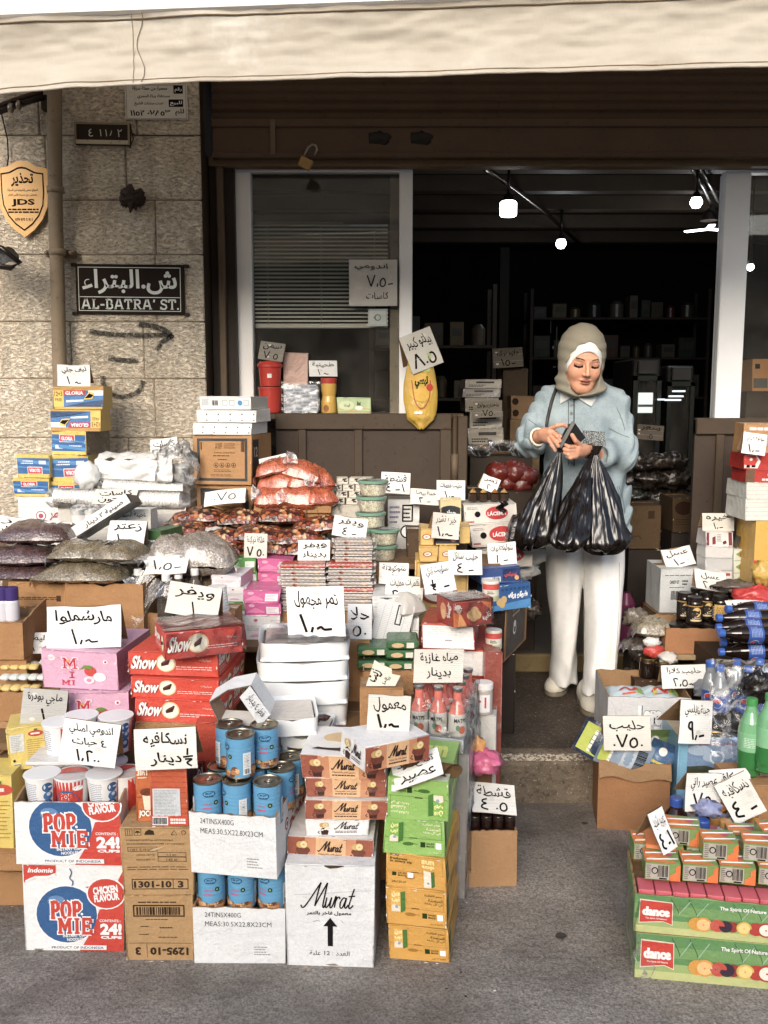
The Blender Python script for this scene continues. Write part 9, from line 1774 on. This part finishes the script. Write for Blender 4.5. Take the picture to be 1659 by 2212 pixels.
def patch(name,quad,m,o_=.002,n=8,art=None):
 b=MB();(a,b_,c_,d_)=quad
 def fn(u,v):x=(a[0]*(1-u)+b_[0]*u)*(1-v)+(d_[0]*(1-u)+c_[0]*u)*v;y=(a[1]*(1-u)+b_[1]*u)*(1-v)+(d_[1]*(1-u)+c_[1]*u)*v;return tuple(hit(x,y,o_)-PO)
 b.grid(fn,n,n,m);return b.build(name,sho)
def seq():
 n=NT('sequins');v=n.n('TexVoronoi');v.inputs['Scale'].default_value=260;n.l(n.tc.outputs['Object'],v.inputs[0]);k=n.mix(n.ramp(v.outputs['Distance'],[(.2,0.),(.6,1.)]),lin('#d5d9d8'),lin('#59615f'));n.base(k);return n.fin(.25,.4,nrm=n.bump(v.outputs['Distance'],1.,.004))
SQ=seq()
patch('pocket',[(1259,963),(1309,966),(1306,928),(1258,924)],SQ,.004);patch('pocket',[(1259,930),(1308,933),(1306,924),(1257,920)],DEN,.007)
for q in([(1210,872),(1237,857),(1234,838),(1210,842)],[(1244,857),(1277,878),(1290,858),(1262,838)]):patch('collar',q,M('#c9cdca','fabric'),.010,6)
b=MB();b.tube([hit(1240,y,.003)-PO for y in range(862,1010,8)],.0022,M('#4c5659','ink'),6);b.tube([hit(1228,y,.002)-PO for y in range(868,1010,8)],.0012,M('#4c5659','ink'),5);b.build('placket',sho)
for y in(874,893,1000):b=MB();q=hit(1234,y,.004)-PO;b.lathe([(.005,0),(.005,.002)],M('#b9b9b4','metal'),10,T=Matrix.Translation(q)@Matrix.Rotation(radians(90),4,'X'));b.build('button',sho)
b=MB()
for pts in([(1315,925),(1340,938),(1360,945)],[(1309,1000),(1312,985),(1306,966)],[(1168,925),(1150,912),(1140,905)],[(1332,880),(1343,905),(1350,930)],[(1333,1050),(1340,1080),(1344,1110)],[(1337,1050),(1346,1080),(1350,1110)]):
 b.tube([hit(x,y,.001)-PO for x,y in catmull(pts,5)],.0010,M('#56656b','ink'),5)
b.build('seam',sho)
b=MB();b.tube([Vector(Wp(1212,815,3.56))-PO]+[hit(x,y,.004)-PO for x,y in catmull([(1203,835),(1194,860),(1186,890),(1180,920),(1178,935)],4)],.0065,M('#241e1a','plastic',.5),6);b.build('bag_strap',person)
# ---- trousers
def trf(X,Y,Z):
 L=[(zz_(1476,3.8)-.0,P(1217,1484,3.82).x,3.83,.056,.08),(zz_(1420,3.8),P(1218,1420,3.8).x,3.80,.054,.08),(zz_(1330,3.75),P(1219,1330,3.76).x,3.76,.057,.085),(zz_(1220),P(1218,1220,3.7).x,3.70,.078,.1),(zz_(1130),P(1232,1130,3.68).x,3.68,.095,.11)]
 Rr=[(zz_(1490,3.63),P(1292,1495,3.63).x,3.62,.066,.09),(zz_(1430,3.62),P(1296,1430,3.63).x,3.62,.062,.088),(zz_(1330),P(1300,1330,3.64).x,3.62,.066,.09),(zz_(1220),P(1304,1220,3.66).x,3.66,.083,.1),(zz_(1130),P(1300,1130,3.66).x,3.67,.095,.11)]
 a=loft(X,Y,Z,L);c_=loft(X,Y,Z,Rr);top=np.clip((Z-zz_(1215))/.1,0,1);f=np.minimum(a,c_);f=np.where(Z>zz_(1205),smin(a,c_,.02),f)
 fo=.0045*np.sin(X*62+1.2*np.sin(Z*5+1)+Y*18)+.0022*np.sin(Z*48+X*90)*np.clip((zz_(1420)-Z)*8,0,1)+.0015*np.sin(X*140+2*np.sin(Z*9));return f-fo
p_,f_=nets(trf,(tuple((Wp(1140,1200,3.7)[0],Wp(1375,1200,3.7)[0])),(3.5,3.97),(KZ+.01,zz_(1120))),.0062);tro=to_obj('trousers',p_-np.array(PO),f_,[TR],person)
bt_=BVHTree.FromPolygons([Vector(map(float,p))for p in p_],[tuple(map(int,f))for f in f_]);b=MB()
for pts in([(1338,1215),(1336,1330),(1326,1480)],[(1262,1230),(1262,1330),(1262,1480)]):
 q=[]
 for x,y in catmull(pts,8):
  h_=bt_.ray_cast(Vector((0,0,EYE)),ray(x,y).normalized())[0]
  if h_ is not None:q.append(h_-ray(x,y).normalized()*.001-PO)
 if len(q)>3:b.tube(q,.0012,M('#b5b2a8','ink'),5)
b.build('trouser_seam',tro)
# ---- shoes
def shoe(toe,ang,name):
 T=Matrix.Translation(Vector(toe))@Matrix.Rotation(ang,4,'Z');Ti=T.inverted()
 def f(X,Y,Z):
  g=elp(X,Y,Z,(0,.058,.03),(.044,.062,.034));g=smin(g,elp(X,Y,Z,(0,.13,.035),(.038,.09,.042)),.03);g=smin(g,elp(X,Y,Z,(0,.2,.045),(.034,.045,.05)),.03);return np.maximum(g,.012-Z)
 def s(X,Y,Z):g=np.minimum(elp(X,Y,Z*0,(0,.065,0),(.047,.067,1)),elp(X,Y,Z*0,(0,.17,0),(.039,.08,1)));g=smin(elp(X,Y,Z*0+.0,(0,.065,0),(.047,.067,.047)),elp(X,Y,Z*0,(0,.17,0),(.039,.08,.039)),.04);return smax(g,np.abs(Z-.011)-.011,.004)
 for fn,nm_,m,bb in((f,'shoe',M('#d9d2c0','fabric'),((-.06,.06),(-.02,.27),(0,.11))),(s,'sole',M('#857a66','plastic',.6),((-.06,.06),(-.02,.27),(-.004,.03)))):
  p_,f_=nets(fn,bb,.0032);p_=np.array([tuple(T@Vector(map(float,q)))for q in p_])-np.array(PO)
  if nm_=='shoe':o=to_obj('shoe',p_,f_,[m],person)
  else:to_obj('sole',p_,f_,[m],o)
 b=MB();lc=M('#efece2','fabric')
 for i in range(6):y=.050+i*.015;z=.0655+i*.0035;b.tube([T@Vector((-.020,y+.005,z-.006))-PO,T@Vector((0,y,z+.002))-PO,T@Vector((.020,y+.005,z-.006))-PO],.0027,lc,6)
 b.tube([T@Vector((.046*cos(a),.062-.064*sin(a),.021))-PO for a in np.linspace(-.6,pi+.6,22)],.0022,M('#6d6250','ink'),6)
 b.build('lace',o);b=MB();b.grid(lambda u,v:tuple(T@Vector((-.017+.034*u,.048+.085*v,.0645+.022*v-.004*abs(2*u-1)))-PO),4,4,M('#a8966f','fabric'));b.build('tongue',o)
ty=Yon(1551,KZ);shoe((P(1287,1551,ty).x,ty,KZ),radians(-1),'a');ty=Yon(1506,KZ);shoe((P(1192,1506,ty).x,ty,KZ),radians(-24),'b')
# ---- bangle, watch
def ring(name,c_,dirv,r,t,m):
 q=Vector(dirv).to_track_quat('Z','Y').to_matrix().to_4x4();b=MB();b.tube([tuple(Matrix.Translation(Vector(c_)-PO)@q@Vector((r*cos(a),r*sin(a),0)))for a in np.linspace(0,2*pi,25)[:-1]],t,m,8,True);b.build(name,person)
ring('bangle',Wp(1163,944,3.455),Vector(Wp(1176,938,3.42))-Vector(Wp(1148,948,3.52)),.031,.0045,M('#e8dcc8','plastic'));ring('watch',Wp(1274,975,3.44),Vector(Wp(1262,971,3.41))-Vector(Wp(1292,980,3.5)),.0245,.0045,M('#5a3a28','plastic'))
# ---- wallet
b=MB();BK=M('#1b1613','plastic',.35)
def slab3(quad,th,m):
 q=[Vector(v)for v in quad];n=(q[1]-q[0]).cross(q[3]-q[0]).normalized()*th;b.add([tuple(v)for v in q]+[tuple(v+n)for v in q],[(0,1,2,3),(7,6,5,4),(0,4,5,1),(1,5,6,2),(2,6,7,3),(3,7,4,0)],m)
slab3([Wp(1206,963,3.352),Wp(1212,969,3.350),Wp(1241,915,3.36),Wp(1235,910,3.362)],.012,BK);slab3([Wp(1212,969,3.362),Wp(1236,972,3.372),Wp(1262,945,3.40),Wp(1240,914,3.375)],.010,BK);slab3([Wp(1204,958,3.372),Wp(1209,966,3.372),Wp(1237,915,3.40),Wp(1226,917,3.41)],.010,M('#2a221d','plastic',.4))
b.tube([Wp(1207,962,3.349),Wp(1222,936,3.352),Wp(1237,911,3.359)],.0015,M('#8d7a50','metal'),6);tag(b.build('wallet'),"open black wallet held in the woman's two hands",'wallet')
# ---- carrier bags
def bagmat():
 n=NT('black_bag_film');n.base(lin('#120d0b'));nn=n.noise(5,3,.5,vec=n.scaled(2.6,2,.5));nr=n.bump(nn,.8,.03);return n.fin(.22,nrm=nr,spec=.45)
BM=bagmat()
def carrier(T_,bot,wl,wr,Y0,Y1,dep,lab,seed,full=1.):
 t=Vector(Wp(*T_,Y0));B=Vector(Wp(*bot,Y1));k=mpp(1080,Y1);b=MB();n_=Vector((seed*3.3,seed,0))
 def fn(u,v):
  a=2*pi*u;c_,s_=cos(a),sin(a);e=v**1.05;wd=(.010+(1-(1-min(1,v*1.02))**1.4))*(1 if v<.84 else(max(0,1-((v-.84)/.16)**2.2))**.5);wx=(wl if c_<0 else wr)*k*wd;wy=dep*wd*(.35+.65*v)
  ctr=t.lerp(B,e);pl=mnoise.noise(Vector((c_*4.5,s_*4.5,v*.9))+n_)*.34*(1-v*.5)+(.13*sin(a*13+seed+2*v)+.06*sin(a*29+seed))*(1-v)**.8*min(1,v*6);lump=mnoise.noise(Vector((c_*1.6,s_*1.6,v*5))+n_)*.22*v
  q=1+pl+lump;zz=mnoise.noise(Vector((c_*3,s_*3,v*6))-n_)*.02*v;return(ctr.x+c_*wx*q,ctr.y+s_*wy*q,ctr.z+zz)
 b.grid(fn,96,60,BM,True,wu=True)
 b.grid(lambda u,v:(t.x+(.012+.008*v)*cos(2*pi*u)+.006*v,t.y+.012*sin(2*pi*u),t.z-.01+.03*v),14,3,BM,True,wu=True);return tag(b.build('shopping_bag'),lab,'bag')
carrier((1211,970),(1143,1184),46,52,3.37,3.36,.085,"glossy black shopping bag hanging from the woman's fingers, nearest the white milk cartons",1)
carrier((1276,983),(1222,1187),44,42,3.42,3.30,.08,'glossy black shopping bag hanging between the two others',5)
carrier((1287,975),(1302,1194),56,60,3.41,3.36,.09,"glossy black shopping bag hanging from the woman's watch wrist",9)
b=MB();q=Vector(Wp(1100,1096,3.38));b.grid(lambda u,v:(q.x-.012-.03*u+.01*sin(v*8),q.y+.01*sin(u*5),q.z+.02-.04*v+.006*sin(u*9)),8,8,BM);b.build('bag_handle',[o for o in COL.objects if o.name=='shopping_bag'][0])
